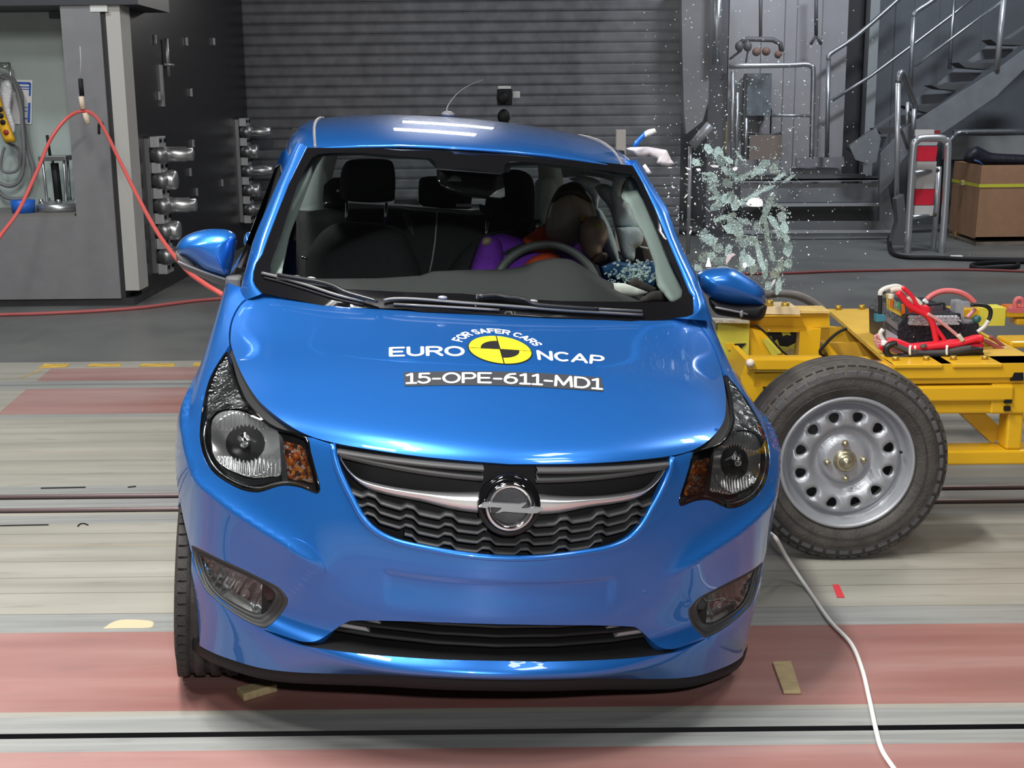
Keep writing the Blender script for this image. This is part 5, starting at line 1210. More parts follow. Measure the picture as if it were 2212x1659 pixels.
# lower steps (three wide treads)
ST = mat('stair_steel', (.24, .255, .275), .45, .4, noise=.12, nscale=6); STD = mat('grating_dark', (.07, .072, .075), .7); NOSE = mat('tread_nose', (.45, .47, .50), .4, .5)
root = empty('platform_steps', tuple(at(1820, 515, 14.6))); tag(root, 'grey steel platform steps with pale tread edges behind the flying glass', 'steps')
def rp(o, r=None):
    r = r or root; o.parent = r; o.location = Vector(o.location)-r.location; return o
def slabpx(q, Y, d, m, nm):      # quad in picture at depth Y given thickness d
    a = [at(*p, Y) for p in q]; n = len(a)
    return rp(MB().add(a+[p+np.array([0, d, 0]) for p in a], [tuple(range(n)), tuple(reversed(range(n, 2*n)))]+[(i, i+n, (i+1) % n+n, (i+1) % n) for i in range(n)]).build(nm, m))
def tread(q0, Y0, q1, Y1, m, nm, th=.03):   # horizontal plate from near edge (Y0) to far edge (Y1)
    a = [at(*q0[0], Y0), at(*q0[1], Y0)]; z = (a[0][2]+a[1][2])/2; b_ = [atz(q1[0][0], q1[0][1], z), atz(q1[1][0], q1[1][1], z)]
    for v in a: v[2] = z
    P = [a[0], a[1], b_[1], b_[0]]; return rp(MB().hexa([p-np.array([0, 0, th]) for p in P]+P).build(nm, m))
slabpx([(1600,505),(1925,503),(1932,498),(1600,498)], 14.65, .05, NOSE, 'tread_edge')
slabpx([(1600,516),(1928,514),(1925,503),(1600,505)], 14.67, .05, ST, 'riser')
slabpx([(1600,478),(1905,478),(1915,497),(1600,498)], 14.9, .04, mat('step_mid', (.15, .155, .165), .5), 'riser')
slabpx([(1600,447),(1915,445),(1915,438),(1600,440)], 15.05, .05, NOSE, 'tread_edge')
slabpx([(1600,498),(1905,498),(1905,446),(1600,447)], 15.5, .04, STD, 'riser')
slabpx([(1600,438),(1900,436),(1898,396),(1600,397)], 15.3, .04, ST, 'riser')
slabpx([(1600,394),(1899,391),(1899,385),(1600,388)], 15.25, .06, NOSE, 'tread_edge')
a = at(1600, 386, 15.25); b_ = at(1899, 384, 15.25); rp(MB().boxw((a[0], 15.25, a[2]-.03), (b_[0], 16.05, a[2])).build('platform_grating', STD))
slabpx([(1720,362),(1825,359),(1823,339),(1720,341)], 16.05, .04, mat('plinth_grey', (.20, .20, .22), .5), 'plinth')
slabpx([(1899,515),(1940,515),(1905,330),(1902,380)], 15.0, .1, ST, 'side_plate')
# upper staircase going up to the right
root = empty('staircase', tuple(at(1900, 420, 15.4))); tag(root, 'grey steel staircase climbing to the upper right with dark treads', 'staircase')
YN, YF = 14.6, 15.9        # near and far stringer
slabpx([(1836,318),(1844,312),(1893,276),(1903,300),(1893,350),(1878,355),(1848,345)], YN+.4, .04, ST, 'stringer')
slabpx([(1903,332),(1955,276),(2155,150),(2212,108),(2260,80),(2260,120),(2212,150),(2160,200),(2155,206),(2040,285),(1995,300),(1950,345),(1925,395),(1900,420)], YN, .04, ST, 'stringer')
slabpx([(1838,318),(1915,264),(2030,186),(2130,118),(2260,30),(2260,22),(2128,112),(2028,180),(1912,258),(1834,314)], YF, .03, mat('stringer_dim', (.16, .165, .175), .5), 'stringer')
for (a, b_, c, d) in [((1838,320),(1905,326),(1893,345),(1855,334)), ((1893,278),(1935,274),(1972,285),(1905,290)), ((1952,228),(2030,228),(2012,245),(1968,236)), ((2012,184),(2090,180),(2072,196),(2030,192)), ((2070,135),(2150,136),(2136,150),(2085,146)), ((2140,85),(2212,84),(2212,98),(2155,96))]:
    o = slabpx([a, b_, c, d], (YN+YF)/2, .30, STD, 'stair_tread')
for q in [((1893,276),(1925,274),(1905,320),(1842,316)), ((1950,232),(1962,230),(2020,250),(1990,262),(1940,272)), ((2014,188),(2066,198),(2030,222),(1962,228)), ((2072,142),(2130,150),(2100,175),(2026,180)), ((2142,92),(2200,100),(2170,125),(2090,132))]:
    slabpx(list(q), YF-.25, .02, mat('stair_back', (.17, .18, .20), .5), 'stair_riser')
YH = 15.2
def rr(nm, pts, r=.024, sub=0, m=STEEL): return rp(MB().tube(pts, r, 8, sub=sub).build(nm, m))
rr('handrail_post', [at(1786,340,YF), at(1790,130,YF)], .027)
rr('handrail', [at(1790,130,YF), at(1794,116,YF), at(1850,78,YF), at(1950,-10,YF), at(1980,-40,YF)], .027, 3)
rr('mid_rail', [at(1796,218,YF), at(1880,165,YF), at(1970,98,YF), at(2060,30,YF), at(2120,-20,YF)], .02)
rr('handrail_post', [at(1966,190,YN), at(1974,36,YN)], .027)
rr('handrail', [at(1974,36,YN), at(1980,24,YN), at(2016,0,YN), at(2060,-40,YN)], .027, 3)
rr('mid_rail', [at(1976,143,YN), at(2060,80,YN), at(2180,-10,YN)], .015)
rr('handrail_post', [at(2062,-20,YF), at(2051,150,YF)], .024)
rr('handrail_post', [at(2170,-20,YN), at(2153,152,YN)], .033, 0, mat('bright_steel', (.62, .64, .67), .3, .7))
# lower left handrail (bent loop)
rr('handrail_post', [at(1937,430,14.2), at(1940,178,14.2)], .030, 0, mat('bright_steel', (.62, .64, .67), .3, .7))
rr('handrail', [at(1940,178,14.2), at(1944,160,14.2), at(1952,162,14.25), at(1975,225,14.6), at(1978,240,14.7)], .034, 4)
rr('handrail_post', [at(1961,220,14.7), at(1958,300,14.7)], .024); rr('handrail_post', [at(1975,235,14.5), at(1972,300,14.5)], .027)
rr('handrail', [at(1942,275,14.2), at(1950,290,14.3), at(1960,320,14.5)], .02, 2)
slabpx([(1936,430),(1953,420),(1958,480),(1962,540),(1932,545),(1925,530),(1940,480)], 14.0, .15, mat('kicker_grey', (.12, .12, .125), .5), 'side_plate')
# horizontal rail at right
o = MB().tube([at(2048,310,15.6), at(2062,293,15.6), at(2076,286,15.6), at(2250,284,15.6)], .035, 8, sub=3).build('wall_rail', STEEL); tag(o, 'horizontal handrail above the cardboard box at the right edge', 'railing')
px_box(2040, 292, 2300, 345, 16.3, .1, mat('pale_panel', (.30, .31, .31), .6, noise=.1, nscale=3), 'pale_wall_panel', 'pale low panel behind the cardboard box', 'panel')
px_box(2030, 345, 2300, 520, 16.35, .1, mat('dim_panel', (.06, .06, .06), .7), 'dim_wall_panel', 'dark low panel behind the cardboard box', 'panel')
# barrier of U tubes with red and white board
YU = 13.3; base = at(1960, 550, YU)
root = empty('guard_barrier', (base[0], base[1], 0)); tag(root, 'steel U-tube barrier with red and white striped board', 'barrier'); BR = mat('bright_steel', (.62, .64, .67), .3, .7)
rr('tube_frame', [at(1960,548,YU), at(1968,400,YU), at(1974,318,YU), at(1980,305,YU), at(1990,299,YU), at(2030,298,YU), at(2042,304,YU), at(2048,318,YU), at(2042,440,YU), at(2034,548,YU)], .037, 4, BR)
rr('rear_post', [at(2015,548,YU+.4), at(2024,440,YU+.4), at(2028,360,YU+.4)], .030, 0, BR); rr('cross_bar', [at(1975,374,YU), at(2026,368,YU+.2)], .024); rr('cross_bar', [at(1970,470,YU), at(2020,464,YU+.2)], .024)
RDM = mat('board_red', (.72, .02, .05), .5); WHM = mat('board_white', (.62, .60, .58), .5); nb = 0
for (y0, y1, m) in [(307,314,WHM),(316,348,RDM),(349,408,WHM),(409,443,RDM),(444,466,WHM)]:
    sh0 = (y0-307)*.05; sh1 = (y1-307)*.05
    slabpx([(1983-sh0, y0), (2026-sh0*1.2, y0), (2026-sh1*1.2-2, y1), (1983-sh1, y1)], YU+.12, .03, m, 'striped_board')
slabpx([(1977,280),(2018,280),(2018,294),(1977,294)], YU+.5, .03, WHM, 'upper_board'); slabpx([(2018,283),(2032,281),(2030,292),(2018,293)], YU+.5, .03, mat('lamp_red', (.25, .03, .03), .5), 'upper_board_end')
# box on pallet
YX = 13.9; b0 = atz(2100, 545)
root = empty('wooden_pallet', tuple(atz(2150, 548))); tag(root, 'wooden pallet under the big cardboard box', 'pallet'); WD = mat('pallet_wood', (.20, .165, .13), .8, noise=.3, nscale=8)
slabpx([(2108,523),(2300,520),(2300,527),(2108,532)], YX, .9, WD, 'deck_board')
for x0, x1 in ((2108,2132),(2200,2225)): slabpx([(x0,530),(x1,528),(x1,553),(x0,555)], YX+.02, .12, WD, 'block')
slabpx([(2062,500),(2084,510),(2084,532),(2062,526)], YX+.7, .1, mat('pallet_block_orange', (.30, .17, .07), .8), 'block')
CB = mat('cardboard', (.36, .20, .115), .8, noise=.06, nscale=14)
zb = at(2108, 518.5, YX)[2]+.012; ztp = at(2120, 357, YX)[2]; x0 = xx(2112, 430, YX)
c1 = at(2050, 492, YX+1.1); P = [np.array([x0, YX, zb]), np.array([x0+1.2, YX, zb]), np.array([x0+1.25, YX+1.1, zb]), np.array([x0-.02, YX+1.1, zb])]
P[3][0] = atz(2052, 480, zb)[0] if False else xx(2053, 430, YX+1.0); P[3][1] = YX+1.0
root = empty('cardboard_box', tuple((P[0]+P[2])/2)); tag(root, 'large brown cardboard box on the pallet with yellow strap', 'box')
mb = MB(); Tq = [p+np.array([.02, 0, ztp-zb]) for p in P]; cI = sum(P)/4
def shr(p): q = p+(cI-p)*.012; q[2] = p[2]; return q
for k in range(4):
    k2 = (k+1) % 4; mb.hexa([P[k], P[k2], shr(P[k2]), shr(P[k]), Tq[k], Tq[k2], shr(Tq[k2]), shr(Tq[k])])
mb.hexa(P+[p+np.array([0, 0, .02]) for p in P]); rp(mb.build('carton', CB))
zsr = at(2150, 401, YX)[2]; e = .006; Ps = [P[0]+np.array([.01-e, -e, 0]), P[1]+np.array([0, -e, 0]), P[3]+np.array([.01-e, 0, 0])]
for p in Ps: p[2] = zsr
S1 = [Ps[2], Ps[0], Ps[1]]; rp(MB().grid([[p+np.array([0, 0, d]) for p in S1] for d in (-.018, .018)], False, False).build('yellow_strap', mat('strap_yellow', (.62, .60, .06), .6)))
q = (Ps[2]*.55+Ps[0]*.45); rp(MB().box(q+np.array([-.02, -.02, 0]), (.04, .05, .06), None, .008).build('strap_buckle', mat('buckle', (.35, .30, .12), .5)))
o = inflate('black_bag', [(2080,348),(2086,332),(2098,320),(2112,316),(2130,325),(2150,331),(2212,334),(2260,340),(2260,362),(2180,362),(2120,360)], YX+.5, .12, 12, mat('black_nylon', (.012, .013, .02), .5, bump=.8, bscale=12), None, world=True); tag(o, 'black fabric bag lying in the open cardboard box', 'bag')
o = MB().tube([at(2104,346,YX+.38), at(2115,350,YX+.38), at(2124,357,YX+.38)], .012, 6).build('bag_strap', mat('strap_navy', (.03, .08, .2), .6)); tag(o, 'short blue strap on the black bag in the box', 'strap')
# floor cables and hump near the barrier
cable('floor_cable', [atz(*p, .02) for p in ((1921,500),(1922,530),(1930,548),(1960,556),(2020,557),(2100,560),(2260,562))], .022, BLACKP, 'black cable curving on the floor under the barrier', 'cable')
cable('floor_cable', [atz(*p, .02) for p in ((2260,566),(2180,566),(2110,570),(2100,576),(2120,579),(2190,577),(2200,570))], .022, BLACKP, 'black cable loop on the floor in front of the pallet', 'cable')
o = MB().box(atz(2066, 555, .02), (.12, .05, .03), None, .01).build('white_plug', WHITE); tag(o, 'small white connector on the floor cable', 'connector')
# floor details
TAPE = mat('yellow_floor_tape', (.50, .33, .06), .7, noise=.3, nscale=12)
for q in [((97,786),(152,786),(142,793),(82,796)), ((196,786),(262,786),(260,792),(186,792)), ((306,786),(378,785),(376,792),(300,792)), ((420,784),(470,784),(466,791),(414,791)), ((50,815),(90,800),(85,800),(42,818))]:
    P = [atz(*p, .001) for p in q]; P = [P[0], P[1], P[2], P[3]]; o = MB().add(P+[p+np.array([0, 0, .0015]) for p in P], [(3,2,1,0),(4,5,6,7),(0,1,5,4),(1,2,6,5),(2,3,7,6),(3,0,4,7)]).build('floor_tape', TAPE); tag(o, 'worn yellow tape dash on the floor behind the red band', 'tape', 'yellow tape dashes along the far red band')
P = [atz(*p, .001) for p in ((1798,1263),(1812,1263),(1825,1291),(1808,1291))]
o = MB().add(P+[p+np.array([0, 0, .001]) for p in P], [(3,2,1,0),(4,5,6,7),(0,1,5,4),(1,2,6,5),(2,3,7,6),(3,0,4,7)]).build('red_tape_mark', mat('red_tape', (.55, .04, .05), .6)); tag(o, 'small red tape strip on the grey floor boards right of the car', 'tape')
P = [atz(*p, .0005) for p in densify([(222,1358),(245,1343),(275,1338),(325,1341),(331,1349),(322,1356),(270,1357)], 3)]
o = MB().add(P, [tuple(range(len(P)))]).build('filler_patch', mat('filler_cream', (.52, .43, .28), .7)); tag(o, 'cream filler stain on the floor boards left of the car', 'stain')
def slot(a, b_, label, y2=3):
    P = [atz(a[0], a[1], .0006), atz(b_[0], b_[1], .0006), atz(b_[0], b_[1]+y2, .0006), atz(a[0], a[1]+y2, .0006)]
    o = MB().add(P, [(0,1,2,3)]).build('floor_slot', mat('slot_black', (.01, .01, .012), .5)); tag(o, label, 'slot')
slot((88,1053),(185,1051), 'dark slit in the steel strip behind the left rail'); slot((0,1134),(105,1132), 'dark slit in the floor in front of the left rail'); slot((276,1051),(294,1049), 'short dark slit near the car behind the rail')
o = MB().tube([atz(*p, .002) for p in ((168,1137),(173,1132),(182,1131),(190,1134))], .003, 5, sub=3).build('floor_ring', BLACKP); tag(o, 'small dark ring mark in the floor left of the car', 'ring')
WW = mat('wood_block', (.36, .28, .15), .75, noise=.2, nscale=20, stretch=(1, 6, 1))
def wedge(q, h, label):
    P = [atz(*p, 0) for p in q]; o = MB().hexa(P+[p+np.array([0, 0, h]) for p in P]).build('wood_block', WW)
    bm = o.modifiers.new('b', 'BEVEL'); bm.width = .003; bm.segments = 2; tag(o, label, 'wood block')
wedge([(511,1500),(527,1516),(600,1494),(590,1482)], .022, 'small wooden block under the car near the left front tyre')
wedge([(1692,1500),(1731,1501),(1709,1432),(1668,1434)], .008, 'flat wooden block on the red floor right of the car')
# white cable
wc = [((1668,1195),1.2),]
pts = [at(1660,1150,3.9), at(1668,1155,3.85), at(1678,1166,3.8)]
for p, z in (((1700,1205),.10),((1740,1265),.012),((1790,1338),.007),((1838,1390),.007),((1862,1445),.007),((1878,1510),.007),((1892,1575),.007),((1905,1620),.007),((1930,1659),.007),((1960,1700),.007)): pts.append(atz(*p, z))
cable('power_cord', pts, .0062, mat('white_cord', (.78, .78, .76), .45), 'long white cable running over the floor from the car to the lower right', 'cable', 8)
# ================================================================= IMPACT TROLLEY
YEL = mat('trolley_yellow', (.70, .40, .012), .38, coat=.25, noise=.06, nscale=5); YELD = mat('trolley_plate', (.66, .42, .06), .5, noise=.08, nscale=6)
tr = empty('impact_trolley', (1.9, 5.2, 0)); tag(tr, 'yellow steel impact trolley pressed against the side of the car', 'trolley')
TO = Vector((1.9, 5.2, 0))
def tpart(mb, name, m, par=None):
    o = mb.build(name, m, None, off=(0, 0, 0)); o.data.transform(Matrix.Translation(-TO)); o.parent = par or tr; o.location = (0, 0, 0); return o
def Z3(zx, zy): return 1500+zx/2.4045, 560+zy/2.4045
def Z1(zx, zy): return 1540+zx/5.53, 600+zy/5.53
def Z2(zx, zy): return 1860+zx/6.284, 590+zy/6.284
def beam(a, b, z0, z1, d, bev=.006):      # along x between picture points a,b at Y, height z0..z1
    pass
YF_ = 4.55
def fb(x0, z0, x1, z1, y0, y1, name='frame_beam', m=YEL, bev=.008): return tpart(MB().boxw((x0, y0, z0), (x1, y1, z1), bev), name, m)
def XZ(zx, zy, Y=YF_): p = at(*Z3(zx, zy), Y); return p[0], p[2]
zt = XZ(1200, 560)[1]; zb_ = XZ(1200, 650)[1]; xr = 3.4
fb(XZ(1000, 560)[0]-.02, zb_, xr, zt, YF_, YF_+.12)                        # upper near beam
z2t, z2b = XZ(1300, 658)[1], XZ(1300, 738)[1]; z3b = XZ(1300, 808)[1]
fb(1.25, z2b, XZ(1655, 700)[0], z2t, YF_-.01, YF_+.12); fb(1.25, z3b, XZ(1640, 780)[0], z2b, YF_+.01, YF_+.12)
x0, x1 = XZ(1600, 900)[0], XZ(1712, 900)[0]; zlow = XZ(1500, 995)[1]; zlb = XZ(1500, 1070)[1]
fb(x0+.02, zlow, x1, z3b, YF_+.01, YF_+.10); fb(x0-.05, z3b, x1+.03, zb_, YF_+.0, YF_+.11)
fb(1.1, zlb, xr, zlow, YF_, YF_+.12)
tpart(MB().boxw((XZ(1605, 742)[0], YF_-.014, XZ(0, 760)[1]), (XZ(1642, 742)[0], YF_, XZ(0, 742)[1])).boxw((XZ(1605, 775)[0], YF_-.014, XZ(0, 800)[1]), (XZ(1635, 775)[0], YF_, XZ(0, 778)[1])), 'tube_opening', BLACKP)
# lower far rail and diagonal
Yfr = 5.9
fb(1.0, zlow-.02, xr, zlow+.02, Yfr, Yfr+.1); tpart(MB().hexa([(XZ(1430,820)[0], YF_+.1, z3b-.02), (XZ(1600,980)[0], YF_+.1, zlow), (XZ(1600,980)[0], YF_+.16, zlow), (XZ(1430,820)[0], YF_+.16, z3b-.02), (XZ(1430,820)[0]+.05, YF_+.1, z3b+.02), (XZ(1600,980)[0]+.05, YF_+.1, zlow+.04), (XZ(1600,980)[0]+.05, YF_+.16, zlow+.04), (XZ(1430,820)[0]+.05, YF_+.16, z3b+.02)]), 'gusset', mat('gusset_yellow', (.5, .3, .02), .5))
# left front: yellow upright assembly (read off the close view)
def q1(q, Y, d, name, m=YEL, par=None):
    a = [at(*Z1(*p), Y) for p in q]; n = len(a)
    return tpart(MB().add(a+[p+np.array([0, d, 0]) for p in a], [tuple(range(n)), tuple(reversed(range(n, 2*n)))]+[(i, i+n, (i+1) % n+n, (i+1) % n) for i in range(n)]), name, m, par)
q1([(330,440),(1395,430),(1395,590),(1290,590),(460,585),(330,585)], 5.0, .10, 'front_beam')
q1([(330,432),(1395,425),(1400,398),(1050,398),(1040,440),(330,450)], 4.98, .14, 'front_beam_top', mat('beam_top_pale', (.68, .48, .16), .5))
tp_ = q1([(330,430),(1040,440),(1045,405),(1000,352),(640,352),(560,380),(330,385)], 4.93, .14, 'mount_plate', mat('mount_plate_pale', (.68, .56, .36), .5))
q1([(330,448),(1045,448),(1045,466),(330,466)], 4.92, .1, 'plate_edge', mat('gusset_yellow', (.5, .3, .02), .5))
for x, y in ((672,330),(862,360)): c = at(*Z1(x, y+30), 4.96); tpart(MB().lathe([(.001, 0), (.016, 0), (.016, .028), (.013, .032), (.001, .032)], c, 'z', 10), 'bolt', mat('brass_bolt', (.45, .30, .06), .4, .6), tp_)
q1([(450,585),(1090,590),(1290,600),(1290,650),(1090,650),(650,650),(460,640)], 4.99, .08, 'web_plate')
q1([(1040,640),(1290,610),(1265,985),(1020,985)], 4.97, .06, 'upright_plate')
q1([(440,600),(640,650),(920,990),(440,990)], 4.95, .03, 'gusset_plate')
q1([(1290,600),(1395,600),(1395,985),(1265,985),(1285,700)], 5.15, .03, 'inner_plate', mat('inner_plate', (.62, .36, .02), .5))
q1([(640,648),(1095,645),(1040,800),(1030,985),(920,985)], 5.25, .02, 'opening_back', BLACKP)
q1([(850,880),(950,850),(1060,945),(1120,990),(920,992)], 5.1, .02, 'opening_floor', mat('opening_floor', (.42, .30, .12), .6))
q1([(820,650),(920,645),(930,690),(870,680),(840,700)], 5.2, .01, 'torn_tape', mat('tape_yellow', (.58, .53, .06), .6)); q1([(720,780),(770,740),(800,820),(900,830),(960,800),(1040,760),(1050,870),(780,880)], 5.2, .01, 'torn_tape', mat('tape_yellow', (.58, .53, .06), .6))
q1([(593,750),(690,700),(832,885),(715,950)], 4.94, .004, 'yellow_tape', mat('tape_yellow', (.62, .56, .06), .6))
q1([(470,990),(1900,985),(1900,1095),(470,1095)], 4.56, .07, 'lower_front_beam'); q1([(410,1060),(460,1100),(1500,1100),(1500,1130),(410,1130)], 4.57, .28, 'beam_lip', mat('gusset_yellow', (.5, .3, .02), .5))
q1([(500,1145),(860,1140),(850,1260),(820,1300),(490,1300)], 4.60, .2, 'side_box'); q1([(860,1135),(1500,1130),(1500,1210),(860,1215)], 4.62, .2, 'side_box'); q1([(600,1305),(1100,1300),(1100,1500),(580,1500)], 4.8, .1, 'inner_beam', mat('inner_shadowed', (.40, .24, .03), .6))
q1([(400,990),(470,990),(500,1140),(490,1300),(600,1310),(590,1430),(560,1480),(380,1480),(330,1200)], 4.58, .3, 'corner_post')
c = at(*Z1(445, 1020), 4.55); tpart(MB().ball(c, .016), 'bolt', mat('cap_pale', (.7, .6, .5), .4))
# deformable front face covered in tape
q1([(60,520),(440,545),(425,990),(405,1200),(330,1250),(40,900)], 4.93, .05, 'barrier_face', mat('tape_olive', (.52, .47, .05), .5, noise=.15, nscale=12))
q1([(262,790),(400,785),(340,840),(262,865)], 4.925, .01, 'black_mark', BLACKP); q1([(150,785),(258,785),(255,862),(180,865)], 4.925, .01, 'bare_patch', YEL)
q1([(0,500),(440,520),(440,545),(40,540)], 4.9, .05, 'crushed_edge', mat('crushed_alu', (.6, .58, .5), .4, .4, bump=1, bscale=50))
# inner tub
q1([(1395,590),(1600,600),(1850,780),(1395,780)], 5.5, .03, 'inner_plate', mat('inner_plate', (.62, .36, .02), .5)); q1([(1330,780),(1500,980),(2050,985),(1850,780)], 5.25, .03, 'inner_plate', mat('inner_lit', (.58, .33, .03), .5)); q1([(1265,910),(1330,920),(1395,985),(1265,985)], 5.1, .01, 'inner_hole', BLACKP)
q1([(1330,800),(1370,780),(1540,980),(1400,985)], 5.05, .12, 'inner_flange')
# deck plate
dz = XZ(1020, 545, YF_)[1]
def dk(zx, zy, dzz=0): return atz(*Z3(zx, zy), dz+dzz)
D = [dk(690, 258), dk(948, 264), dk(1250, 545), dk(1020, 545)]
far = dk(1500, 262)
D = [dk(690,258), dk(690,258)+np.array([.48, 0, 0]), np.array([dk(1020,545)[0]+.55, dk(1020,545)[1], dz]), dk(1020,545)]
tpart(MB().hexa([p-np.array([0, 0, .015]) for p in D]+D), 'deck_plate', YELD)
a = dk(1030, 548); tpart(MB().boxw((a[0], a[1], dz-.05), (3.4, a[1]+.14, dz)), 'deck_rim', YEL); fb(1.9, zt-.012, 3.4, zt-.002, YF_, a[1]+.05, 'deck_infill')
for x0_, x1_ in ((1040,1290),(1345,1600)):
    a = at(*Z3(x0_, 560), YF_-.02); b = at(*Z3(x1_, 560), YF_-.02); pp = tpart(MB().boxw((a[0], YF_-.02, zt), (b[0], YF_+.14, zt+.014), .003), 'cover_plate', YEL)
    for t in (.15, .8): tpart(MB().lathe([(.001, 0), (.012, 0), (.012, .014), (.001, .014)], (a[0]*(1-t)+b[0]*t, YF_+.06, zt+.014), 'z', 8), 'bolt', mat('brass_bolt', (.45, .30, .06), .4, .6), pp)
a = at(*Z3(1640, 460), 4.9); fb(a[0], XZ(0, 480, 4.9)[1], a[0]+.5, XZ(0, 445, 4.9)[1], 4.9, 5.05)
for zx, zy in ((748,258),(870,255),(935,268)): tpart(MB().lathe([(.001, 0), (.014, 0), (.014, .02), (.001, .02)], dk(zx, zy+4), 'z', 8), 'bolt', mat('brass_bolt', (.45, .30, .06), .4, .6))
# far upper rail with tape
a = at(*Z2(1130, 500), 6.1); z1_, z0_ = at(*Z2(1600, 482), 6.1)[2], at(*Z2(1600, 715), 6.1)[2]; zm = at(*Z2(1600, 620), 6.1)[2]
fr = fb(a[0], zm+.004, 3.6, z1_, 6.1, 6.2); fb(a[0]+.35, z0_, 3.6, zm-.004, 6.1, 6.2)
b = at(*Z2(1615, 500), 6.09)[0]; c = at(*Z2(1965, 500), 6.09)[0]; tpart(MB().boxw((b, 6.09, z0_+.001), (c, 6.21, z1_+.003)), 'tape_band', mat('tape_bright', (.78, .70, .08), .5), fr)
tpart(MB().boxw((c+.02, 6.085, z1_-.004), (3.6, 6.2, z1_+.006)), 'orange_strip', mat('strip_orange', (.60, .14, .02), .5), fr)
# black tape marks
a = [at(*p, YF_-.012) for p in (Z2(2080,1440-90), Z2(2205,1350), Z2(2205,1460), Z2(2030,1462))]
n = 4; tpart(MB().add(a+[p+np.array([0, .01, 0]) for p in a], [(0,1,2,3),(7,6,5,4),(0,4,5,1),(1,5,6,2),(2,6,7,3),(3,7,4,0)]), 'black_mark', BLACKP)
# wheel
wc_ = np.array([1.129, 4.30, .345]); R_ = .345; Wd = .19
t = MB(); rim = .228
prof = [(rim, -.078), (rim+.018, -.094), (rim+.05, -.103), (R_-.045, -.100), (R_-.022, -.090), (R_-.018, -.086), (R_-.006, -.080), (R_-.002, -.070), (R_-.001, -.058), (R_-.008, -.055), (R_-.008, -.048), (R_, -.045), (R_, -.02), (R_-.008, -.017), (R_-.008, -.010), (R_, -.007), (R_, .02), (R_-.008, .023), (R_-.008, .030), (R_, .033), (R_-.004, .075), (R_-.02, .09), (rim+.03, .10), (rim, .08), (rim, -.078)]
t.lathe(prof, wc_, 'y', 96)
NB = 58
for k in range(NB):
    R = R3(-2*math.pi*k/NB, 'y'); t.box(wc_+R@np.array([0, -.073, R_-.010]), (.0245, .022, .014), R@R3(.32, 'x'))
pads = MB()
for k in range(44):
    R = R3(-2*math.pi*k/44, 'y'); pads.box(wc_+R@np.array([0, -.0925, R_-.034]), (.034, .010, .020), R, .003)
wheel = tpart(t, 'trolley_wheel', mat('trolley_tyre', (.055, .05, .045), .65, noise=.35, nscale=16, bump=.3, bscale=120))
tpart(pads, 'shoulder_blocks', mat('shoulder_rubber', (.085, .085, .09), .6), wheel)
for r in (.262, .30): tpart(MB().lathe([(r-.002, 0), (r, -.0025), (r+.002, 0)], wc_+np.array([0, -.1035, 0]), 'y', 64), 'sidewall_ring', RUB, wheel)
SIL = mat('wheel_silver', (.36, .38, .41), .42, .45, coat=.2)
rimo = tpart(MB().lathe([(.231, -.079), (.229, -.089), (.222, -.090), (.216, -.084), (.213, -.05), (.200, -.035), (.192, -.034), (.190, -.015), (.188, .03), (.2, .09)], wc_, 'y', 72), 'wheel_rim', SIL, wheel)
# disc with 12 holes: ring sectors in (angle, radius) space
bmv = MB(); NS = 12; seg = 12
V = []; F = []
def disc_y(r): return float(np.interp(r, [0, .045, .075, .085, .105, .125, .150, .178, .192], [-.052, -.052, -.050, -.030, -.030, -.058, -.064, -.058, -.034]))
outer = circ(0, 0, .192, .192, 144); holes = []
hcs = []
for k in range(NS):
    a = math.radians(15+30*k+1); c = (.156*math.cos(a), .156*math.sin(a)); hcs.append((c, a))
    L = []
    for j in range(20):
        b_ = 2*math.pi*j/20; ex = .0205*math.cos(b_)*(1 if math.cos(b_) < 0 else .75); ey = .0175*math.sin(b_)*(1+.18*math.cos(b_))
        L.append((c[0]+ex*math.cos(a)-ey*math.sin(a), c[1]+ex*math.sin(a)+ey*math.cos(a)))
    holes.append(L)
Vd, Td = cdt_px(outer, holes, .0085)
ed_ = edgedist(Vd, holes)
P = [wc_+np.array([x, disc_y(math.hypot(x, y))+.012*float(np.exp(-(e/.005)**2)), y]) for (x, y), e in zip(Vd, ed_)]
mb = MB().add(P, Td, True)
for L in holes:
    a = [wc_+np.array([x, disc_y(math.hypot(x, y))+.012, y]) for x, y in L]; b_ = [p+np.array([0, .012, 0]) for p in a]; mb.grid([a+a[:1], b_+b_[:1]])
tpart(mb, 'wheel_disc', SIL, wheel)
BRS = mat('hub_brass', (.42, .38, .26), .3, .8)
tpart(MB().lathe([(.04, -.052), (.036, -.062), (.028, -.068), (.022, -.066), (.021, -.078), (.012, -.088), (.001, -.09)], wc_, 'y', 28), 'hub_cap', BRS, wheel)
for k in range(4):
    a = math.pi/2*k+.06; c = wc_+np.array([.062*math.cos(a), -.052, .062*math.sin(a)])
    tpart(MB().lathe([(.012, 0), (.012, -.010), (.007, -.018), (.001, -.019)], c, 'y', 8), 'wheel_nut', BRS, wheel)
tpart(MB().lathe([(.005, -.0), (.005, -.008), (.001, -.009)], wc_+np.array([.187, -.055, .03]), 'y', 8), 'valve', BLACKP, wheel)
tpart(MB().lathe([(.001, .0), (.18, .0), (.18, .02), (.05, .05), (.05, .35), (.001, .35)], wc_+np.array([0, -.0, 0]), 'y', 24), 'brake_hub', mat('hub_dark', (.03, .03, .03), .6), wheel)
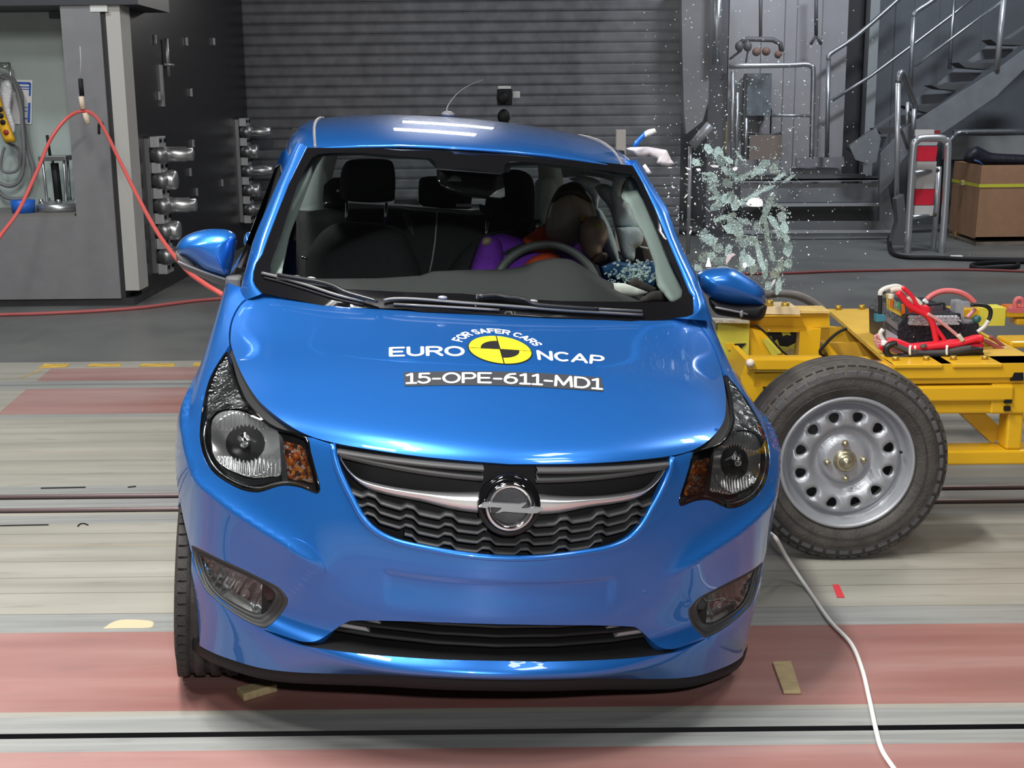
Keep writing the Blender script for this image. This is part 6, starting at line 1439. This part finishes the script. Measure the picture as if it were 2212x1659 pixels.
# grey hose arch on the front
cb = MB().tube([at(*Z1(*p), 5.3) for p in ((600,195),(700,185),(850,180),(1000,200),(1120,245),(1230,310),(1340,395))], .014, 8, sub=4).tube([at(*Z1(*p), 5.32) for p in ((640,225),(800,205),(960,225),(1080,265),(1200,335),(1300,400))], .010, 8, sub=4)
tpart(cb, 'grey_hose', mat('hose_grey', (.19, .18, .18), .5))
tpart(MB().tube([at(*Z1(*p), 4.9) for p in ((1600,605),(1500,650),(1400,730),(1340,800),(1280,870),(1300,940))], .006, 6, sub=3), 'black_lead', BLACKP)
tpart(MB().tube([at(*Z1(*p), 4.9) for p in ((500,560),(560,600),(660,690),(830,880),(990,985))], .004, 6, sub=3), 'thin_lead', BLACKP)
# ---- data recorder standing on the deck
zd = dz+.001
rec0 = at(*Z2(700, 1170), 4.72); rec = empty('data_recorder', (rec0[0], rec0[1], zd)); tag(rec, 'black data recorder box with ribbed top standing on the yellow trolley deck', 'recorder')
RO = rec.location.copy()
def rpart(mb, name, m, par=None):
    o = mb.build(name, m, None, off=(0, 0, 0)); o.data.transform(Matrix.Translation(-RO)); o.parent = par or rec; o.location = (0, 0, 0); return o
Yr = 4.78
def rq(q, Y, d, name, m, par=None):
    a = [at(*Z2(*p), Y) for p in q]; n = len(a)
    for p in a: p[2] = max(p[2], zd+.001)
    return rpart(MB().add(a+[p+np.array([0, d, 0]) for p in a], [tuple(range(n)), tuple(reversed(range(n, 2*n)))]+[(i, i+n, (i+1) % n+n, (i+1) % n) for i in range(n)]), name, m, par)
RB = mat('recorder_black', (.014, .015, .022), .4, bump=.4, bscale=90)
body_ = rq([(520,1170),(520,700),(620,560),(1350,550),(1360,690),(1600,690),(1600,1170)], Yr, .42, 'case', RB)
rq([(655,580),(1310,575),(1310,700),(1160,705),(900,715),(650,705)], Yr-.012, .02, 'ribbed_plate', mat('ribbed_silver', (.55, .56, .60), .3, .6, bump=1, bscale=60), body_)
for x in range(660, 1320, 50):
    for y in (600, 640, 680): rpart(MB().box(at(*Z2(x+(25 if y == 640 else 0), y), Yr-.015), (.012, .008, .008), R3(.6, 'y')), 'rib', mat('rib_silver', (.65, .66, .7), .3, .6), body_)
rq([(330,580),(550,720),(545,820),(330,650)], Yr+.02, .03, 'side_rail', mat('rail_silver', (.35, .34, .34), .35, .6)); rq([(330,650),(530,820),(520,960),(330,780)], Yr+.03, .03, 'side_panel', mat('panel_brown_grey', (.12, .115, .12), .5)); rq([(340,760),(500,860),(500,930),(350,900)], Yr, .02, 'side_label', mat('label_grey', (.40, .40, .44), .5))
rq([(370,300),(390,290),(560,480),(600,540),(570,600),(380,500)], Yr+.04, .03, 'connector_bank', mat('connector_yellow', (.72, .50, .06), .5)); rq([(410,370),(440,370),(430,470),(400,450)], Yr+.03, .02, 'orange_plug', mat('plug_orange', (.75, .16, .02), .5)); rq([(545,440),(590,430),(600,550),(550,560)], Yr+.03, .02, 'orange_plug', mat('plug_orange', (.75, .16, .02), .5)); rq([(450,370),(540,410),(545,520),(440,460)], Yr+.03, .02, 'plug_row', mat('plug_mixed', (.25, .30, .25), .5, bump=1, bscale=80))
rq([(510,400),(530,400),(525,480),(505,470)], Yr+.02, .02, 'green_plug', mat('plug_green', (.03, .35, .12), .5)); rq([(205,560),(330,575),(330,650),(205,660)], Yr-.03, .03, 'teal_connector', mat('teal', (.04, .20, .27), .5))
rq([(1290,390),(1390,380),(1400,640),(1540,660),(1540,700),(1370,690),(1280,560)], Yr+.02, .06, 'silver_fitting', mat('fitting_silver', (.52, .55, .60), .3, .6)); rq([(1380,400),(1490,400),(1500,470),(1400,460)], Yr+.01, .04, 'silver_fitting', mat('fitting_silver', (.52, .55, .60), .3, .6))
rpart(MB().ball(at(*Z2(1570, 625), Yr), .016), 'green_knob', mat('knob_green', (.03, .12, .12), .35))
for x, y in ((715,865),(1215,905)): rpart(MB().ball(at(*Z2(x, y), Yr-.005), .004), 'screw', CHROME)
def tb(name, pts, r, m, Y=Yr, sub=4, n=7): return rpart(MB().tube([at(*Z2(*p[:2]), p[2] if len(p) > 2 else Y) for p in pts], r, n, sub=sub), name, m)
RW = mat('red_wire', (.72, .02, .04), .4); PW = mat('pink_wire', (.60, .28, .28), .5); BK = mat('black_wire', (.015, .015, .017), .4); WWr = mat('white_wire', (.62, .62, .60), .45); LR = mat('light_red_hose', (.68, .16, .17), .45)
Yw = Yr-.05
tb('black_lead', [(255,560),(262,420),(262,300),(320,240)], .008, BK); tb('white_lead', [(262,300),(270,250),(330,210),(420,185),(490,180),(560,210),(610,250)], .010, WWr)
tb('red_bundle', [(500,260),(560,330),(640,430),(760,500),(880,560),(950,640),(990,760),(1010,860),(1030,950)], .012, RW, Yw-.02); tb('red_bundle', [(560,190),(640,260),(700,330),(760,430),(860,500),(930,600),(1000,720),(1100,860),(1150,940)], .008, RW, Yw-.02); tb('red_bundle', [(650,500),(750,480),(860,470),(900,500),(900,540)], .012, RW, Yw)
tb('red_bundle', [(680,470),(760,520),(860,540)], .010, RW, Yw); tb('pink_lead', [(900,550),(1000,610),(1140,710),(1250,800),(1330,870),(1380,930)], .0065, PW, Yw-.03); tb('white_tape', [(630,320),(700,360),(760,400),(800,440)], .014, mat('tape_cream', (.62, .57, .48), .6), Yw-.01); tb('white_tape', [(400,240),(470,220),(560,230),(620,260)], .010, mat('tape_cream', (.62, .57, .48), .6), Yw); tb('white_tape', [(410,280),(405,350)], .012, mat('tape_cream', (.62, .57, .48), .6), Yw)
tb('white_tape', [(1320,840),(1350,880),(1380,920)], .009, mat('tape_cream', (.62, .57, .48), .6), Yw-.04)
tb('red_hose', [(890,360),(960,300),(1080,250),(1200,240),(1330,260),(1440,310),(1510,370),(1545,410)], .011, LR, Yr+.25); tb('white_tape', [(850,360),(900,410)], .008, WHITE, Yr+.2); tb('pink_lead', [(950,440),(1020,490),(1070,530)], .010, LR, Yr+.2); tb('pink_lead', [(1550,480),(1500,540),(1440,600)], .008, PW, Yr)
tb('black_lead', [(1490,430),(1600,430),(1700,450),(1755,500),(1755,580),(1730,640)], .008, BK, Yr-.02); tb('white_lead', [(1730,640),(1680,720),(1620,770),(1580,800)], .008, WWr, Yr-.02)
tb('black_lead', [(840,430),(1000,425),(1120,410),(1130,500)], .005, BK, Yr+.1)
# cable bundle lying along the front
tb('red_bundle', [(360,930),(480,945),(600,990),(700,1020),(850,1010),(1000,990),(1150,980),(1300,960),(1450,920),(1560,890),(1640,900)], .016, RW, Yw-.03); tb('red_bundle', [(640,1010),(760,1040),(900,1030),(1100,1030),(1300,1010),(1480,985),(1640,1000)], .015, RW, Yw-.02)
tb('red_bundle', [(600,1000),(700,1000),(850,985),(1000,970),(1200,950),(1400,930)], .014, RW, Yw-.02)
tb('black_bundle', [(480,960),(400,970),(340,1020),(360,1100),(450,1150),(620,1130),(760,1100),(950,1110),(1200,1100),(1400,1060),(1560,1040),(1640,1050)], .012, BK, Yw-.05); tb('black_bundle', [(430,970),(560,1020),(700,1070),(900,1080),(1150,1070),(1350,1030),(1500,1010)], .010, mat('grey_wire', (.07, .07, .075), .4), Yw-.05); tb('black_bundle', [(600,1110),(800,1140),(1100,1140),(1350,1110),(1600,1090)], .011, BK, Yw-.04)
tb('black_bundle', [(560,1150),(700,1165),(1000,1165),(1300,1150),(1560,1110),(1650,1080)], .012, BK, Yw-.03)
for pts in [[(190,840),(200,920),(230,1000),(300,1040)], [(210,830),(250,880),(300,930),(340,960)], [(180,900),(240,930),(310,940)], [(200,960),(260,960),(330,930)], [(260,800),(290,870),(330,930)], [(370,1000),(470,1030),(580,1060),(620,1080)], [(380,1040),(480,1070),(590,1080)], [(250,1010),(280,980),(330,950)]]: tb('pink_lead', pts, .0055, PW, Yw)
tb('red_bundle', [(240,990),(290,1030),(320,1060)], .008, RW, Yw); tb('white_lead', [(300,760),(260,820),(290,900),(340,960)], .009, WWr, Yw); tb('white_tape', [(320,920),(310,980)], .012, WHITE, Yw-.02)
for x in (670, 1170, 730): tb('cable_tie', [(x,980),(x-8,1050),(x-5,1110)] if x != 730 else [(x,990),(x+8,1030)], .0045, WHITE, Yw-.065, 2)
tb('grey_patch', [(840,970),(850,1005)], .012, mat('tape_grey', (.12, .11, .11), .6), Yw-.05)
tb('pink_lead', [(1600,900),(1700,930),(1800,980),(1900,1030),(2050,1090),(2212,1120),(2300,1130)], .009, mat('twisted_red', (.35, .08, .08), .5), Yr+.05); tb('twisted_lead', [(1400,1120),(1600,1130),(1800,1145),(2000,1170),(2212,1185),(2300,1190)], .008, mat('twisted_red2', (.45, .10, .10), .5, bump=1, bscale=150), Yw); tb('twisted_lead', [(1750,860),(1850,930),(1950,1010)], .007, mat('twisted_red', (.35, .08, .08), .5), Yr+.1)
rq([(530,1185),(1570,1175),(1570,1205),(530,1222)], 4.70, .05, 'foot_rail', mat('foot_silver', (.5, .5, .52), .4, .5))
o = inflate('white_tag', [Z2(1780,1075),Z2(1860,1030),Z2(1960,1000),Z2(2050,1030),Z2(2150,1075),Z2(2060,1115),Z2(1950,1140),Z2(1840,1120)], 4.85, .006, 5, mat('tag_cream', (.72, .70, .45), .6), None, world=True, step=4); tag(o, 'cream paper tag lying on the red cables beside the recorder', 'tag')
o = MB().tube([at(*Z2(*p), 5.9) for p in ((2100,480),(2090,400),(2120,350),(2180,360),(2200,420),(2180,470))], .012, 8, sub=3).box(at(*Z2(2150, 500), 5.9), (.1, .05, .02)).build('red_coil', LR); tag(o, 'small red cable coil at the right picture edge on the far rail', 'cable')
for q in ([(1590,850),(1620,810),(1700,860),(1760,890),(1800,930),(1740,900),(1680,870)], [(1640,990),(1660,970),(1790,1100),(1700,1100)]): rq(q, Yr+.1, .03, 'deck_bracket', YEL)
# ================================================================= FLYING GLASS
GM = mat('shattered_glass', (.42, .60, .58), .12, 0, 1, bump=.9, bscale=220)
def crackle():
    m = GM; nt = m.node_tree; b = nt.nodes['Principled BSDF']; v = nt.nodes.new('ShaderNodeTexVoronoi'); v.inputs['Scale'].default_value = 160; v.feature = 'DISTANCE_TO_EDGE'
    tc = nt.nodes.new('ShaderNodeTexCoord'); nt.links.new(tc.outputs['Object'], v.inputs['Vector']); r = nt.nodes.new('ShaderNodeValToRGB'); r.color_ramp.elements[0].position = .02; r.color_ramp.elements[1].position = .14
    r.color_ramp.elements[0].color = (.62, .76, .74, 1); r.color_ramp.elements[1].color = (.26, .39, .38, 1); nt.links.new(v.outputs[0], r.inputs[0]); nt.links.new(r.outputs[0], b.inputs['Base Color'])
crackle()
rng = random.Random(11)
YG = 5.0
def shard(L, Y, ti=0., thick=.006, label=None, group=None):
    c = at(sum(p[0] for p in L)/len(L), sum(p[1] for p in L)/len(L), Y); n = len(L); A = []
    ang = rng.uniform(-.5, .5); 
    for x, y in L:
        p = at(x, y, Y); d = p-c; A.append(d+np.array([0, d[0]*math.tan(ang)+d[2]*ti, 0]))
    mb = MB().add(A+[p+np.array([0, thick, 0]) for p in A], [tuple(range(n)), tuple(reversed(range(n, 2*n)))]+[(i, i+n, (i+1) % n+n, (i+1) % n) for i in range(n)])
    o = mb.build('glass_shard', GM, None, off=(0, 0, 0)); o.location = c
    tag(o, label or 'greenish crumbled glass fragment flying beside the car roof', 'glass shard', group or 'flying glass fragments'); return o
def blob(cx, cy, rx, ry, rot, n=9, j=.28):
    L = []; a0 = rng.random()*6
    for k in range(n):
        a = a0+2*math.pi*k/n; q = 1+rng.uniform(-j, j); x = rx*q*math.cos(a); y = ry*q*math.sin(a); L.append((cx+x*math.cos(rot)-y*math.sin(rot), cy+x*math.sin(rot)+y*math.cos(rot)))
    return L
# large pieces (centre x, y, half-length, half-width, angle) read off the picture
def zc(x, y): return 1400+x/4.147, 280+y/4.147
BIG = [(540,170,50,36,1.2),(630,210,70,46,1.5),(655,280,60,40,.9),(720,270,55,22,.6),(820,240,50,12,.9),(790,300,40,12,1.5),(700,370,60,30,.8),(760,400,80,20,1.0),(820,430,60,22,-.6),(880,410,80,20,-.6),(960,380,70,26,-.7),(1040,310,60,35,-.8),(1010,370,50,24,-.3),(1130,350,50,45,.4),(1180,420,70,16,-.5),(1260,440,60,14,-.6),
 (530,400,60,14,.15),(530,450,60,16,.35),(590,430,50,30,1.2),(580,500,46,30,.4),(600,560,60,24,.6),(600,610,60,16,-.2),(620,680,80,30,-.5),(660,650,60,30,.2),(700,620,50,40,.8),(640,800,70,20,-.4),(720,780,80,26,-.3),(760,830,80,40,.5),(740,890,80,40,.2),(800,900,50,70,.1),(820,960,30,60,.4),
 (900,620,110,22,-.5),(990,560,100,18,-.6),(1060,530,80,18,-.5),(1100,620,60,24,-1.1),(1070,700,30,90,.45),(1040,780,26,80,.3),(1060,900,24,110,-.1),(1090,1030,22,90,-.25),(1110,1120,22,70,-.3),(1120,830,26,80,-.45),(1160,900,28,70,-.2),(1220,880,34,50,.2),(1230,960,30,50,-.3),(1250,1070,40,70,.15),(1260,1200,36,50,.5),(1180,1230,34,60,.2),(1140,1290,40,60,.6),(1170,1400,36,70,.3),(1080,1400,40,40,0),
 (990,1080,26,90,-.35),(1010,1170,24,90,-.25),(950,1250,34,60,.6),(900,1180,50,50,.1),(930,1000,60,44,.2),(870,1010,40,50,.9),(540,980,70,50,.25),(500,930,30,40,.7),(620,1060,60,40,.4),(560,1130,50,40,.1),(490,1150,40,50,.5),(650,1180,70,46,.2),(720,1090,30,60,.3),(710,480,50,40,.3),(745,600,44,50,.1),(780,660,40,70,.1),(850,1160,34,90,.1),(1050,1250,30,80,.1),(860,820,60,24,.4),(1200,780,50,50,.2),(430,290,40,30,.3),(1195,700,60,16,.6),(980,870,36,36,0),(830,1240,30,60,0),(450,1240,40,30,.2)]
ng = 0
for (x, y, a, b, r) in BIG:
    cx, cy = zc(x, y); shard(blob(cx, cy, a/4.147, b/4.147, r, rng.choice((9, 11, 13)), .22), YG+rng.uniform(-.22, .22), rng.uniform(-.6, .6), .006); ng += 1
# bright glinting pieces
SH = mat('glinting_glass', (.92, .94, .95), .25, 0, coat=1)
for L, lab in (([(877,665),(900,630),(930,612),(980,610),(1020,625),(1030,655),(1025,685),(990,692),(930,690),(890,680)], 'large bright white glinting glass piece in the middle of the burst'), ([(550,320),(600,315),(635,325),(630,340),(580,338)], 'bright flat glint piece below the topmost glass clump'), ([(757,345),(780,333),(803,338),(800,358),(775,370),(760,362)], 'bright oval glint piece right of the topmost clump'), ([(845,1200),(865,1188),(885,1200),(887,1225),(868,1245),(850,1230)], 'bright round glint piece above the right door mirror'), ([(1097,1395),(1120,1350),(1145,1340),(1138,1370),(1115,1398)], 'bright slanted glint piece near the tail of the burst'), ([(515,1230),(535,1150),(548,1145),(565,1230)], 'white pointed glint piece left above the right door mirror'), ([(330,335),(370,345),(385,360),(350,358)], 'bright slim glint piece beside the torn white cloth'), ([(430,350),(465,347),(472,365),(445,375)], 'bright small glint piece right of the torn white cloth'), ([(567,1245),(640,1228),(720,1232),(738,1245),(650,1252)], 'white sliver lying on top of the right door mirror'), ([(697,1170),(715,1130),(760,1105),(785,1118),(750,1140),(730,1170),(700,1210)], 'pinkish curled shard above the right door mirror')):
    o = shard([zc(*p) for p in L], YG-.25 if 'mirror' not in lab else 4.35, 0, .004, lab, 'bright glass glints'); o.data.materials.clear(); o.data.materials.append(SH if 'pink' not in lab else mat('shard_pink', (.55, .45, .47), .4))
    del o['group']
# small loose fragments, individually
SM = []
for k in range(215):
    if k < 110: x, y = rng.uniform(60, 640), rng.triangular(330, 1250, 480); 
    else: x, y = rng.uniform(420, 1330), rng.uniform(150, 1450)
    if x < 60+(y-330)*.42: continue
    SM.append((x, y, rng.choice((5, 7, 9, 12, 20))*(1.3 if k < 60 else 1), rng.choice((4, 5, 7)), rng.uniform(0, 3.1)))
meshes = []
for k in range(10):
    bm = bmesh.new(); bmesh.ops.create_icosphere(bm, subdivisions=1, radius=1)
    for v in bm.verts: v.co *= rng.uniform(.65, 1.2)
    me = bpy.data.meshes.new('glass_fragment'); bm.to_mesh(me); bm.free(); me.materials.append(GM if k % 3 else SH); meshes.append(me)
px = .00185
for (x, y, a, b, r) in SM:
    c = at(*zc(x, y), YG+rng.uniform(-.4, .35)); o = bpy.data.objects.new('glass_fragment', rng.choice(meshes)); COL.objects.link(o); o.location = c; o.scale = (a/4.147*px*1.1, .004, b/4.147*px*1.1); o.rotation_euler = (rng.uniform(-.5, .5), r, rng.uniform(-.6, .6))
    tag(o, 'small glass fragment flying beside the car roof', 'glass fragment', 'small flying glass fragments')
# countless sparkles
mb = MB()
def tet(c, s):
    R = R3(rng.random()*6, 'z')@R3(rng.random()*6, 'x'); V = [c+R@(np.array(v)*s) for v in ((1,1,1),(1,-1,-1),(-1,1,-1),(-1,-1,1))]; mb.add(V, [(0,1,2),(0,3,1),(0,2,3),(1,3,2)])
for k in range(3300):
    if k < 2400:
        x, y, a, b, r = rng.choice(BIG); dx, dy = rng.gauss(0, a*.75), rng.gauss(0, b*.85); X, Y_ = zc(x+dx*math.cos(r)-dy*math.sin(r), y+dx*math.sin(r)+dy*math.cos(r)); s = rng.uniform(.0008, .0024); yy = YG+rng.uniform(-.28, .2)
    else:
        X = rng.gauss(1620, 130); Y_ = rng.gauss(330, 190); s = rng.uniform(.0008, .0026); yy = YG+rng.uniform(-.5, .6)
        if X < 1400+(Y_-250)*.4 or Y_ > 720: continue
    tet(at(X, Y_, yy), s)
o = mb.build('glass_dust', mat('sparkle_glass', (.50, .62, .62), .12, 0, 1)); tag(o, 'cloud of tiny glass crumbs and sparkles around the flying shards', 'glass dust', None, 'stuff')

# thin dust cloud thrown up beside the roof
dm_ = bpy.data.materials.new('dust'); dm_.use_nodes = True; nt = dm_.node_tree; nt.nodes.clear(); ou = nt.nodes.new('ShaderNodeOutputMaterial'); vs = nt.nodes.new('ShaderNodeVolumeScatter'); vs.inputs['Color'].default_value = (.8, .86, .95, 1)
nz = nt.nodes.new('ShaderNodeTexNoise'); nz.inputs['Scale'].default_value = 3.5; tc = nt.nodes.new('ShaderNodeTexCoord'); nt.links.new(tc.outputs['Object'], nz.inputs[0]); mr_ = nt.nodes.new('ShaderNodeMapRange'); mr_.inputs[1].default_value = .42; mr_.inputs[2].default_value = .7; mr_.inputs[3].default_value = 0; mr_.inputs[4].default_value = .22
nt.links.new(nz.outputs[0], mr_.inputs[0]); nt.links.new(mr_.outputs[0], vs.inputs['Density']); nt.links.new(vs.outputs[0], ou.inputs['Volume'])
c = at(1500, 210, 6.2); o = MB().ball(c, (.55, .6, .62)).build('dust_cloud', dm_); tag(o, 'faint bluish dust haze hanging above the flying glass', 'dust', None, 'stuff')
